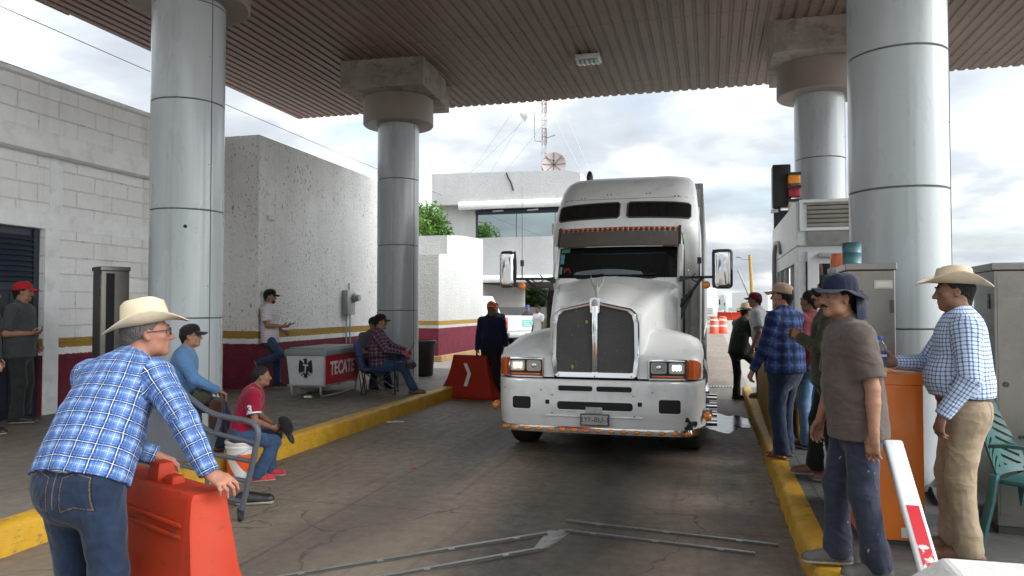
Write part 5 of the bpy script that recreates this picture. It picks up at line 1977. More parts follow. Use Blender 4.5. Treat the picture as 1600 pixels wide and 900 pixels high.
SK = {'mid': m_skin('skin_tan', (0.30, 0.155, 0.095)), 'dark': m_skin('skin_brown', (0.21, 0.105, 0.065)), 'red': m_skin('skin_sunburnt', (0.33, 0.15, 0.10)), 'light': m_skin('skin_light_tan', (0.38, 0.21, 0.14))}
LIP = paint('lip', (0.24, 0.085, 0.07), 0.5)
EYEW = paint('eye_white', (0.15, 0.12, 0.10), 0.8)
EYED = paint('eye_iris', (0.02, 0.012, 0.008), 0.15)
HB, HG, HW = m_hair('black_hair', (0.012, 0.010, 0.009)), m_hair('greying_hair', (0.10, 0.095, 0.09)), m_hair('grey_stubble', (0.22, 0.20, 0.18))
CL = {}


def hand(B, W, hd, pn, side, S, curl=(35, 35), spread=0.12, thumb=0.5, splay=None, k=0.006):
    """palm, four unequal bent fingers and a thumb on body B; W wrist, hd pointing along the hand, pn out of the palm"""
    hd = unit(hd); pn = unit(pn - hd * (pn @ hd))
    s = np.cross(hd, pn) * (1 if side > 0 else -1)
    q = lambda a, b, c: W + (hd * a + s * b + pn * c) * S
    B.cap(q(-0.02, 0, 0), q(0.035, 0, 0), 0.027 * S, 0.031 * S, k=0.012, flat=(pn, 1.35))
    B.cap(q(0.035, 0.012, 0), q(0.082, 0.018, 0), 0.027 * S, 0.026 * S, k=0.01, flat=(pn, 1.75))
    B.cap(q(0.035, -0.012, 0), q(0.078, -0.02, 0), 0.026 * S, 0.024 * S, k=0.01, flat=(pn, 1.75))
    for i, (off, ln, r_) in enumerate(((0.031, 0.070, 0.0093), (0.0105, 0.078, 0.0096), (-0.0105, 0.073, 0.0092), (-0.030, 0.056, 0.0083))):
        a1, a2 = R(curl[0] + 4 * i), R(curl[0] + curl[1] + 7 * i)
        sp = off / 0.031 * spread
        d0 = unit(hd + s * sp)
        d1 = unit(d0 * math.cos(a1) + pn * math.sin(a1)); d2 = unit(d0 * math.cos(a2) + pn * math.sin(a2))
        p0 = q(0.086 - abs(off) * 0.25, off, 0.0)
        p1 = p0 + d1 * ln * 0.56 * S
        p2 = p1 + d2 * ln * 0.48 * S
        B.cap(p0 - d0 * 0.012 * S, p1, r_ * 1.06 * S, r_ * 0.98 * S, k=k)
        B.cap(p1, p2, r_ * 0.98 * S, r_ * 0.78 * S, k=k * 0.7)
    t0 = q(0.022, 0.026, 0.006)
    t1 = t0 + unit(hd * 0.62 + s * (0.75 - 0.3 * thumb) + pn * (0.2 + 0.5 * thumb)) * 0.042 * S
    t2 = t1 + unit(hd * 0.85 + s * (0.35 - 0.5 * thumb) + pn * (0.2 + 0.6 * thumb)) * 0.036 * S
    B.cap(t0, t1, 0.0155 * S, 0.0115 * S, k=0.012)
    B.cap(t1, t2, 0.0112 * S, 0.009 * S, k=k)


def person(label, loc, rot, h=1.72, w=1.0, belly=0.0, group=None, res=0.009, seed=1, skin='mid', female=False,
           pel=None, lean=0, lean2=None, slean=0, twist=0, head=(0, 0, 0), neckf=0.0,
           handR=None, handL=None, poleR=(0.3, -1, -0.2), poleL=(-0.3, -1, -0.2), pnR=None, pnL=None, hdR=None, hdL=None,
           curlR=(32, 38), curlL=(32, 38), thumbR=0.5, thumbL=0.5, spread=0.12,
           footR=None, footL=None, kneeR=(0.05, 1, 0), kneeL=(-0.05, 1, 0), toeR=None, toeL=None,
           shirt=None, sleeve='long', hem=-0.10, plaid=False, tuck=False, shirt_infl=0.017, fold=0.0055,
           trousers=None, tfit=1.0, belt=None, shoes=None, shoe='shoe', collar=True, collar_mat=None,
           hair=None, moustache=None, beard=None, glasses=False, hat=None, face=True, loose_sleeve=1.0, hides_hands=False, hairlong=False):
    S = h / 1.75
    t_ = thing('person', label, 'person', loc, rot, group)
    lean2 = lean if lean2 is None else lean2
    P = V3(0, 0, 0.93 * S) if pel is None else np.asarray(pel, float)

    def sd(l):
        return unit(V3(math.sin(R(slean)), math.sin(R(l)) * math.cos(R(slean)), math.cos(R(l)) * math.cos(R(slean))))
    d1, d2 = sd(lean), sd(lean2)
    tw = rotm(twist)
    rx = tw @ V3(1, 0, 0)
    rx = unit(rx - d2 * (rx @ d2))
    f2 = np.cross(d2, rx)          # forward of the chest
    rp = unit(V3(1, 0, 0) - d1 * d1[0]); f1 = np.cross(d1, rp)
    M_ = P + d1 * 0.22 * S
    N = M_ + d2 * 0.32 * S         # base of the neck
    sw = (0.158 if female else 0.174) * S * (0.6 + 0.4 * w)
    sh = {1: N - d2 * 0.082 * S + rx * sw, -1: N - d2 * 0.082 * S - rx * sw}
    hp = {1: P - d1 * 0.03 * S + rp * 0.088 * S, -1: P - d1 * 0.03 * S - rp * 0.088 * S}
    fL, fR = footL, footR
    if fR is None: fR = (0.10 * S, 0.02, 0)
    if fL is None: fL = (-0.10 * S, 0.0, 0)
    foot = {1: np.asarray(fR, float), -1: np.asarray(fL, float)}
    toe = {1: 8 if toeR is None else toeR, -1: -8 if toeL is None else toeL}
    l_th, l_sh, l_ua, l_fa = 0.408 * S, 0.408 * S, 0.295 * S, 0.262 * S
    ank = {s: foot[s] + V3(0, 0, 0.085 * S) for s in (1, -1)}
    fup = {}
    for s in (1, -1):
        if isinstance(toe[s], (tuple, list)):
            fup[s] = (unit(toe[s][0]), unit(toe[s][1])); ank[s] = foot[s] + fup[s][1] * 0.085 * S
        else:
            fup[s] = (rotm(toe[s]) @ V3(0, 1, 0), V3(0, 0, 1))
    knee = {}
    for s, kp in ((1, kneeR), (-1, kneeL)):
        knee[s], ank[s] = ik(hp[s], ank[s], l_th, l_sh, kp)
    hR = (0.27 * S, 0.06, 0.80 * S) if handR is None else handR
    hL = (-0.27 * S, 0.06, 0.80 * S) if handL is None else handL
    elb, wri = {}, {}
    for s, ht, po in ((1, hR, poleR), (-1, hL, poleL)):
        elb[s], wri[s] = ik(sh[s], ht, l_ua, l_fa, po)
    HR = rotm(*head)
    hc = N + unit(d2 * 0.75 + V3(0, 0, 0.35)) * 0.145 * S + (HR @ V3(0, 1, 0)) * (0.025 + neckf) * S
    hs = S * 1.0
    hp_ = lambda x, y, z: hc + HR @ (V3(x, y, z) * hs)
    # ---------------- body
    B = Body(seed)

    def torso(T, i, top=True):
        ff = (f2, 1.42)
        T.cap(P - d1 * 0.04 * S, P + d1 * 0.06 * S, (0.155 * w) * S + i, (0.148 * w) * S + i, k=0.05, flat=(f1, 1.30))
        T.cap(P + d1 * 0.06 * S, M_, (0.145 * w + 0.01 * belly) * S + i, (0.145 * w + 0.008) * S + i, k=0.07, flat=(f1, 1.34))
        T.cap(M_, N - d2 * 0.14 * S, (0.145 * w + 0.006) * S + i, (0.150 * (0.5 + 0.5 * w)) * S + i, k=0.07, flat=(f2, 1.40))
        T.cap(sh[-1] + rx * 0.02 * S, sh[1] - rx * 0.02 * S, 0.058 * S + i * 0.8, k=0.06)
        T.cap(N - d2 * 0.05 * S, N + d2 * 0.01 * S, 0.075 * S + i * 0.5, 0.055 * S + i * 0.4, k=0.06)
        T.ell(N - d2 * 0.17 * S + f2 * 0.055 * S, ((0.135 if not female else 0.12) * S + i, 0.075 * S + i, 0.10 * S + i), np.stack([rx, f2, d2], -1), k=0.06)
        T.ell(N - d2 * 0.15 * S - f2 * 0.04 * S, (0.135 * S + i, 0.07 * S + i, 0.13 * S + i), np.stack([rx, f2, d2], -1), k=0.05)
        if belly:
            T.ell(P + d1 * 0.155 * S + f1 * (0.05 + 0.04 * belly) * S, ((0.135 * w) * S + i, (0.085 + 0.035 * belly) * S + i, 0.12 * S + i), np.stack([rp, f1, d1], -1), k=0.08)
    torso(B, 0.0)
    for s in (1, -1):
        B.cap(sh[s], elb[s], 0.050 * S * (0.5 + 0.5 * w), 0.041 * S, k=0.03)
        fm = elb[s] * 0.7 + wri[s] * 0.3
        B.cap(elb[s], fm, 0.040 * S, 0.0405 * S, k=0.01)
        B.cap(fm, wri[s], 0.0405 * S, 0.0265 * S, k=0.008)
        B.cap(hp[s], knee[s], 0.078 * S * (0.5 + 0.5 * w), 0.052 * S, k=0.04)
        B.cap(knee[s], ank[s], 0.052 * S, 0.036 * S, k=0.02)
        toed, upf = fup[s]
        B.cap(ank[s], ank[s] + toed * 0.12 * S - upf * 0.055 * S, 0.036 * S, 0.026 * S, k=0.02)
        fd = unit(wri[s] - elb[s])
        hd = fd if (hdR if s > 0 else hdL) is None else unit((hdR if s > 0 else hdL))
        pn = (pnR if s > 0 else pnL)
        pn = unit(V3(-s * 1.0, -0.25, 0)) if pn is None else np.asarray(pn, float)
        hand(B, wri[s], hd, pn, s, S, curlR if s > 0 else curlL, spread, thumbR if s > 0 else thumbL)
    # neck and head
    B.cap(N - d2 * 0.03 * S, hp_(0, -0.022, -0.06), 0.058 * S, 0.053 * S, k=0.03)
    B.ell(hp_(0, -0.014, 0.03), V3(0.074, 0.094, 0.086) * hs, HR, k=0.02)
    B.ell(hp_(0, 0.022, -0.035), V3(0.061, 0.068, 0.082) * hs, HR, k=0.03)
    if face:
        B.ell(hp_(0, 0.066, -0.094), V3(0.026, 0.022, 0.020) * hs, HR, k=0.025)
        for s in (1, -1):
            B.ell(hp_(s * 0.042, 0.056, -0.022), V3(0.022, 0.022, 0.02) * hs, HR, k=0.025)
            B.ell(hp_(s * 0.046, 0.02, -0.075), V3(0.02, 0.03, 0.022) * hs, HR, k=0.03)
            B.ell(hp_(s * 0.032, 0.098, 0.004), V3(0.017, 0.016, 0.0125) * hs, HR, k=0.016, mode='s')
            B.ell(hp_(s * 0.075, -0.006, -0.008), V3(0.009, 0.019, 0.031) * hs, HR @ rotm(-s * 18, 12, 0), k=0.008)
            B.ell(hp_(s * 0.081, 0.0, -0.006), V3(0.006, 0.010, 0.018) * hs, HR @ rotm(-s * 18, 12, 0), k=0.006, mode='s')
        B.cap(hp_(-0.036, 0.074, 0.022), hp_(0.036, 0.074, 0.022), 0.013 * hs, k=0.02)
        B.cap(hp_(0, 0.084, 0.012), hp_(0, 0.108, -0.030), 0.0085 * hs, 0.0125 * hs, k=0.014)
        for s in (1, -1): B.ell(hp_(s * 0.0125, 0.098, -0.033), V3(0.009, 0.011, 0.008) * hs, HR, k=0.008)
        B.cap(hp_(-0.017, 0.083, -0.0575), hp_(0.017, 0.083, -0.0575), 0.0075 * hs, k=0.008)
        B.cap(hp_(-0.015, 0.082, -0.069), hp_(0.015, 0.082, -0.069), 0.008 * hs, k=0.008)
        B.cap(hp_(-0.019, 0.0955, -0.0632), hp_(0.019, 0.0955, -0.0632), 0.0032 * hs, k=0.003, mode='s')
    V, F = B.mesh(res)
    C = V[F].mean(1)
    L = (C - hc) @ HR / hs
    mi = np.zeros(len(F), int)
    if face:
        lipm = (np.abs(L[:, 0]) < 0.023) & (L[:, 2] < -0.052) & (L[:, 2] > -0.076) & (L[:, 1] > 0.079)
        mi[lipm] = 1
    np_mesh('body', V, F, [SK[skin], LIP], t_, mi)
    if face:
        for s in (1, -1):
            b = MB()
            e_ = Vector(hp_(s * 0.032, 0.0768, 0.004))
            b.sphere(e_, 0.0125 * hs, n=12, m=8)
            g_ = Vector(hp_(s * 0.0318, 0.0835, 0.0035))
            b.sphere(g_, 0.0068 * hs, 1, n=10, m=6)
            b.build('eye', [EYEW, EYED], t_, 180, fix=False)
    # ---------------- shirt
    if shirt is not None:
        T = Body(seed + 7); T.fold = fold; T.foldk = 22
        i = shirt_infl * S
        torso(T, i)
        ht_ = hem * S
        T.cap(P + d1 * ht_, P + d1 * 0.10 * S, (0.166 * w) * S + i * (1.6 if not tuck else 0.7), (0.150 * w + 0.012 * belly) * S + i * 1.2, k=0.05, flat=(f1, 1.28), cut=(1, 0))
        T.cut(P + d1 * (ht_ if not tuck else 0.052 * S), -d1)
        for s in (1, -1):
            e_, wr = elb[s], wri[s]
            ls = loose_sleeve
            if sleeve == 'long':
                fd = unit(wr - e_)
                T.cap(sh[s], e_, (0.058 * (0.5 + 0.5 * w)) * S + i * 0.8 * ls, 0.050 * S + i * 0.5 * ls, k=0.04)
                T.cap(e_, wr - fd * 0.005 * S, 0.050 * S + i * 0.5 * ls, 0.037 * S + i * 0.3, k=0.010, cut=(0, 1))
                T.cap(wr - fd * 0.055 * S, wr - fd * 0.0 * S, 0.038 * S + i * 0.2, 0.037 * S + i * 0.2, k=0.006, cut=(1, 1))
            else:
                q = 0.72 if sleeve == 'short' else sleeve
                T.cap(sh[s], sh[s] + (e_ - sh[s]) * q, (0.060 * (0.5 + 0.5 * w)) * S + i * 0.8, 0.062 * S + i * 1.0 * ls, k=0.045, cut=(0, 1))
        # open the neck
        T.ell(N + d2 * (0.068 if not collar else 0.06) * S + f2 * (0.02 if not collar else 0.05) * S, (V3(0.068, 0.078, 0.058) if not collar else V3(0.062, 0.10, 0.06)) * S, np.stack([rx, f2, d2], -1), k=0.012, mode='s')
        V, F = T.mesh(max(res, 0.0075))
        uv = None
        bones = [(P - d1 * 0.2 * S, N, 0.15 * w * S, f2, 0.0)]
        for s in (1, -1):
            bones += [(sh[s], elb[s], 0.053 * S, rx, 0.0), (elb[s], wri[s], 0.053 * S, rx, float(np.linalg.norm(elb[s] - sh[s])))]
        if plaid: uv = bone_uv(V, F, bones)
        so = np_mesh('shirt', V, F, shirt, t_, None, uv)
        if collar:
            cb = Body(seed + 3)
            n_ = 14
            pts = []
            for j in range(n_ + 1):
                a = R(-150 + 300 * j / n_) + PI
                cxr, cyr = 0.068 * S, 0.070 * S
                dn = 0.018 * (1 + math.cos(a)) * 0.5
                pts.append(N + d2 * (0.022 - 0.035 * (0.5 + 0.5 * math.cos(a + PI)) + 0.02) * S + rx * cxr * math.sin(a) + f2 * (cyr * math.cos(a) + 0.006) * S / S)
            pts = [N + d2 * (0.030 * S - 0.030 * S * (0.5 + 0.5 * math.cos(a))) + rx * 0.066 * S * math.sin(a) + f2 * (0.072 * S * math.cos(a) + 0.008 * S) for a in [R(25 + 310 * j / n_) for j in range(n_ + 1)]]
            for j in range(n_):
                cb.cap(pts[j], pts[j + 1], 0.0175 * S, k=0.01, flat=(unit((pts[j] + pts[j + 1]) / 2 - N - d2 * 0.0), 2.6))
            V, F = cb.mesh(max(res * 0.8, 0.005))
            uv = bone_uv(V, F, bones[:1]) if plaid else None
            np_mesh('collar', V, F, collar_mat or shirt, so, None, uv)
    # ---------------- trousers
    if trousers is not None:
        T = Body(seed + 11); T.fold = fold * 0.8; T.foldk = 20
        i = 0.010 * S
        T.cap(P - d1 * 0.05 * S, P + d1 * (0.07 if not tuck else 0.05) * S, (0.155 * w) * S + i, (0.148 * w + 0.004 * belly) * S + i, k=0.05, flat=(f1, 1.27), cut=(0, 1))
        for s in (1, -1):
            T.ell(hp[s] - f1 * 0.035 * S - d1 * 0.01 * S, V3(0.076, 0.078, 0.09) * S * (0.5 + 0.5 * w), k=0.05)
            kd = knee[s]
            T.cap(hp[s], kd, (0.088 * (0.5 + 0.5 * w)) * S * tfit, 0.067 * S * tfit, k=0.05)
            ad = ank[s] + (unit(ank[s] - kd)) * 0.035 * S
            T.cap(kd, ad, 0.066 * S * tfit, 0.058 * S * (0.35 + 0.65 * tfit), k=0.03, cut=(0, 1))
            for j, q in enumerate((0.72, 0.84, 0.94)):   # stacked cloth above the shoe
                pp = kd + (ad - kd) * q
                T.ell(pp + f1 * 0.006 * (j % 2 * 2 - 1), V3(0.056, 0.058, 0.03) * S * (0.3 + 0.7 * tfit), k=0.045)
        V, F = T.mesh(max(res, 0.0085))
        np_mesh('trousers', V, F, trousers, t_)
    if belt is not None:
        b = MB()
        for dz, r_ in ((0.058, 1.0),):
            o_ = []
            rr = (0.150 * w + 0.004 * belly) * S + 0.019
            for a, q in ((0.016, 1.0), (0.018, 1.02), (0.054, 1.02), (0.056, 1.0), (0.056, 0.9), (0.016, 0.9)):
                o_.append([tuple(P + d1 * a * S + rp * rr * q * math.cos(x) + f1 * rr * q / 1.27 * math.sin(x)) for x in [2 * PI * j / 40 for j in range(40)]])
            o_.append(o_[0])
            b.loft(o_, caps=False)
        b.build('belt', belt, t_, 40)
    # ---------------- shoes
    if shoes is not None:
        for s in (1, -1):
            toed, up = fup[s]
            kd, a = knee[s], ank[s]
            shin = unit(kd - a)
            fo = a - up * 0.085 * S
            T = Body(seed + 20)
            if shoe == 'sandal':
                T.cap(fo - toed * 0.045 * S + up * 0.008, fo + toed * 0.165 * S + up * 0.008, 0.036 * S, 0.045 * S, k=0.01, flat=(up, 4.0))
                for q in (0.03, 0.075, 0.125):
                    sd_ = np.cross(toed, up)
                    for j in range(8):
                        a0, a1 = PI * j / 8, PI * (j + 1) / 8
                        rr, hh = 0.046 * S, (0.085 - 0.35 * q) * S
                        pa = fo + toed * q * S + sd_ * rr * math.cos(a0) + up * (0.012 + hh * math.sin(a0)); pb = fo + toed * q * S + sd_ * rr * math.cos(a1) + up * (0.012 + hh * math.sin(a1))
                        T.cap(pa, pb, 0.009 * S, k=0.006)
                V, F = T.mesh(0.006)
                np_mesh('sandal', V, F, shoes, t_)
                continue
            T.cap(fo - toed * 0.05 * S + up * 0.034 * S, fo + toed * 0.165 * S + up * 0.026 * S, 0.042 * S, 0.044 * S, k=0.02, flat=(np.cross(toed, up), 1.08))
            T.cap(fo + up * 0.06 * S - toed * 0.012 * S, fo + toed * 0.10 * S + up * 0.045 * S, 0.044 * S, 0.036 * S, k=0.03)
            if shoe == 'boot':
                T.cap(a + shin * 0.16 * S, a - up * 0.03 * S, 0.056 * S, 0.047 * S, k=0.03, cut=(1, 0))
            else:
                T.cap(a + shin * 0.015 * S, a - up * 0.03 * S, 0.045 * S, 0.046 * S, k=0.03)
            T.cut(fo + up * 0.002, -up)
            V, F = T.mesh(0.0075)
            mi = (((V[F].mean(1) - fo) @ up) < 0.022 * S).astype(int)
            np_mesh('shoe' if shoe != 'boot' else 'boot', V, F, [shoes, shoes if shoe == 'boot' else SOLE], t_, mi)
    # ---------------- hair and face hair
    hr = max(res * 0.7, 0.005)
    if hair is not None:
        T = Body(seed + 30); T.fold = 0.004; T.foldk = 90
        T.ell(hp_(0, -0.016, 0.033), V3(0.0795, 0.0985, 0.0905) * hs, HR, k=0.01)
        T.cap(hp_(0, -0.085, 0.0), hp_(0, -0.062, -0.075), 0.03 * hs, 0.032 * hs, k=0.03)
        T.cut(hp_(0, 0.062, 0.072), HR @ V3(0, 0.80, -0.60))
        for s in (1, -1):
            T.ell(hp_(s * 0.08, 0.005, -0.015), V3(0.02, 0.026, 0.034) * hs, HR, k=0.006, mode='s')
        if hairlong:
            T.cap(hp_(0, -0.09, -0.01), hp_(0, -0.10, -0.16), 0.065 * hs, 0.05 * hs, k=0.04)
        V, F = T.mesh(hr)
        np_mesh('hair', V, F, hair, t_)
    if face:
        T = Body(seed + 31)
        for s in (1, -1):
            T.cap(hp_(s * 0.016, 0.0935, 0.027), hp_(s * 0.034, 0.090, 0.031), 0.0045 * hs, 0.0042 * hs, k=0.004)
            T.cap(hp_(s * 0.034, 0.090, 0.031), hp_(s * 0.05, 0.076, 0.026), 0.0042 * hs, 0.003 * hs, k=0.004)
        V, F = T.mesh(0.004)
        np_mesh('eyebrows', V, F, hair or HB, t_)
    if moustache is not None:
        T = Body(seed + 32)
        for s in (1, -1):
            T.cap(hp_(s * 0.003, 0.0985, -0.047), hp_(s * 0.028, 0.086, -0.056), 0.0075 * hs, 0.005 * hs, k=0.005)
        V, F = T.mesh(0.004)
        np_mesh('moustache', V, F, moustache, t_)
    if beard is not None:
        T = Body(seed + 33); T.fold = 0.002; T.foldk = 120
        T.ell(hp_(0, 0.060, -0.092), V3(0.036, 0.034, 0.028) * hs, HR, k=0.02)
        for s in (1, -1): T.cap(hp_(s * 0.022, 0.066, -0.088), hp_(s * 0.056, 0.012, -0.055), 0.021 * hs, 0.014 * hs, k=0.02)
        T.ell(hp_(0, 0.10, -0.062), V3(0.026, 0.02, 0.013) * hs, HR, k=0.006, mode='s')
        V, F = T.mesh(0.005)
        np_mesh('beard', V, F, beard, t_)
    if glasses:
        b = MB()
        for s in (1, -1):
            ring = [tuple(hp_(s * 0.033 + 0.0235 * math.cos(a) * abs(math.cos(a)) ** -0.3 if abs(math.cos(a)) > .05 else s * 0.033, 0.106 - 0.012 * abs(s * 0.033 + 0.02 * math.cos(a)) / 0.05, 0.002 + 0.0175 * math.sin(a))) for a in [2 * PI * j / 18 for j in range(18)]]
            b.tube(ring, 0.0022 * hs, 5, closed=True)
            b.tube([tuple(hp_(s * 0.056, 0.094, 0.008)), tuple(hp_(s * 0.074, 0.06, 0.008)), tuple(hp_(s * 0.079, -0.005, 0.006))], 0.0024 * hs, 5)
            if glasses == 'dark':
                b.add(ring, [list(range(18))])
        b.tube([tuple(hp_(-0.011, 0.105, 0.006)), tuple(hp_(0.011, 0.105, 0.006))], 0.0022 * hs, 5)
        b.build('glasses', MAT['black'], t_, 60)
    info = dict(thing=t_, hc=hc, HR=HR, hs=hs, wri=wri, elb=elb, knee=knee, ank=ank, N=N, P=P, sh=sh, rx=rx, f2=f2, d2=d2, S=S)
    if hat: hat(info)
    return info


SOLE = paint('pale_sole', (0.42, 0.38, 0.32), 0.8, var=0.2)


# ---------- headwear
def cap_hat(mat, brimmat=None, backwards=0, logo=None, logomat=None, strap=False):
    def f(I):
        hc, HR, hs = I['hc'], I['HR'], I['hs']
        g_ = lambda x, y, z: hc + HR @ (V3(x, y, z) * hs)
        T = Body(5)
        T.ell(g_(0, -0.014, 0.042), V3(0.0865, 0.107, 0.092) * hs, HR, k=0.01)
        T.ell(g_(0, 0.035, 0.075), V3(0.062, 0.055, 0.058) * hs, HR, k=0.03)
        T.cut(g_(0, 0, 0.034), HR @ V3(0, 0.16, -1))
        if strap: T.ell(g_(0, -0.115, 0.04), V3(0.036, 0.04, 0.03) * hs, HR, k=0.005, mode='s')
        V, F = T.mesh(0.006)
        o = np_mesh('cap', V, F, mat, I['thing'])
        b = MB()
        up, lo = [], []
        rows = []
        for j in range(7):
            r_ = j / 6
            row = []
            for k in range(15):
                a = R(-72 + 144 * k / 14)
                x = math.sin(a) * (0.080 + 0.004 * r_)
                y = 0.045 + math.cos(a) * 0.045 + r_ * (0.085 * math.cos(a * 0.9) ** 0.8)
                z = 0.048 - 0.10 * r_ * 0.16 - 4.2 * x * x * (0.35 + 0.65 * r_) + 0.0 
                row.append((x, y, z))
            rows.append(row)
        top = [[tuple(g_(x, y, z + 0.003)) for x, y, z in r] for r in rows]
        bot = [[tuple(g_(x, y, z - 0.003)) for x, y, z in r] for r in rows]
        ring = [t0 + b0[::-1] for t0, b0 in zip(top, bot)]
        b.loft(ring)
        b.build('brim', brimmat or mat, o, 60)
        b = MB(); b.sphere(tuple(g_(0, -0.014, 0.134)), 0.008 * hs, n=8, m=5); b.build('button', mat, o, 180)
        if logo:
            me = text_mesh(logo, 0.04 * hs, 0.004 * hs)
            X_, Y_, Z_ = HR[:, 0], HR[:, 1], HR[:, 2]
            n_ = unit(Y_ * 0.93 + Z_ * 0.35)
            T_ = plane_T(tuple(g_(0, 0.0935, 0.085)), tuple(-X_), tuple(np.cross(n_, -X_)))
            me.transform(T_)
            link_mesh('cap_badge', me, logomat, o, 0)
        return o
    return f


def cowboy_hat(mat, band=None, brim=0.105, curl=0.055, crown=0.125, dip=0.02, tilt=0.0):
    def f(I):
        hc, HR, hs = I['hc'], I['HR'], I['hs']
        RT = HR @ rotm(0, tilt, 0)
        g_ = lambda x, y, z: tuple(hc + RT @ (V3(x, y, z) * hs))
        n = 56
        z0 = 0.048
        aa = [2 * PI * k / n for k in range(n)]

        def crown_pt(a, r, zf):
            x, y = math.sin(a), math.cos(a)
            top = zf
            ax_, ay_ = 0.089 - 0.022 * top ** 1.5, 0.110 - 0.020 * top ** 1.5
            px, py = x * ax_ * r, y * ay_ * r
            z = z0 + crown * top
            if top > 0.8:
                q = (top - 0.8) / 0.2
                cr = math.exp(-(px / 0.026) ** 2)
                z -= 0.034 * cr * q * (0.75 + 0.25 * y)
                z += 0.010 * q * y * 0.5 - 0.012 * q * max(0, y) ** 2
                fr = math.exp(-((abs(px) - 0.045) / 0.016) ** 2) * max(0, y) ** 2
                z -= 0.012 * fr * q
            return (px, py, z)
        rings = []
        for zf in (0.0, 0.15, 0.35, 0.6, 0.8, 0.92):
            rings.append([g_(*crown_pt(a, 1.0, zf)) for a in aa])
        for r_ in (0.97, 0.9, 0.75, 0.55, 0.35, 0.15, 0.02):
            rings.append([g_(*crown_pt(a, r_, 1.0)) for a in aa])
        b = MB()
        b.loft(rings, caps=False)
        cr_ = b

        def brim_pt(a, r, th):
            x, y = math.sin(a), math.cos(a)
            bw = brim * (0.92 + 0.10 * y * y)
            px, py = x * (0.089 + bw * r * (1 - 0.22 * r * x * x)), y * (0.110 + bw * 0.92 * r)
            z = z0 + curl * (x * x) ** 1.3 * r ** 1.7 * 1.25 - dip * (y * y) * r ** 1.5 * (1.15 if y > 0 else 0.9) + 0.004 * math.sin(3 * a) * r
            return (px, py, z + th)
        rr = [0.0, 0.15, 0.3, 0.5, 0.7, 0.85, 0.96, 1.0]
        ring = [[g_(*brim_pt(a, r_, 0.0025)) for a in aa] for r_ in rr] + [[g_(*brim_pt(a, r_, -0.0025)) for a in aa] for r_ in rr[::-1]]
        b.loft(ring, caps=False)
        o = b.build('hat', mat, I['thing'], 60)
        b = MB()
        b.loft([[g_(p[0] * 1.012, p[1] * 1.012, p[2]) for p in [crown_pt(a, 1.0, zf) for a in aa]] for zf in (0.01, 0.10, 0.20)], caps=False)
        b.build('hat_band', band or mat, o, 60)
        return o
    return f


def bucket_hat(mat):
    def f(I):
        hc, HR, hs = I['hc'], I['HR'], I['hs']
        g_ = lambda x, y, z: tuple(hc + HR @ (V3(x, y, z) * hs))
        n = 48
        aa = [2 * PI * k / n for k in range(n)]
        b = MB()
        rings = []
        for r_, z in ((1.0, 0.035), (1.0, 0.06), (0.98, 0.085), (0.93, 0.112), (0.82, 0.130), (0.6, 0.142), (0.3, 0.146), (0.02, 0.147)):
            rings.append([g_(math.sin(a) * 0.089 * r_, -0.012 + math.cos(a) * 0.108 * r_, z + 0.004 * math.sin(5 * a + z * 40)) for a in aa])
        b.loft(rings, caps=False)

        def bp(a, r, th):
            x, y = math.sin(a), math.cos(a)
            wv = 0.014 * math.sin(4 * a + 0.6) * r + 0.006 * math.sin(9 * a) * r
            bw = 0.058
            return (x * (0.089 + bw * r), -0.012 + y * (0.108 + bw * r), 0.045 - 0.030 * r ** 1.3 + 0.02 * y * r + wv + th)
        rr = [0, 0.3, 0.6, 0.85, 1.0]
        b.loft([[g_(*bp(a, r_, 0.002)) for a in aa] for r_ in rr] + [[g_(*bp(a, r_, -0.002)) for a in aa] for r_ in rr[::-1]], caps=False)
        o = b.build('sun_hat', mat, I['thing'], 60)
        b = MB()   # neck flap hanging behind
        rows = []
        for j in range(8):
            q = j / 7
            row = []
            for k in range(13):
                a = R(105 + 150 * k / 12)
                rad = 0.10 + 0.018 * q + 0.006 * math.sin(k * 1.7 + q * 3)
                row.append((math.sin(a) * rad, -0.015 + math.cos(a) * (rad + 0.02 + 0.03 * q), 0.05 - 0.17 * q))
            rows.append(row)
        ring = [[g_(*p) for p in r_] + [g_(p[0] * 0.97, p[1] * 0.97, p[2]) for p in r_[::-1]] for r_ in rows]
        b.loft(ring)
        b.build('neck_flap', mat, o, 60)
        return o
    return f

# ================================================================== the people
def loc(p, at_, rot):
    a = R(-rot)
    x, y = p[0] - at_[0], p[1] - at_[1]
    return (x * math.cos(a) - y * math.sin(a), x * math.sin(a) + y * math.cos(a), p[2] - at_[2])


STRAW = paint('straw_cream', (0.62, 0.53, 0.37), 0.7, var=0.08, scale=20, bump=0.5, bscale=220, bdist=0.002)
FELT = paint('hat_cream_tan', (0.62, 0.50, 0.36), 0.75, var=0.12, scale=9, bump=0.4, bscale=200, bdist=0.002)
PL_BLUE = m_plaid('blue_plaid', (0.075, 0.17, 0.42), [(0.0, 0.26, (0.20, 0.33, 0.58), 0.45, 0), (0.0, 0.04, (0.55, 0.55, 0.52), 0.6, 0), (0.30, 0.085, (0.012, 0.02, 0.07), 0.78, 0), (0.44, 0.085, (0.012, 0.02, 0.07), 0.78, 0), (0.37, 0.035, (0.75, 0.72, 0.62), 0.7, 0), (0.70, 0.03, (0.6, 0.66, 0.75), 0.5, 0), (0.66, 0.2, (0.03, 0.07, 0.22), 0.5, 0)], 0.066)
PL_CHECK = m_plaid('small_check', (0.68, 0.74, 0.82), [(0.0, 0.36, (0.10, 0.19, 0.42), 0.62, 0), (0.0, 0.16, (0.03, 0.03, 0.07), 0.55, 0), (0.5, 0.2, (0.35, 0.50, 0.75), 0.5, 0)], 0.0235)
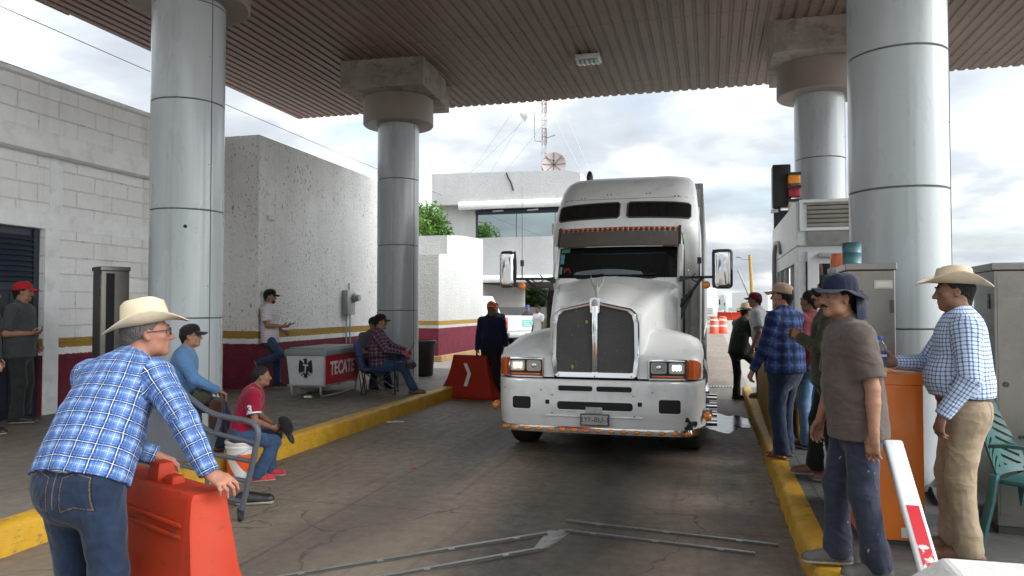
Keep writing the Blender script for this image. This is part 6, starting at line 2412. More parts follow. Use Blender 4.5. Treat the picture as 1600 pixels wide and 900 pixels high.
PL_NAVY = m_plaid('navy_plaid', (0.022, 0.042, 0.125), [(0.0, 0.3, (0.06, 0.10, 0.24), 0.55, 0), (0.0, 0.06, (0.10, 0.15, 0.30), 0.6, 0), (0.5, 0.3, (0.008, 0.012, 0.04), 0.6, 0)], 0.105)
PL_WINE = m_plaid('wine_plaid', (0.115, 0.05, 0.085), [(0.0, 0.3, (0.03, 0.02, 0.05), 0.55, 0), (0.5, 0.10, (0.34, 0.26, 0.30), 0.6, 0)], 0.06)
PL_STRIPE = m_plaid('pale_stripe', (0.62, 0.60, 0.60), [(0.0, 0.35, (0.42, 0.36, 0.40), 0.7, 1), (0.5, 0.12, (0.5, 0.46, 0.48), 0.6, 1)], 0.042)
PL_GREY = m_plaid('grey_check', (0.42, 0.43, 0.45), [(0.0, 0.2, (0.28, 0.29, 0.31), 0.5, 0)], 0.03)
JEANS = m_denim('jeans_blue', (0.012, 0.022, 0.048))
JEANSP = m_pocket_jeans('jeans_with_pockets', (0.012, 0.024, 0.052), 0.93)
KHAKIP = m_pocket_jeans('khaki_with_pockets', (0.33, 0.25, 0.165), 0.95, (0.2, 0.15, 0.10), False)
JEANS2 = m_denim('jeans_mid', (0.030, 0.058, 0.115))
JEANS3 = m_denim('jeans_dark', (0.012, 0.020, 0.045), 0)
KHAKI = m_cloth('khaki_twill', (0.37, 0.285, 0.195), 0.08)
WORK = m_cloth('navy_work_trousers', (0.028, 0.032, 0.055), 0.15, spots=(0.30, 0.33, 0.36))
TEE = m_cloth('grey_brown_tee', (0.098, 0.077, 0.068), 0.08)
GREYTEE = m_cloth('charcoal_tee', (0.055, 0.058, 0.062))
BLACKC = m_cloth('black_cloth', (0.010, 0.010, 0.011))
OLIVE = m_cloth('olive_cloth', (0.045, 0.05, 0.028))
NAVYC = m_cloth('navy_cloth', (0.012, 0.016, 0.045))
DKGREEN = m_cloth('dark_green_cloth', (0.012, 0.018, 0.010))
MAROONC = m_cloth('maroon_cloth', (0.14, 0.022, 0.03))
REDPOLO = m_cloth('crimson_polo', (0.24, 0.006, 0.03), 0.08)
WHITEC = m_cloth('white_cloth', (0.62, 0.63, 0.65), 0.05)
CHAMBRAY = m_cloth('chambray_blue', (0.085, 0.19, 0.36), 0.08)
REDC = m_cloth('bright_red_cap', (0.40, 0.012, 0.018), 0.08)
ORANGEC = m_cloth('orange_cap', (0.80, 0.14, 0.03), 0.08)
TANC = m_cloth('tan_cap', (0.34, 0.25, 0.17), 0.1)
BROWNL = paint('brown_leather', (0.13, 0.05, 0.028), 0.5, var=0.25, bump=0.3)
TANL = paint('tan_boot_leather', (0.20, 0.095, 0.045), 0.6, var=0.2, bump=0.3)
BLACKL = paint('black_leather', (0.012, 0.012, 0.013), 0.5)
GREYL = paint('grey_canvas_shoe', (0.085, 0.08, 0.075), 0.8, var=0.2)
SANDAL = paint('sandal_leather', (0.16, 0.05, 0.035), 0.6)
BELT = paint('belt_leather', (0.035, 0.018, 0.012), 0.45)

# -- left of the lane
at = (-2.60, 2.64, 0.0); rot = 5
leaner = person('man in cream cowboy hat and blue plaid shirt leaning on the orange barrier', at, rot, h=1.74, w=1.06, belly=0.3, res=0.006, seed=2, skin='red',
                pel=(0, -0.03, 0.915), lean=27, lean2=37, twist=-4, head=(-52, 4, 0), neckf=0.01,
                handR=loc((-2.09, 2.77, 0.905), at, rot), handL=loc((-2.56, 3.0, 0.91), at, rot), poleR=(0.6, -0.7, 0.2), poleL=(-0.8, -0.4, 0.2),
                hdR=loc((-2.03 + 0.2, 2.79 - 0.02, -0.07), (-2.03, 2.79, 0), rot), hdL=(0.1, 0.8, -0.35), pnR=(0, 0.25, -1), pnL=(0.1, 0.2, -1), curlR=(22, 42), curlL=(26, 44), spread=0.3, thumbR=0.2, thumbL=0.2,
                footR=(0.13, -0.06, 0), footL=(-0.14, 0.10, 0), shirt=PL_BLUE, plaid=True, hem=-0.035, shirt_infl=0.02, fold=0.006, trousers=JEANSP, tfit=1.12, shoes=BROWNL, shoe='boot',
                hair=HG, glasses=True, hat=cowboy_hat(STRAW, paint('straw_band', (0.50, 0.43, 0.30), 0.7, var=0.25, scale=60), brim=0.085, curl=0.05, crown=0.125, tilt=6))
person('man in red cap and red neckerchief holding a phone by the dark door', (-8.24, 7.30, 0.2), -68, h=1.74, w=1.08, belly=0.5, seed=3, skin='mid', res=0.008,
       head=(18, 0, 0), handR=(0.13, 0.19, 1.10), handL=(-0.2, 0.08, 0.86), poleR=(0.6, -1, -0.6), poleL=(-0.6, -1, -0.6), pnR=(-0.4, 0, 1), pnL=(0.5, 0, 1), hdR=(-0.3, 1, 0.1), hdL=(0.4, 1, 0.1),
       shirt=GREYTEE, sleeve=0.85, hem=-0.12, trousers=m_cloth('dark_grey_trousers', (0.028, 0.03, 0.03)), tfit=1.15, shoes=BLACKL, hair=HB, moustache=HB, hat=cap_hat(REDC), collar_mat=m_cloth('red_neckerchief', (0.33, 0.012, 0.02)))
person('man in black short sleeved shirt cut off by the left edge of the photo', (-7.80, 6.48, 0.2), -40, h=1.70, w=1.05, seed=4, skin='light', res=0.008,
       handR=(0.30, 0.10, 0.80), handL=(-0.27, 0.12, 0.82), shirt=BLACKC, sleeve=0.7, hem=-0.13, trousers=BLACKC, tfit=1.1, shoes=BLACKL, hair=HB, collar=False)
person('person in white shirt mostly hidden behind the steel post at the block wall', (-7.50, 7.96, 0.2), -60, h=1.68, seed=5, skin='dark', res=0.011,
       shirt=WHITEC, sleeve=0.7, trousers=JEANS3, shoes=BLACKL, hair=HB)
lady = person('long haired person sitting behind the leaning man, only dark hair showing', (-7.05, 7.45, 0.2), -50, h=1.60, seed=6, skin='mid', female=True, res=0.01,
              pel=(0, 0, 0.50), lean=8, footR=(0.12, 0.46, 0), footL=(-0.12, 0.46, 0), handR=(0.14, 0.34, 0.58), handL=(-0.14, 0.34, 0.58), shirt=m_cloth('pale_grey_blouse', (0.40, 0.42, 0.44)), hem=-0.06, trousers=JEANS3, shoes=BLACKL, hair=m_hair('brown_black_hair', (0.03, 0.022, 0.018)), hairlong=True)
at = (-5.12, 6.30, 0.2); rot = -62
woman = person('woman in black cap, glasses and blue shirt seated against the round column', at, rot, h=1.62, w=1.02, seed=7, skin='mid', female=True, res=0.0075,
               pel=(0, 0, 0.50), lean=6, lean2=10, head=(-4, 3, 0), footR=(0.16, 0.44, 0.0), footL=(-0.14, 0.52, 0.0), handR=(0.19, 0.40, 0.60), handL=(-0.08, 0.26, 0.60), poleR=(0.9, -0.5, -0.2), pnR=(0, 0.2, -1), pnL=(0.4, 0.3, -1), curlR=(35, 30),
               shirt=CHAMBRAY, hem=-0.07, trousers=JEANS3, tfit=1.15, shoes=BROWNL, shoe='boot', hair=HB, glasses=True, hat=cap_hat(m_cloth('black_brown_cap', (0.016, 0.012, 0.013)), strap=True))
at = (-4.24, 6.11, 0.0); rot = -58
boy = person('boy in crimson polo shirt sitting on a white and orange bucket, holding a black cap', at, rot, h=1.38, w=0.82, seed=8, skin='dark', res=0.007,
             pel=(0, -0.03, 0.455), lean=14, lean2=22, head=(0, -2, 0), footR=(0.10, 0.13, 0), footL=(-0.12, 0.22, 0), handR=(0.07, 0.25, 0.49), handL=(-0.05, 0.29, 0.47), poleR=(0.7, -0.5, -0.5), poleL=(-0.7, -0.5, -0.5), pnR=(-1, 0.1, 0.3), pnL=(1, 0.1, 0.3),
             shirt=REDPOLO, sleeve=0.72, hem=-0.10, trousers=JEANS2, tfit=1.12, shoes=m_cloth('pink_red_clog', (0.42, 0.04, 0.055)), hair=HB, collar=True)
nm = lettering('sleeve_number', '3', 0.09, Matrix.Identity(4), WHITEC, boy['thing'], 0.002, 0.004)
p_ = boy['sh'][1] * 0.45 + boy['elb'][1] * 0.55
ax = unit(boy['elb'][1] - boy['sh'][1])
out_ = unit(np.cross(ax, np.cross(V3(1, -0.55, 0.1), ax)))
nm.data.transform(plane_T(tuple(p_ + out_ * 0.068), tuple(np.cross(-ax, out_)), tuple(-ax)))
b = MB()
q_ = boy['sh'][1] + (boy['elb'][1] - boy['sh'][1]) * 0.715
for dd in (0.0, 0.018):
    pass
b.cyl(tuple(q_ - ax * 0.012), tuple(q_ + ax * 0.002), 0.0655, 0.067, n=24)
b.build('sleeve_trim', WHITEC, boy['thing'])
at = (-7.29, 11.42, 0.2); rot = -80
phone_man = person('man in black cap and pale striped shirt with one foot on the stucco wall', at, rot, h=1.73, w=1.0, seed=9, skin='mid', res=0.008,
                   pel=(0, -0.12, 0.93), lean=-2, head=(4, -4, 0), footR=(0.12, -0.30, 0.42), toeR=((0, 0.55, -0.85), (0, 0.85, 0.5)), kneeR=(0.15, 1, 0.1), footL=(-0.08, -0.02, 0), handR=(0.13, 0.17, 1.09), handL=(-0.12, 0.10, 0.98), poleR=(0.5, -1, -0.3), pnR=(-0.5, 0, 1),
                   hdR=(-0.2, 1, 0.05), shirt=PL_STRIPE, plaid=True, sleeve=0.75, hem=-0.12, trousers=JEANS2, shoes=BLACKL, hair=HB, beard=HB, hat=cap_hat(BLACKC))
at = (-5.28, 11.31, 0.2); rot = -72
sitter = person('man in dark cap and wine plaid shirt sitting cross legged in the folding chair', at, rot, h=1.74, w=1.1, belly=0.6, seed=10, skin='mid', res=0.008,
                pel=(0, -0.02, 0.50), lean=-8, lean2=4, head=(4, -2, 0), footR=(0.10, 0.56, 0.0), footL=(0.22, 0.46, 0.45), toeL=((0.85, 0.15, 0.45), (-0.15, 0.95, 0.4)), kneeL=(-0.9, 0.5, 0.7), kneeR=(0.2, 1, 0.4), handR=(0.16, 0.36, 0.68), handL=(-0.02, 0.42, 0.70), poleR=(0.8, -0.6, -0.4), pnR=(-0.8, 0.2, -0.6), pnL=(0.7, 0, -0.7),
                shirt=PL_WINE, plaid=True, hem=-0.04, trousers=JEANS2, tfit=1.08, shoes=TANL, shoe='boot', hair=HB, beard=HW, moustache=HW, hat=cap_hat(m_cloth('dark_brown_cap', (0.02, 0.012, 0.013))))
at = (-5.82, 12.0, 0.2); rot = -125
person('man in black cap and dark glasses sitting beyond the folding chair', at, rot, h=1.74, w=1.05, seed=11, skin='mid', res=0.009,
       pel=(0, 0, 0.46), lean=10, lean2=16, head=(-14, 0, 0), footR=(0.16, 0.44, 0), footL=(-0.16, 0.40, 0), handR=(0.14, 0.42, 0.66), handL=(-0.26, 0.40, 0.62), pnR=(-0.6, 0, -0.6), pnL=(0.6, 0, -0.6),
       shirt=m_cloth('grey_black_tee', (0.10, 0.10, 0.105)), sleeve=0.7, hem=-0.06, trousers=JEANS3, shoes=BLACKL, hair=HB, glasses='dark', hat=cap_hat(BLACKC, logo='A', logomat=WHITEC))
person('man in orange cap and navy shirt standing beside the chevron barrier', (-3.80, 12.78, 0), 192, h=1.73, w=1.06, belly=0.7, seed=12, skin='dark', res=0.0085,
       head=(0, 0, 0), handR=(0.24, 0.16, 0.86), handL=(-0.28, 0.02, 0.82), shirt=NAVYC, hem=-0.06, trousers=m_cloth('dark_brown_trousers', (0.020, 0.016, 0.015)), tfit=1.12, shoes=BLACKL, hair=HB, hat=cap_hat(ORANGEC, logo='H', logomat=NAVYC))
# far group by the pickup
person('person in black shirt standing behind the man in the orange cap', (-5.22, 17.9, 0), 200, h=1.74, seed=13, res=0.012, shirt=BLACKC, sleeve=0.7, trousers=BLACKC, shoes=BLACKL, hair=HB)
person('person in blue cap beyond the white pickup bed', (-6.75, 27.6, 0), 170, h=1.70, seed=14, res=0.013, skin='dark', shirt=GREYTEE, trousers=JEANS3, shoes=BLACKL, hair=HB, hat=cap_hat(m_cloth('blue_cap', (0.03, 0.08, 0.25))))
person('person in pale shirt standing by the traffic cone near the pickup', (-5.65, 24.6, 0), 150, h=1.66, seed=15, res=0.012, skin='dark', shirt=WHITEC, sleeve=0.7, trousers=JEANS2, shoes=BLACKL, hair=HB)
person('person in cream hat and olive vest bending beside the truck hood, near the pickup', (-5.05, 23.6, 0), 215, h=1.62, seed=16, res=0.012, lean=18, skin='dark', shirt=m_cloth('olive_pale', (0.20, 0.20, 0.13)), trousers=BLACKC, shoes=BLACKL, hair=HB, hat=cowboy_hat(STRAW, brim=0.08))

# -- right of the lane
at = (0.80, 4.50, 0.15); rot = 100
grey_man = person('man in navy sun hat with neck flap, grey brown T-shirt and paint spotted trousers', at, rot, h=1.64, w=1.05, belly=0.25, seed=17, skin='mid', res=0.006,
                  pel=(0, 0.02, 0.88), lean=4, lean2=6, neckf=0.02, head=(14, 2, 0), footL=(-0.11, -0.04, 0), footR=(0.10, 0.10, 0), toeL=4, toeR=-4, handL=(-0.25, 0.02, 0.76), handR=(0.26, 0.14, 0.78), poleL=(-0.4, -1, 0), poleR=(0.4, -1, 0), pnL=(0.55, -0.75, 0), curlL=(16, 24), hdL=(0.02, 0.10, -1), thumbL=0.3,
                  shirt=TEE, sleeve=0.80, hem=-0.13, shirt_infl=0.022, fold=0.0045, collar=False, trousers=WORK, tfit=1.18, shoes=GREYL, hair=HB, moustache=HB, hat=bucket_hat(m_cloth('navy_hat_cloth', (0.009, 0.012, 0.030))))
at = (1.42, 4.90, 0.15); rot = 84
hat_man = person('man in tan cowboy hat and small check shirt holding a water bottle', at, rot, h=1.69, w=1.10, belly=0.8, seed=18, skin='dark', res=0.006,
                 pel=(0, -0.01, 0.905), lean=0, lean2=3, head=(2, -4, 0), footL=(-0.11, 0.0, 0), footR=(0.11, 0.04, 0), handR=(0.10, 0.34, 1.13), poleR=(0.8, -0.6, -0.4), hdR=(-0.15, 1, 0.12), pnR=(-1, 0.05, 0.05), curlR=(50, 45), thumbR=0.1,
                 handL=(-0.24, 0.14, 0.86), poleL=(-0.6, -1, 0), pnL=(0.4, -0.9, 0.1), hdL=(0.1, 0.25, -1), curlL=(25, 35), thumbL=0.4,
                 shirt=PL_CHECK, plaid=True, tuck=True, hem=0.05, shirt_infl=0.02, fold=0.005, trousers=KHAKIP, tfit=1.16, belt=BELT, shoes=BROWNL, shoe='boot', hair=HB, hat=cowboy_hat(FELT, FELT, brim=0.105, curl=0.05, crown=0.11, dip=0.012, tilt=7))
at = (0.70, 7.72, 0.15); rot = 52
person('heavy man in tan cap and navy plaid shirt with sandals by the yellow guard', at, rot, h=1.71, w=1.20, belly=0.8, seed=19, skin='red', res=0.007,
       head=(14, 3, 0), footR=(0.10, 0.06, 0), footL=(-0.10, -0.02, 0), handL=(-0.24, 0.22, 0.80), handR=(0.28, 0.16, 0.84), pnL=(0.6, -0.4, 0), shirt=PL_NAVY, plaid=True, hem=-0.07, fold=0.0045, trousers=JEANS, tfit=1.16, shoes=SANDAL, shoe='sandal', hair=HB, hat=cap_hat(TANC, strap=True))
person('dark haired person in maroon shirt and light jeans behind the navy plaid man', (1.02, 8.32, 0.15), 48, h=1.66, w=0.95, seed=20, skin='dark', res=0.01, shirt=MAROONC, sleeve=0.7, hem=-0.08, trousers=m_denim('jeans_light', (0.09, 0.15, 0.25)), shoes=BLACKL, hair=HB)
person('man in olive top and brown boots behind the man in the sun hat', (0.98, 6.86, 0.15), 86, h=1.71, w=1.0, seed=21, skin='mid', res=0.008,
       head=(6, 2, 0), handL=(-0.12, 0.24, 1.22), handR=(0.12, 0.24, 1.20), poleL=(-0.8, -0.4, -0.6), footL=(-0.12, -0.05, 0), footR=(0.10, 0.12, 0), pnL=(0.8, -0.5, 0), shirt=OLIVE, hem=-0.10, trousers=BLACKC, shoes=BROWNL, hair=HB, moustache=HB)
person('man in maroon cap and grey check shirt standing farther along the yellow kerb', (0.80, 12.6, 0.15), 75, h=1.72, w=1.05, seed=22, skin='dark', res=0.009,
       lean=8, handL=(-0.24, 0.10, 0.84), shirt=PL_GREY, plaid=True, sleeve=0.75, hem=-0.08, trousers=JEANS3, shoes=GREYL, hair=HB, hat=cap_hat(m_cloth('maroon_cap', (0.11, 0.008, 0.022)), strap=True))
person('man in straw hat and dark clothes with one foot up on the kerb', (0.46, 13.5, 0), -52, h=1.69, w=1.0, seed=23, skin='dark', res=0.009,
       lean=10, lean2=16, footL=(-0.08, 0.02, 0), footR=(0.16, 0.40, 0.155), kneeR=(0.1, 1, 0.2), handR=(0.2, 0.40, 0.80), handL=(-0.1, 0.36, 0.86), shirt=DKGREEN, hem=-0.10, trousers=BLACKC, shoes=BLACKL, hair=HB, hat=cowboy_hat(FELT, BLACKL, brim=0.075, curl=0.02))

# ================================================================== objects on the left pavement
def water_barrier(name, lab, at_, rot, L=1.05, H=0.84, arrow=False, group=None, knob=True):
    """hollow plastic road barrier: narrow top, flared foot, ribbed sides"""
    t_ = thing(name, lab, 'barrier', at_, rot, group)
    b = MB()
    prof = [(0.0, 0.26), (0.06, 0.265), (0.14, 0.25), (0.22, 0.20), (0.34, 0.145), (0.5, 0.115), (0.7, 0.098), (H - 0.03, 0.09), (H, 0.078)]
    xs = [-L / 2 - 0.10, -L / 2 - 0.085, -L / 2, -L / 2 + 0.03, -L / 4, -L / 4 + 0.03, 0, L / 4 - 0.03, L / 4, L / 2 - 0.03, L / 2, L / 2 + 0.085, L / 2 + 0.10]
    rings = []
    for i, x in enumerate(xs):
        end = 1.0 if 2 <= i <= len(xs) - 3 else 0.94
        groove = 0.012 if i in (4, 5, 7, 8) else 0.0
        ring = []
        for z, w_ in prof:
            f = max(0.0, 1 - z / H)
            xx = x
            if abs(x) > L / 2 - 0.001:
                xx = math.copysign(L / 2 + (abs(x) - L / 2) * (0.1 + 0.9 * (f ** 1.5) * 2.6), x)
            ww = w_ * (end if z < H * 0.9 else end * 0.95) - (groove if 0.25 < z < H * 0.9 else 0)
            ring.append((xx, ww, z))
        rings.append(ring + [(p[0], -p[1], p[2]) for p in ring[::-1]])
    b.loft(rings)
    b.build('body', MAT['barrier'], t_, 40, bevel=0.006)
    b = MB()
    for z in (H - 0.13, H - 0.18):
        for s in (-1, 1):
            b.bbox_bev((0, s * 0.100, z), (L * 0.92, 0.012, 0.02), 0.005)
    for s in (-1, 1):
        for sx in (-1, 1):
            b.prism([(sx * L * 0.36, 0.0), (sx * L * 0.48, 0.0), (sx * L * 0.455, 0.24), (sx * L * 0.40, 0.24)], (0, s * 0.272, 0.02), (1, 0, 0), (0, -s * 0.45, 0.9), (0, s, 0), 0.012)
    b.build('rib', MAT['barrier'], t_, 30)
    if knob:
        b = MB()
        b.box((-0.02, 0, H + 0.035), (0.12, 0.10, 0.09), taper=0.72)
        b.box((0.10, 0, H + 0.012), (0.09, 0.07, 0.045), taper=0.8)
        b.build('filler_lug', MAT['barrier'], t_, 35, bevel=0.01)
    if arrow:
        b = MB()
        w_ = 0.11
        y0 = -0.137
        pts = [(-0.10, 0.62), (-0.03, 0.62), (0.06, 0.44), (0.02, 0.22), (-0.05, 0.22), (-0.01, 0.44)]
        def sidey(z): return -(float(np.interp(z, [p[0] for p in prof], [p[1] for p in prof])) + 0.0035)
        vs_ = [(x, sidey(z), z) for x, z in pts]
        b.add(vs_, [[0, 1, 2, 5], [5, 2, 3, 4]])
        b.build('chevron', paint('white_reflective', (0.75, 0.75, 0.75), 0.4), t_, 0)
    return t_


bf = water_barrier('road_barrier', 'orange plastic road barrier under the hands of the leaning man', (-2.45, 2.925, 0), -24, L=0.78, H=0.825)
b = MB()
rng = random.Random(6)
for k in range(5):
    z = rng.uniform(0.2, 0.6)
    b.box((rng.uniform(-0.3, 0.3), -0.16, z), (0.01, 0.002, 0.05))
water_barrier('road_barrier', 'orange road barrier with white chevron at the end of the yellow kerb', (-4.16, 12.72, 0), -8, L=0.62, H=0.76, arrow=True, knob=False)
water_barrier('road_barrier', 'orange road barrier partly hidden behind the man in the orange cap', (-3.55, 13.6, 0), 4, L=1.0, H=0.86, knob=False)

# bucket the boy sits on
bk = thing('bucket', 'white lidded bucket with orange label under the boy', 'bucket', (-4.27, 6.11, 0))
t = NT('bucket_plastic_orange_label')
x, y, z = t.sep(t.coord())
n = t.noise(t.coord(), 6, 4)
m_ = t.math('MULTIPLY', t.math('GREATER_THAN', z, 0.03), t.math('LESS_THAN', z, 0.255))
wv = t.math('SINE', t.math('MULTIPLY_ADD', x, 14.0, t.math('MULTIPLY', z, 9.0)))
m_ = t.math('MULTIPLY', m_, t.math('LESS_THAN', wv, 0.8))
t.base(t.mix(m_, (0.66, 0.66, 0.64), (0.72, 0.10, 0.02))); t.set(Roughness=0.35)
b = MB(); b.lathe([(0.110, 0), (0.115, 0.01), (0.130, 0.29), (0.134, 0.31), (0.140, 0.312), (0.140, 0.325), (0.132, 0.327), (0.134, 0.36)], 32)
b.build('pail', t.mat, bk, 40)
b = MB(); b.lathe([(0.139, 0.345), (0.142, 0.35), (0.142, 0.372), (0.134, 0.38), (0.12, 0.376)], 32); b.build('lid', MAT['white_paint'], bk, 40)
b = MB(); b.tube([(0.137, 0, 0.33), (0.105, -0.115, 0.27), (0, -0.158, 0.245), (-0.105, -0.115, 0.27), (-0.137, 0, 0.33)], 0.004, 6, smooth=2); b.build('handle', MAT['galv'], bk)
# black cap in the boy's hands
hp0 = (boy['wri'][1] + boy['wri'][-1]) / 2
T = Body(3)
c0 = hp0 + V3(0.0, 0.10, 0.01)
HRc = rotm(-20, -62, 0)
T.ell(c0, (0.082, 0.10, 0.075), HRc, k=0.01)
T.ell(c0 - HRc[:, 2] * 0.02, (0.074, 0.092, 0.072), HRc, k=0.005, mode='s')
T.cut(c0 - HRc[:, 2] * 0.012, -HRc[:, 2])
T.ell(c0 + HRc[:, 1] * 0.12 - HRc[:, 2] * 0.002, (0.075, 0.07, 0.008), HRc, k=0.02)
V, F = T.mesh(0.005)
a_ = R(-58)
Vw = np.stack([V[:, 0] * math.cos(a_) - V[:, 1] * math.sin(a_) - 4.24, V[:, 0] * math.sin(a_) + V[:, 1] * math.cos(a_) + 6.11, V[:, 2]], -1)
tag(np_mesh('held_cap', Vw, F, BLACKC, None), 'black cap held upturned in the hands of the boy', 'cap')

# stool under the woman, bag on her lap
st = thing('stool', 'low grey stool under the woman in the blue shirt', 'stool', (-5.12, 6.30, 0.196))
b = MB(); b.bbox_bev((0, 0, 0.40), (0.36, 0.36, 0.04), 0.015); b.build('seat', MAT['galv'], st)
for sx in (-1, 1):
    for sy in (-1, 1):
        b = MB(); b.cyl((sx * 0.14, sy * 0.14, 0.385), (sx * 0.17, sy * 0.17, 0), 0.016, n=8); b.build('leg', MAT['galv'], st)
bag = thing('handbag', 'olive and brown bag on the lap of the woman in blue', 'bag', (-4.86, 6.33, 0.74), -62)
b = MB(); b.bbox_bev((0.0, 0.0, 0.0), (0.28, 0.16, 0.15), 0.06, seg=4); b.build('pouch', m_cloth('olive_bag', (0.045, 0.05, 0.025)), bag)
b = MB(); b.bbox_bev((0.04, 0.14, -0.19), (0.30, 0.12, 0.34), 0.05, seg=4); b.build('brown_sack', m_cloth('brown_sack', (0.06, 0.028, 0.018)), bag)
b = MB(); b.tube([(-0.12, 0, 0.06), (-0.08, 0.03, 0.12), (0.08, 0.03, 0.12), (0.12, 0, 0.06)], 0.008, smooth=2); b.build('strap', BELT, bag)
st = thing('stool', 'low stool under the long haired person behind the leaning man', 'stool', (-7.05, 7.45, 0.196))
b = MB(); b.bbox_bev((0, 0, 0.40), (0.36, 0.36, 0.04), 0.015); b.build('seat', MAT['galv'], st)
for sx in (-1, 1):
    for sy in (-1, 1):
        b = MB(); b.cyl((sx * 0.14, sy * 0.14, 0.385), (sx * 0.17, sy * 0.17, 0), 0.016, n=8); b.build('leg', MAT['galv'], st)
st = thing('stool', 'low stool under the man in dark glasses', 'stool', (-5.82, 12.0, 0.196))
b = MB(); b.bbox_bev((0, 0, 0.36), (0.36, 0.36, 0.04), 0.015); b.build('seat', MAT['galv'], st)
for sx in (-1, 1):
    for sy in (-1, 1):
        b = MB(); b.cyl((sx * 0.14, sy * 0.14, 0.345), (sx * 0.17, sy * 0.17, 0), 0.016, n=8); b.build('leg', MAT['galv'], st)

# folding camp chair
fc = thing('folding_chair', 'blue folding camp chair with thin black crossed legs', 'chair', (-5.28, 11.31, 0.196), -72)
BLUEF = m_cloth('blue_chair_canvas', (0.015, 0.05, 0.22))
b = MB()
rows = []
for j in range(8):
    y = -0.26 + 0.52 * j / 7
    rows.append([(x, y, 0.40 - 0.07 * math.cos(x * PI / 0.6) * math.sin(PI * j / 7) + 0.01) for x in [-0.27 + 0.54 * k / 10 for k in range(11)]])
b.loft([r_ + [(p[0], p[1], p[2] - 0.008) for p in r_[::-1]] for r_ in rows])
b.build('seat', BLUEF, fc, 60)
b = MB()
rows = [[(x, -0.26 - 0.12 * q - 0.05 * math.cos(x * PI / 0.56), 0.42 + 0.45 * q) for x in [-0.26 + 0.52 * k / 10 for k in range(11)]] for q in (0, 0.25, 0.5, 0.75, 1)]
b.loft([r_ + [(p[0], p[1] - 0.008, p[2]) for p in r_[::-1]] for r_ in rows])
b.build('backrest', BLUEF, fc, 60)
for s in (-1, 1):
    b = MB(); b.cyl((s * 0.27, 0.26, 0.41), (s * 0.27, -0.24, 0.01), 0.009, n=8); b.build('leg', MAT['black'], fc)
    b = MB(); b.cyl((s * 0.27, -0.26, 0.41), (s * 0.27, 0.26, 0.01), 0.009, n=8); b.build('leg', MAT['black'], fc)
    b = MB(); b.cyl((s * 0.27, 0.27, 0.41), (-s * 0.25, 0.28, 0.01), 0.009, n=8); b.build('leg', MAT['black'], fc)
    b = MB(); b.cyl((s * 0.27, -0.27, 0.41), (-s * 0.25, -0.27, 0.01), 0.009, n=8); b.build('leg', MAT['black'], fc)
    b = MB(); b.cyl((s * 0.27, -0.25, 0.02), (s * 0.265, -0.39, 0.88), 0.009, n=8); b.cyl((s * 0.27, 0.27, 0.01), (s * 0.29, 0.27, 0.62), 0.009, n=8); b.build('frame', MAT['black'], fc)
    b = MB(); b.bbox_bev((s * 0.29, -0.04, 0.63), (0.07, 0.62, 0.014), 0.006); b.build('armrest', BLACKC, fc)

# drinks cooler chest on a tube sled
ck = thing('drinks_cooler', 'white and red drinks cooler chest with grey lid and eagle emblem', 'cooler', (-5.84, 10.50, 0.196), 3)
W_, L_, zb, zt = 0.66, 1.34, 0.20, 0.655
COOLW = paint('cooler_white', (0.54, 0.56, 0.56), 0.35, var=0.05, dirt=0.4, dirtcol=(0.3, 0.28, 0.25), dscale=5)
COOLR = paint('cooler_red', (0.50, 0.018, 0.025), 0.4, var=0.08, dirt=0.25, dirtcol=(0.12, 0.02, 0.02))
b = MB()
tp = 0.05
lo = [(-W_ + tp, 0.02, zb), (-0.02, 0.02, zb), (-0.02, L_ - tp, zb), (-W_ + tp, L_ - tp, zb)]
hi = [(-W_, 0, zt), (0, 0, zt), (0, L_, zt), (-W_, L_, zt)]
b.add(lo + hi, [[0, 3, 2, 1], [4, 5, 6, 7], [0, 1, 5, 4], [2, 3, 7, 6], [3, 0, 4, 7]], 0)
b.add([lo[1], lo[2], hi[2], hi[1]], [[0, 1, 2, 3]], 1)
b.build('chest', [COOLW, COOLR], ck, 0)
b = MB(); b.bbox_bev((-W_ / 2, L_ / 2, 0.706), (W_ + 0.05, L_ + 0.05, 0.10), 0.015); b.bbox_bev((-W_ / 2, L_ / 2, 0.765), (W_ - 0.06, L_ - 0.06, 0.03), 0.012)
b.build('lid', paint('cooler_lid_grey', (0.22, 0.25, 0.26), 0.45, var=0.1), ck)
b = MB(); b.bb(-W_ + 0.03, 0.0, -0.002, L_, zb - 0.02, zb); b.bb(-0.012, 0.008, -0.008, 0.012, zb, zt)
b.build('edge_trim', MAT['galv'], ck, 0)
b = MB()
for x in (-0.56, -0.06):
    b.tube([(x, -0.02, 0.18), (x, -0.02, 0.02), (x, 0.3, 0.015), (x, 1.1, 0.015), (x, 1.3, 0.03), (x, 1.3, 0.18)], 0.018, 8, smooth=2)
for y in (0.05, 0.6, 1.2): b.tube([(-0.6, y, 0.17), (-0.02, y, 0.17)], 0.016, 8)
b.tube([(-0.56, 0.3, 0.1), (-0.06, 0.3, 0.1)], 0.014, 8)
b.build('sled', MAT['galv'], ck)
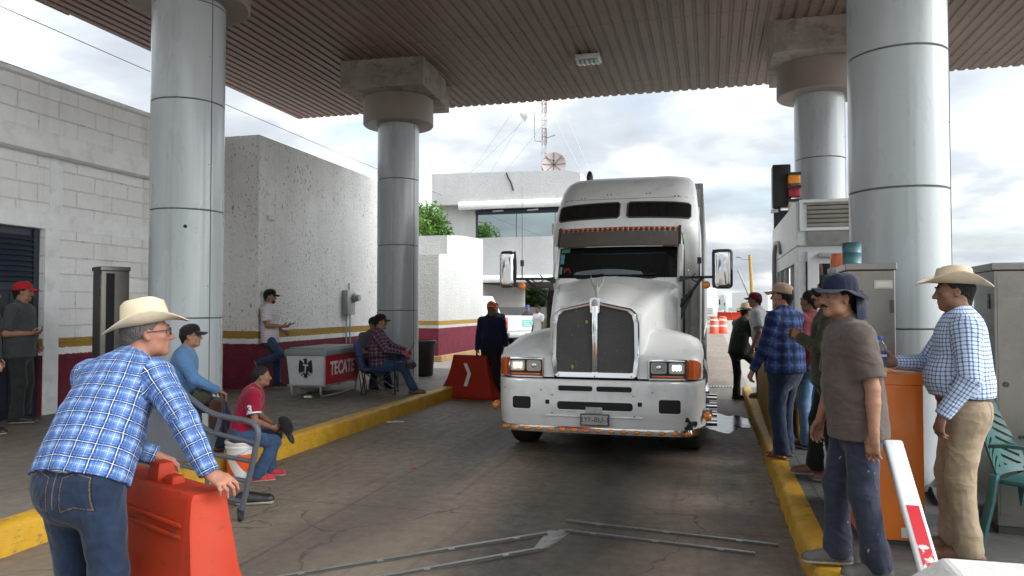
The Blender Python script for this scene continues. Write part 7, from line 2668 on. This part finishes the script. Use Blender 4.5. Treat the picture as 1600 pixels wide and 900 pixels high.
# eagle emblem on the white face
fy = lambda z: -0.004 + (zt - z) / (zt - zb) * 0.02
def emb(name, poly, m_, cx=-W_ / 2 + 0.0, cz=0.435, dy=0.0, s=1.0):
    b = MB()
    vs_ = [(cx + x * s, fy(cz + z * s) - 0.002 - dy, cz + z * s) for x, z in poly]
    b.add(vs_, [list(range(len(vs_)))])
    return b.build(name, m_, ck, 0)
half = [(0.0, 0.125), (0.022, 0.148), (0.012, 0.17), (-0.012, 0.178), (-0.03, 0.168), (-0.042, 0.155)]
right = [(0.02, 0.12), (0.03, 0.10), (0.05, 0.125), (0.085, 0.155), (0.10, 0.16), (0.112, 0.11), (0.118, 0.05), (0.12, -0.01), (0.118, -0.065), (0.104, -0.03), (0.102, -0.075), (0.088, -0.035), (0.085, -0.07), (0.07, -0.03), (0.058, -0.055), (0.048, -0.02), (0.034, -0.03), (0.06, -0.07), (0.085, -0.085), (0.08, -0.10), (0.055, -0.085), (0.03, -0.06), (0.035, -0.13), (0.018, -0.105), (0.012, -0.15), (0.0, -0.115)]
eagle = [(0.0, 0.10)] + [(x, z) for x, z in right]
E1 = emb('eagle_emblem', [(0.0, 0.12)] + right, MAT['black'])
E2 = emb('eagle_emblem', [(0.0, 0.12)] + [(-x, z) for x, z in right], MAT['black'])
emb('eagle_emblem', [(-0.028, 0.10), (0.028, 0.10), (0.026, 0.14), (0.034, 0.165), (0.01, 0.182), (-0.02, 0.18), (-0.046, 0.158), (-0.022, 0.155)], MAT['black'], dy=0.0006)
emb('emblem_letter', [(-0.05, 0.075), (-0.035, 0.095), (0.05, 0.085), (0.045, 0.06), (0.014, 0.062), (0.002, -0.055), (-0.02, -0.05), (-0.012, 0.062)], COOLW, dy=0.0012)
nx = lambda z: (zt - z) / (zt - zb) * -0.02
lettering('brand_lettering', 'TECATE', 0.30, plane_T((nx(0.44) + 0.003, 0.66, 0.435), (0, 1, 0), (0.04, 0, 1)), MAT['white_paint'], ck, 0.002, 0.008, 0.86)

# grey tube trolley with sheet panel (plane through the caster, facing the lane)
tr2 = thing('trolley', 'grey tubular trolley with bent rails and a sheet panel behind the orange barrier', 'trolley', (0, 0, 0))
GREYT = paint('grey_trolley_paint', (0.085, 0.10, 0.125), 0.45, var=0.12, dirt=0.3, dirtcol=(0.15, 0.13, 0.11))
b = MB()
b.tube([(-4.556, 5.224, 1.192), (-4.172, 5.128, 0.972), (-4.004, 5.086, 0.884), (-3.842, 5.045, 0.809), (-3.719, 5.015, 0.778), (-3.572, 4.978, 0.769), (-3.389, 4.932, 0.763), (-3.302, 4.91, 0.736), (-3.275, 4.904, 0.681), (-3.287, 4.907, 0.613), (-3.44, 4.945, 0.088)], 0.022, 10, smooth=1)
b.build('hand_rail', GREYT, tr2)
for nm_, P_ in (('lower_rail', [(-4.077, 5.104, 0.737), (-3.979, 5.08, 0.703), (-3.76, 5.025, 0.64), (-3.536, 4.969, 0.62), (-3.307, 4.912, 0.602)]), ('post', [(-3.677, 5.004, 0.766), (-3.759, 5.025, 0.571), (-3.814, 5.039, 0.40)]),
                ('rung', [(-3.80, 5.034, 0.474), (-3.345, 4.921, 0.46)]), ('rung', [(-3.79, 5.03, 0.323), (-3.389, 4.932, 0.306)]), ('rung', [(-3.83, 5.04, 0.155), (-3.434, 4.944, 0.147)]), ('base_rail', [(-4.491, 5.208, 0.357), (-4.285, 5.156, 0.357), (-3.80, 5.04, 0.33)]),
                ('leg', [(-3.81, 5.04, 0.42), (-3.84, 5.05, 0.08)]), ('leg', [(-4.30, 5.16, 0.36), (-4.30, 5.16, 0.08)])):
    b = MB(); b.tube(P_, 0.018, 9); b.build(nm_, GREYT, tr2)
pts = [(-4.664, 5.251, 0.704), (-4.388, 5.182, 0.829), (-4.002, 5.085, 0.717), (-3.788, 5.032, 0.628), (-3.822, 5.04, 0.435), (-4.285, 5.156, 0.357), (-4.523, 5.216, 0.359), (-4.664, 5.251, 0.436)]
b = MB()
off = Vector((0.25, 1.0, 0)).normalized()
f0 = [Vector(p) + off * 0.02 for p in pts]; f1_ = [p + off * 0.03 for p in f0]
n = len(pts)
b.add(f0 + f1_, [list(range(n)), list(range(n, 2 * n))[::-1]] + [[i, (i + 1) % n, n + (i + 1) % n, n + i] for i in range(n)])
b.build('sheet_panel', paint('grey_panel_paint', (0.135, 0.16, 0.19), 0.5, var=0.15, dirt=0.4, dirtcol=(0.2, 0.19, 0.17)), tr2, 0)
for x, y in ((-3.453, 4.948), (-3.84, 5.05), (-4.30, 5.16)):
    b = MB(); b.cyl((x - 0.012, y - 0.003, 0.036), (x + 0.012, y + 0.003, 0.036), 0.035, n=16); b.bb(x - 0.022, x + 0.022, y - 0.015, y + 0.015, 0.05, 0.095)
    b.build('caster', MAT['rubber'], tr2)
sh = thing('shoe', 'dark shoe with pale sole lying beside the trolley caster', 'shoe', (-3.66, 5.36, 0), -60)
T = Body(2)
T.cap((0, -0.07, 0.045), (0, 0.15, 0.038), 0.047, 0.048, k=0.02); T.cap((0, -0.05, 0.08), (0, 0.06, 0.06), 0.045, 0.036, k=0.03); T.ell((0, -0.05, 0.12), (0.034, 0.045, 0.03), k=0.01, mode='s'); T.cut((0, 0, 0.003), (0, 0, -1))
V, F = T.mesh(0.008)
np_mesh('upper', V, F, [BLACKL, SOLE], sh, (V[F].mean(1)[:, 2] < 0.03).astype(int))
b = MB(); b.box((0, 0, 0.006), (0.24, 0.10, 0.004), 0, R(20)); b.box((0.02, 0.01, 0.011), (0.15, 0.08, 0.003), 0, R(-15))
o = b.build('paper_scrap', MAT['white_paint'], None, 0); o.location = (-4.30, 9.72, 0); tag(o, 'white paper scrap on the road by the yellow kerb', 'paper')
b = MB(); b.box((0, 0, 0.006), (0.05, 0.035, 0.008), 0, R(30)); o = b.build('wrapper', REDC, None, 0); o.location = (-2.9, 7.0, 0); tag(o, 'tiny red wrapper on the road left of the truck', 'litter')
b = MB(); b.box((0, 0, 0.02), (0.12, 0.07, 0.03), 0, R(10)); o = b.build('carton', MAT['white_paint'], None, 0, bevel=0.004); o.location = (-6.10, 10.45, 0.2); tag(o, 'small white carton on the pavement under the cooler', 'litter')

# dark bin
bn = thing('waste_bin', 'black plastic waste bin beside the farther left column', 'bin', (-5.78, 14.45, 0.196))
b = MB(); b.lathe([(0.0, 0.01), (0.20, 0.01), (0.21, 0.03), (0.255, 0.70), (0.275, 0.705), (0.28, 0.73), (0.26, 0.74), (0.245, 0.72), (0.2, 0.1), (0.0, 0.09)], 28, caps=False)
b.build('bin_body', MAT['black'], bn, 40)
b = MB(); b.lathe([(0.262, 0.66), (0.285, 0.67), (0.285, 0.70), (0.262, 0.705)], 28, caps=False); b.build('rim', MAT['black'], bn, 40)

# stainless equipment posts
def steel_cabinet(lab, x, y, zb, w, d, h, rot, slot=False, plate=False):
    c = thing('steel_cabinet', lab, 'cabinet', (x, y, zb), rot, 'stainless steel toll cabinets')
    b = MB(); b.bb(-w / 2, w / 2, -d / 2, d / 2, 0.05, h - 0.05); b.build('body', MAT['steel'], c, 0, bevel=0.006)
    b = MB(); b.bb(-w / 2 - 0.012, w / 2 + 0.012, -d / 2 - 0.012, d / 2 + 0.012, h - 0.049, h); b.build('lid', MAT['steel'], c, 0, bevel=0.006)
    b = MB(); b.bb(-w / 2 + 0.01, w / 2 - 0.01, -d / 2 + 0.01, d / 2 - 0.01, 0, 0.05); b.build('plinth', MAT['seam'], c, 0)
    b = MB(); b.bb(-w / 2 + 0.02, w / 2 - 0.02, -d / 2 - 0.004, -d / 2 - 0.0005, 0.12, h - 0.09); do_ = b.build('door', MAT['steel'], c, 0)
    if slot:
        b = MB(); b.bb(w / 2 + 0.0005, w / 2 + 0.004, -d / 2 + 0.05, -d / 2 + 0.14, 0.4, h - 0.08); b.build('slot', MAT['dark'], c, 0)
    if plate:
        b = MB(); b.bb(0.02, 0.14, -d / 2 - 0.008, -d / 2 - 0.0045, h - 0.18, h - 0.12); b.build('label_plate', MAT['rail'], do_, 0)
        b = MB(); b.bb(0.03, 0.13, -d / 2 - 0.0095, -d / 2 - 0.0085, h - 0.17, h - 0.13); b.build('label_card', paint('label_card', (0.5, 0.45, 0.4), 0.6), do_, 0)
    b = MB()
    for hz in (0.35, h - 0.35): b.bb(w / 2 - 0.035, w / 2 - 0.012, -d / 2 - 0.011, -d / 2 - 0.0042, hz, hz + 0.09)
    b.cyl((-w / 2 + 0.06, -d / 2 - 0.012, h * 0.55), (-w / 2 + 0.06, -d / 2 - 0.0042, h * 0.55), 0.018, n=12)
    b.build('hinge', MAT['seam'], do_, 0)
    if not plate:
        b = MB(); b.cyl((-w / 2 - 0.004, -d / 2 + 0.10, h - 0.22), (-w / 2 - 0.0005, -d / 2 + 0.10, h - 0.22), 0.02, n=12); b.bb(-w / 2 - 0.006, -w / 2 - 0.0005, -d / 2 + 0.08, -d / 2 + 0.12, h - 0.3, h - 0.24); b.build('lock', MAT['black'], c, 0)
    return c


steel_cabinet('steel equipment cabinet on the left pavement by the block wall', -6.90, 7.31, 0.196, 0.36, 0.30, 1.90, -32, slot=True)
steel_cabinet('steel cabinet with a label plate and teal tin on top', 1.10, 5.95, 0.15, 0.31, 0.50, 1.78, -2, plate=True)
steel_cabinet('steel cabinet at the right edge of the photo beside the green chair', 2.05, 5.72, 0.15, 0.50, 0.46, 1.76, -3)
b = MB(); b.lathe([(0.0, 0), (0.065, 0), (0.068, 0.004), (0.065, 0.01), (0.065, 0.075), (0.068, 0.08), (0.065, 0.085), (0.065, 0.15), (0.068, 0.154), (0.06, 0.156), (0.0, 0.15)], 24, caps=False)
o = b.build('tin_can', paint('teal_tin', (0.03, 0.115, 0.13), 0.35, var=0.35, scale=9), None, 40); o.location = (0.99, 5.82, 1.931); tag(o, 'teal tin can standing on the steel cabinet behind the sun hat', 'tin')
bl = thing('warning_beacon', 'orange warning beacon on a grey post in front of the booth door', 'beacon', (1.235, 7.95, 0.15))
b = MB(); b.cyl((0, 0, 0), (0, 0, 1.83), 0.035); b.bbox_bev((0, 0, 1.83), (0.2, 0.18, 0.06), 0.015); b.build('post', MAT['galv'], bl)
b = MB(); b.lathe([(0.085, 1.86), (0.082, 1.96), (0.07, 2.0), (0.0, 2.0)], 20); b.build('lens', paint('beacon_orange', (0.62, 0.14, 0.02), 0.3, coat=0.4), bl)

# orange barrier gate cabinet and its broken arm
gc = thing('gate_cabinet', 'orange barrier gate cabinet behind the man in the sun hat', 'cabinet', (1.10, 5.28, 0.15), 2)
ORG = paint('gate_orange', (0.72, 0.175, 0.012), 0.38, var=0.06, scale=2, coat=0.3, dirt=0.3, dirtcol=(0.3, 0.09, 0.02))
b = MB(); b.bb(-0.20, 0.155, -0.20, 0.20, 0.03, 0.985); b.build('body', ORG, gc, 0, bevel=0.004)
b = MB(); b.bb(-0.205, 0.16, -0.205, 0.205, 0.986, 1.06); b.build('lid', ORG, gc, 0, bevel=0.005)
b = MB(); b.bb(-0.19, 0.145, -0.19, 0.19, 0, 0.03); b.build('plinth', MAT['seam'], gc, 0)
b = MB(); b.bb(0.02, 0.14, -0.204, -0.2005, 0.05, 0.11); b.build('sticker', MAT['white_paint'], gc, 0)
lettering('sticker_print', 'SERIE\n00417', 0.022, plane_T((0.08, -0.2045, 0.08), (1, 0, 0), (0, 0, 1)), MAT['seam'], gc, 0.0004)
arm = thing('barrier_pole', 'white barrier arm with red reflective strip leaning on the ground', 'barrier arm', (0, 0, 0))
p0, p1 = Vector((0.985, 4.62, 0.86)), Vector((1.05, 4.02, 0.20))
d_, s_, u_ = frame_from(p1 - p0)
s_ = Vector((1, 0.15, 0)); s_ = (s_ - d_ * s_.dot(d_)).normalized(); u_ = s_.cross(d_)
LA = (p1 - p0).length + 0.25
b = MB()
rg = []
for q in (0, 0.004, LA - 0.004, LA):
    f = 0.94 if q in (0, LA) else 1
    rg.append([tuple(p0 + d_ * q + s_ * (0.052 * f * math.copysign(abs(math.cos(a)) ** 0.5, math.cos(a))) + u_ * (0.022 * f * math.copysign(abs(math.sin(a)) ** 0.5, math.sin(a)))) for a in [2 * PI * k / 20 for k in range(20)]])
b.loft(rg)
b.build('arm', MAT['white_paint'], arm, 50)
nrm = u_ if u_.y < 0 or u_.z > 0 else -u_
if nrm.dot(Vector((0, 0, 1.62)) - p0) < 0: nrm = -nrm
b = MB()
pp = lambda q, x: tuple(p0 + d_ * q + s_ * x + nrm * 0.0235)
b.add([pp(0.40, -0.032), pp(0.40, 0.032), pp(0.80, 0.032), pp(0.80, -0.032)], [[0, 1, 2, 3]])
t = NT('red_reflective')
n = t.noise(t.coord(), 30, 5, 0.6)
zz = t.sep(t.coord())[2]
wear = t.math('MULTIPLY', t.ramp(n, [(0.50, 0.0), (0.54, 1.0)]), t.math('LESS_THAN', zz, 0.42))
t.base(t.mix(wear, (0.50, 0.008, 0.018), (0.6, 0.6, 0.58))); t.set(Roughness=0.35)
b.build('red_strip', t.mat, arm, 0)

# green plastic armchair
gch = thing('plastic_chair', 'dark green plastic armchair with slotted back at the right edge', 'chair', (1.97, 5.16, 0.15), -128)
GRN = paint('green_plastic', (0.012, 0.085, 0.082), 0.4, var=0.12, dirt=0.25, dirtcol=(0.06, 0.1, 0.1))
b = MB(); b.bbox_bev((0, 0.02, 0.42), (0.46, 0.44, 0.03), 0.012); b.build('seat', GRN, gch)
b = MB()
bx = lambda u, v: (u * (0.23 + 0.035 * v) * (1 - 0.10 * v * v), -0.20 - 0.13 * v - 0.05 * (1 - u * u) , 0.43 + 0.42 * v + 0.03 * (1 - u * u) * v)
nu, nv = 64, 100
def slot(u, v):
    a = abs(u)
    if not (0.12 < a < 0.86 and 0.1 < v < 0.86): return False
    q = (v + 0.20 * a) * 8.2
    return (q % 1.0) < 0.34
vs_, fs_ = [], []
for j in range(nv + 1):
    for i in range(nu + 1):
        vs_.append(bx(-1 + 2 * i / nu, j / nv))
off_ = len(vs_)
vs_ += [(p[0] * 0.985, p[1] - 0.014, p[2]) for p in vs_]
cellm = {}
for j in range(nv):
    for i in range(nu):
        cellm[(i, j)] = not slot(-1 + 2 * (i + 0.5) / nu, (j + 0.5) / nv)
for (i, j), on in cellm.items():
    if not on: continue
    q = [j * (nu + 1) + i, j * (nu + 1) + i + 1, (j + 1) * (nu + 1) + i + 1, (j + 1) * (nu + 1) + i]
    fs_.append(q); fs_.append([k + off_ for k in q[::-1]])
    for (di, dj, e0, e1) in ((0, -1, 0, 1), (1, 0, 1, 2), (0, 1, 2, 3), (-1, 0, 3, 0)):
        if not cellm.get((i + di, j + dj), False):
            fs_.append([q[e1], q[e0], q[e0] + off_, q[e1] + off_])
b.add(vs_, fs_)
b.build('backrest', GRN, gch, 40, fix=False)
for s in (-1, 1):
    b = MB()
    def strap(P_, w_):
        rr_ = []
        for p in P_:
            p = Vector(p)
            rr_.append([(p.x - w_, p.y - 0.02, p.z), (p.x + w_, p.y - 0.02, p.z), (p.x + w_, p.y + 0.02, p.z), (p.x - w_, p.y + 0.02, p.z)])
        return rr_
    P_ = chaikin([Vector((s * 0.25, -0.24, 0.64)), Vector((s * 0.29, -0.10, 0.665)), Vector((s * 0.30, 0.14, 0.655)), Vector((s * 0.295, 0.24, 0.60))], 2)
    b.loft([[(p.x - 0.03, p.y, p.z), (p.x + 0.03, p.y, p.z), (p.x + 0.03, p.y, p.z - 0.02), (p.x - 0.03, p.y, p.z - 0.02)] for p in P_])
    b.build('armrest', GRN, gch, 40)
    b = MB(); b.loft([[(s * x - 0.03, y - 0.022, z), (s * x + 0.03, y - 0.022, z), (s * x + 0.03, y + 0.022, z), (s * x - 0.03, y + 0.022, z)] for x, y, z in ((0.295, 0.24, 0.61), (0.285, 0.235, 0.42), (0.27, 0.26, 0.0))]); b.build('leg', GRN, gch, 40, bevel=0.008)
    b = MB(); b.loft([[(s * x - 0.028, y - 0.022, z), (s * x + 0.028, y - 0.022, z), (s * x + 0.028, y + 0.022, z), (s * x - 0.028, y + 0.022, z)] for x, y, z in ((0.235, -0.22, 0.46), (0.25, -0.24, 0.3), (0.27, -0.30, 0.0))]); b.build('leg', GRN, gch, 40, bevel=0.008)

# white painted concrete block in the corner
wbk = MB()
wbk.loft([[(0.58, y0, 0.15), (0.70, y0, 0.46), (0.90, y0, 0.605), (2.6, y0, 0.615), (2.6, y0, 0.15)] for y0 in (2.65, 2.68, 3.36, 3.40)])
o = wbk.build('concrete_block', paint('chalky_white_paint', (0.62, 0.61, 0.58), 0.85, var=0.1, scale=6, bump=0.6, bscale=45, dirt=0.3, dirtcol=(0.35, 0.33, 0.3), dscale=7), None, 0, bevel=0.02)
tag(o, 'white painted concrete block in the lower right corner', 'block')
# crumpled plastic sheet
b = MB()
rng = random.Random(9)
gx_ = [[(1.62 + 0.05 * i + rng.uniform(-.01, .01), 6.1 + 0.07 * j + rng.uniform(-.01, .01), 0.155 + 0.34 * abs(math.sin(i * 0.9 + j * 0.5)) * rng.uniform(0.4, 1) * (1 - abs(i - 4) / 5) * (1 - abs(j - 4) / 5) * 2) for i in range(9)] for j in range(9)]
b.loft(gx_, caps=False, closed=False)
t = NT('clear_crumpled_plastic'); t.base((0.55, 0.57, 0.58)); t.set(Roughness=0.12, Coat_Weight=0.5)
o = b.build('plastic_wrap', t.mat, None, 0, fix=False); tag(o, 'crumpled shiny plastic wrap on the floor behind the khaki trousers', 'plastic')

# water bottle in the hand of the man in the tan hat
def w_of(I, p):
    o = I['thing']
    a = o.rotation_euler.z
    return Vector((p[0] * math.cos(a) - p[1] * math.sin(a) + o.location.x, p[0] * math.sin(a) + p[1] * math.cos(a) + o.location.y, p[2] + o.location.z))


ha = unit(V3(-0.15, 1, 0.12))
bp_ = w_of(hat_man, hat_man['wri'][1] + ha * 0.085 + V3(-0.042, 0, -0.10))
wbt = thing('water_bottle', 'clear plastic water bottle with blue cap held by the man in the tan hat', 'bottle', bp_)
t = NT('clear_pet'); t.base((0.88, 0.92, 0.94)); t.set(Roughness=0.06, Transmission_Weight=0.9, IOR=1.25)
b = MB(); b.lathe([(0.0, 0.0), (0.03, 0.0), (0.036, 0.012), (0.034, 0.03), (0.036, 0.05), (0.034, 0.06), (0.036, 0.075), (0.034, 0.085), (0.0365, 0.1), (0.0365, 0.165), (0.034, 0.19), (0.022, 0.215), (0.014, 0.226), (0.014, 0.24)], 24); b.build('bottle', t.mat, wbt, 40)
b = MB(); b.lathe([(0.0372, 0.108), (0.0372, 0.16)], 24, caps=False); lb_ = b.build('label', paint('navy_bottle_label', (0.02, 0.035, 0.16), 0.4, var=0.4, scale=30), wbt, 180)
b = MB(); b.lathe([(0.0376, 0.128), (0.0376, 0.142)], 24, caps=False); b.build('label_band', paint('label_band_paint', (0.40, 0.35, 0.42), 0.4, var=0.5, scale=60), lb_, 180)
b = MB(); b.lathe([(0.0165, 0.228), (0.0165, 0.25), (0.015, 0.252), (0.0, 0.252)], 18); b.build('cap', paint('blue_cap_plastic', (0.02, 0.08, 0.42), 0.35), wbt, 40)


def phone(lab, I, side, off, tilt):
    p = w_of(I, I['wri'][side] + V3(*off))
    t_ = thing('mobile_phone', lab, 'phone', p, math.degrees(I['thing'].rotation_euler.z))
    Mx = Matrix.Rotation(R(tilt), 4, 'X')
    b = MB(); b.bbox_bev((0, 0, 0), (0.072, 0.15, 0.009), 0.004, rot=Mx); b.build('case', MAT['black'], t_)
    b = MB(); b.box(tuple(Mx @ Vector((0, 0, 0.0055))), (0.064, 0.138, 0.001), 0, Mx); b.build('screen', MAT['darkglass'], t_, 0)


phone('dark phone in the hand of the man standing against the stucco wall', phone_man, 1, (-0.03, 0.13, 0.035), 20)
phone('dark phone held up by the man in the folding chair', sitter, -1, (0.03, 0.11, 0.06), 62)
b = MB(); b.cyl((0, 0, 0), (0, 0, 0.12), 0.032, n=16); o = b.build('drink_can', paint('red_white_can', (0.42, 0.05, 0.06), 0.3, var=0.6, scale=30), None, 40, bevel=0.004); o.location = w_of(sitter, sitter['wri'][1] + V3(-0.05, 0.09, -0.08)); tag(o, 'red and white can in the hand of the man in the folding chair', 'can')

# ================================================================== background traffic and cones
def drum(x, y, lab):
    t_ = thing('traffic_drum', lab, 'traffic drum', (x, y, 0), 0, 'orange and white traffic drums')
    for i in range(2):
        pass
    b = MB(); b.lathe([(0.30, 0), (0.30, 0.05), (0.26, 0.06), (0.25, 0.35), (0.245, 0.36), (0.235, 0.70), (0.23, 0.71), (0.22, 1.02), (0.12, 1.05), (0.0, 1.05)], 20); b.build('drum_body', MAT['orange_plastic'], t_, 40)
    b = MB()
    for z0, z1 in ((0.42, 0.55), (0.78, 0.90)):
        b.lathe([(0.249, z0), (0.238, z1)], 20, caps=False)
    b.build('white_band', MAT['white_paint'], t_, 180)


drum(0.18, 47.5, 'orange and white traffic drum behind the truck, left of the pair')
drum(0.72, 48.0, 'orange and white traffic drum behind the truck, right of the pair')
for i, (x, y, r_, lab) in enumerate(((-0.6, 96, 6, 'far orange road barrier nearest the trailer'), (1.5, 97, -4, 'far orange road barrier between the drums and the parked trucks'), (3.6, 98, 8, 'far orange road barrier under the yellow pole'), (6.4, 99, 0, 'far orange road barrier beside the man in the straw hat'))):
    water_barrier('road_barrier', lab, (x, y, 0), r_, L=2.0, H=1.0, group='far orange barriers', knob=False)
cn = thing('traffic_cone', 'orange and white traffic cone beside the white pickup', 'cone', (-5.75, 23.3, 0))
b = MB(); b.lathe([(0.17, 0.03), (0.035, 0.78), (0.0, 0.78)], 16); b.build('cone', MAT['orange_plastic'], cn, 40)
b = MB(); b.lathe([(0.128, 0.28), (0.098, 0.44)], 16, caps=False); b.lathe([(0.083, 0.52), (0.065, 0.62)], 16, caps=False); b.build('white_band', MAT['white_paint'], cn, 180)
b = MB(); b.bbox_bev((0, 0, 0.018), (0.40, 0.40, 0.035), 0.01); b.build('base', MAT['black'], cn)

yp = thing('yellow_pole', 'tall yellow lamp pole far behind with a leaning pole beside it', 'pole', (3.3, 62, 0))
b = MB(); b.cyl((0, 0, 0), (-0.25, 0, 5.8), 0.15, 0.12, n=12); b.build('post', paint('pole_yellow', (0.36, 0.23, 0.04), 0.6, var=0.15), yp)
b = MB(); b.tube([(-0.25, 0, 5.4), (-0.8, 0, 5.45), (-0.95, 0, 5.6)], 0.05); b.bbox_bev((-1.1, 0, 5.62), (0.45, 0.25, 0.14), 0.04); b.build('lamp', MAT['galv'], yp)
b = MB(); b.cyl((-0.1, 0.2, 1.9), (-1.15, 0.2, 4.6), 0.07, n=8); b.build('stay', MAT['galv'], yp)


def far_truck(lab, x, y, rot, white, trailer=True, h=3.3):
    t_ = thing('parked_truck', lab, 'truck', (x, y, 0), rot, 'trucks queued far behind')
    b = MB(); b.loft([rrect(1.15, 0.0, 2.2, 0.75, 0.15, 0.05), rrect(1.18, 0.0, 2.2, 1.9, 0.18, 0.05), rrect(1.15, 0.12, 2.2, 2.7, 0.2, 0.05), rrect(1.05, 0.5, 2.2, h - 0.1, 0.25, 0.05), rrect(0.95, 0.75, 2.2, h, 0.2, 0.05)])
    b.build('cab', white, t_, 40)
    b = MB(); b.prism([(-1.0, 1.75), (1.0, 1.75), (0.95, 2.55), (-0.95, 2.55)], (0, -0.03, 0), (1, 0, 0), (0, 0.06, 1), (0, 1, 0), 0.04); b.build('windscreen', MAT['darkglass'], t_, 0)
    b = MB()
    for k in range(4): b.bb(-0.75, 0.75, -0.03, 0.0, 0.95 + k * 0.16, 1.04 + k * 0.16)
    b.build('grille', MAT['galv'], t_, 0)
    for s in (-1, 1):
        b = MB(); b.bbox_bev((s * 0.9, -0.02, 0.72), (0.35, 0.08, 0.18), 0.03); b.build('headlight', MAT['chrome'], t_)
        b = MB(); b.bbox_bev((s * 1.38, 0.1, 2.1), (0.16, 0.1, 0.5), 0.03); b.cyl((s * 1.1, 0.15, 2.3), (s * 1.38, 0.1, 2.3), 0.02, n=6); b.build('mirror', MAT['black'], t_)
        wheel(t_, s * 0.98, 0.9, 0.48, 0.3, s)
        wheel(t_, s * 0.98, 4.2, 0.48, 0.3, s)
    b = MB(); b.bbox_bev((0, 0.0, 0.52), (2.3, 0.2, 0.34), 0.05); b.bb(-0.5, 0.5, 0.2, 7, 0.55, 0.95); b.build('bumper', MAT['galv'], t_)
    if trailer:
        b = MB(); b.bb(-1.22, 1.22, 2.6, 13.5, 1.1, 3.75); b.build('cargo_box', MAT['white_alu'], t_, 0, bevel=0.04)
    return t_


far_truck('white cab-over truck far behind, left of the yellow pole', 3.6, 128, 4, MAT['white_paint'], True)
far_truck('white truck far behind, half hidden by the trailer corner', -0.55, 74, 0, MAT['white_paint'], False, 3.5)
far_truck('small white truck farthest back, between the two nearer white trucks', 1.3, 150, 2, MAT['white_paint'], True, 2.9)
far_truck('grey truck far behind beside the white cab-over truck', 2.9, 165, 2, MAT['galv'], True, 3.6)
bt = thing('parked_trailer', 'white box trailer parked far behind the men at the booth', 'trailer', (6.6, 115, 0), -70)
b = MB(); b.bb(-6.5, 6.5, -1.25, 1.25, 1.1, 3.9); b.build('cargo_box', MAT['white_paint'], bt, 0, bevel=0.04)
b = MB(); b.bb(-6.4, 6.4, -0.5, 0.5, 0.8, 1.1); b.build('subframe', MAT['dark'], bt, 0)
for x in (4.0, 5.2):
    for s in (-1, 1):
        b = MB(); b.cyl((x, s * 0.85, 0.5), (x, s * 1.15, 0.5), 0.5, n=20); b.build('wheel', MAT['rubber'], bt)

# white pickup seen from behind
pk_ = thing('pickup_truck', 'white pickup with red tail lamp and green sign on its tailgate behind the truck hood', 'pickup', (-6.75, 27.0, 0), 63)
pk_.scale = (1.2, 1.2, 1.2)
PW = paint('pickup_white', (0.55, 0.56, 0.56), 0.35)
b = MB()
b.loft([rrect(0.90, 0, 5.2, 0.55, 0.12, 0.3), rrect(0.94, 0, 5.2, 0.8, 0.12, 0.3), rrect(0.93, 0.02, 5.15, 1.08, 0.12, 0.3)])
b.build('body', PW, pk_, 40)
b = MB(); b.loft([rrect(0.90, 1.75, 3.9, 1.08, 0.1, 0.3), rrect(0.84, 1.85, 3.6, 1.4, 0.12, 0.3), rrect(0.76, 2.0, 3.3, 1.72, 0.15, 0.3)]); b.build('cab', PW, pk_, 40)
b = MB(); b.prism([(-0.70, 1.15), (0.70, 1.15), (0.64, 1.58), (-0.64, 1.58)], (0, 1.58, 0), (1, 0, 0), (0, 0.3, 1), (0, 1, 0), 0.05); b.build('rear_window', MAT['darkglass'], pk_, 0)
b = MB(); b.bb(-0.80, 0.80, -0.03, 0.0, 0.62, 1.06); tg_ = b.build('tailgate', PW, pk_, 0, bevel=0.01)
b = MB(); b.bb(-0.12, 0.34, -0.036, -0.031, 0.74, 0.96); b.build('sign', paint('teal_sign', (0.06, 0.36, 0.30), 0.5, var=0.15), tg_, 0)
b = MB()
for k in range(3): b.bb(-0.07, 0.29 - 0.1 * (k % 2), -0.0375, -0.0362, 0.78 + k * 0.06, 0.797 + k * 0.06)
b.build('sign_lines', MAT['white_paint'], tg_, 0)
b = MB(); b.bbox_bev((0, -0.1, 0.5), (1.75, 0.16, 0.16), 0.03); b.build('bumper', MAT['galv'], pk_)
for s in (-1, 1):
    b = MB(); b.bbox_bev((s * 0.86, -0.02, 0.86), (0.14, 0.06, 0.36), 0.02); b.build('tail_lamp', paint('tail_red', (0.42, 0.012, 0.015), 0.25, coat=0.4), pk_)
    for y in (1.0, 4.3): wheel(pk_, s * 0.80, y, 0.37, 0.24, s)

# far tree belt on the horizon, and trees across the road behind the camera that the office window reflects
rng = random.Random(40)
vv, ff = [], []
for k in range(9000):
    u = rng.random()
    x = -160 + 420 * u
    z = rng.uniform(0, 1) ** 1.4 * (3.2 + 2.0 * math.sin(x * 0.11) + 1.2 * math.sin(x * 0.37 + 1))
    y = 330 + rng.uniform(-8, 8)
    s = rng.uniform(0.5, 1.4)
    a_, b_ = rng.uniform(-1, 1), rng.uniform(-1, 1)
    o = len(vv)
    vv += [(x - s, y, z), (x, y + a_, z - s * 0.6), (x + s, y + b_, z), (x, y - a_, z + s * 0.7)]
    ff.append([o, o + 1, o + 2, o + 3])
me = bpy.data.meshes.new('distant_woods'); me.from_pydata(vv, [], ff)
o = link_mesh('distant_woods', me, LD[1], None, 0); tag(o, kind='stuff')
for i, (x, y, r_, lab) in enumerate(((-16, -24, 3.2, 'dark tree behind the camera, reflected at the window end'), (-3, -28, 3.0, 'dark tree behind the camera, reflected by the truck cab'), (-24, -26, 3.5, 'dark tree behind the camera, farthest left in the reflection'))):
    leaf_tree('reflected_tree', lab, 'tree', x, y, 0, 3.2, r_, 34, 40, 0.3, 60 + i, LD, 'trees behind the camera')
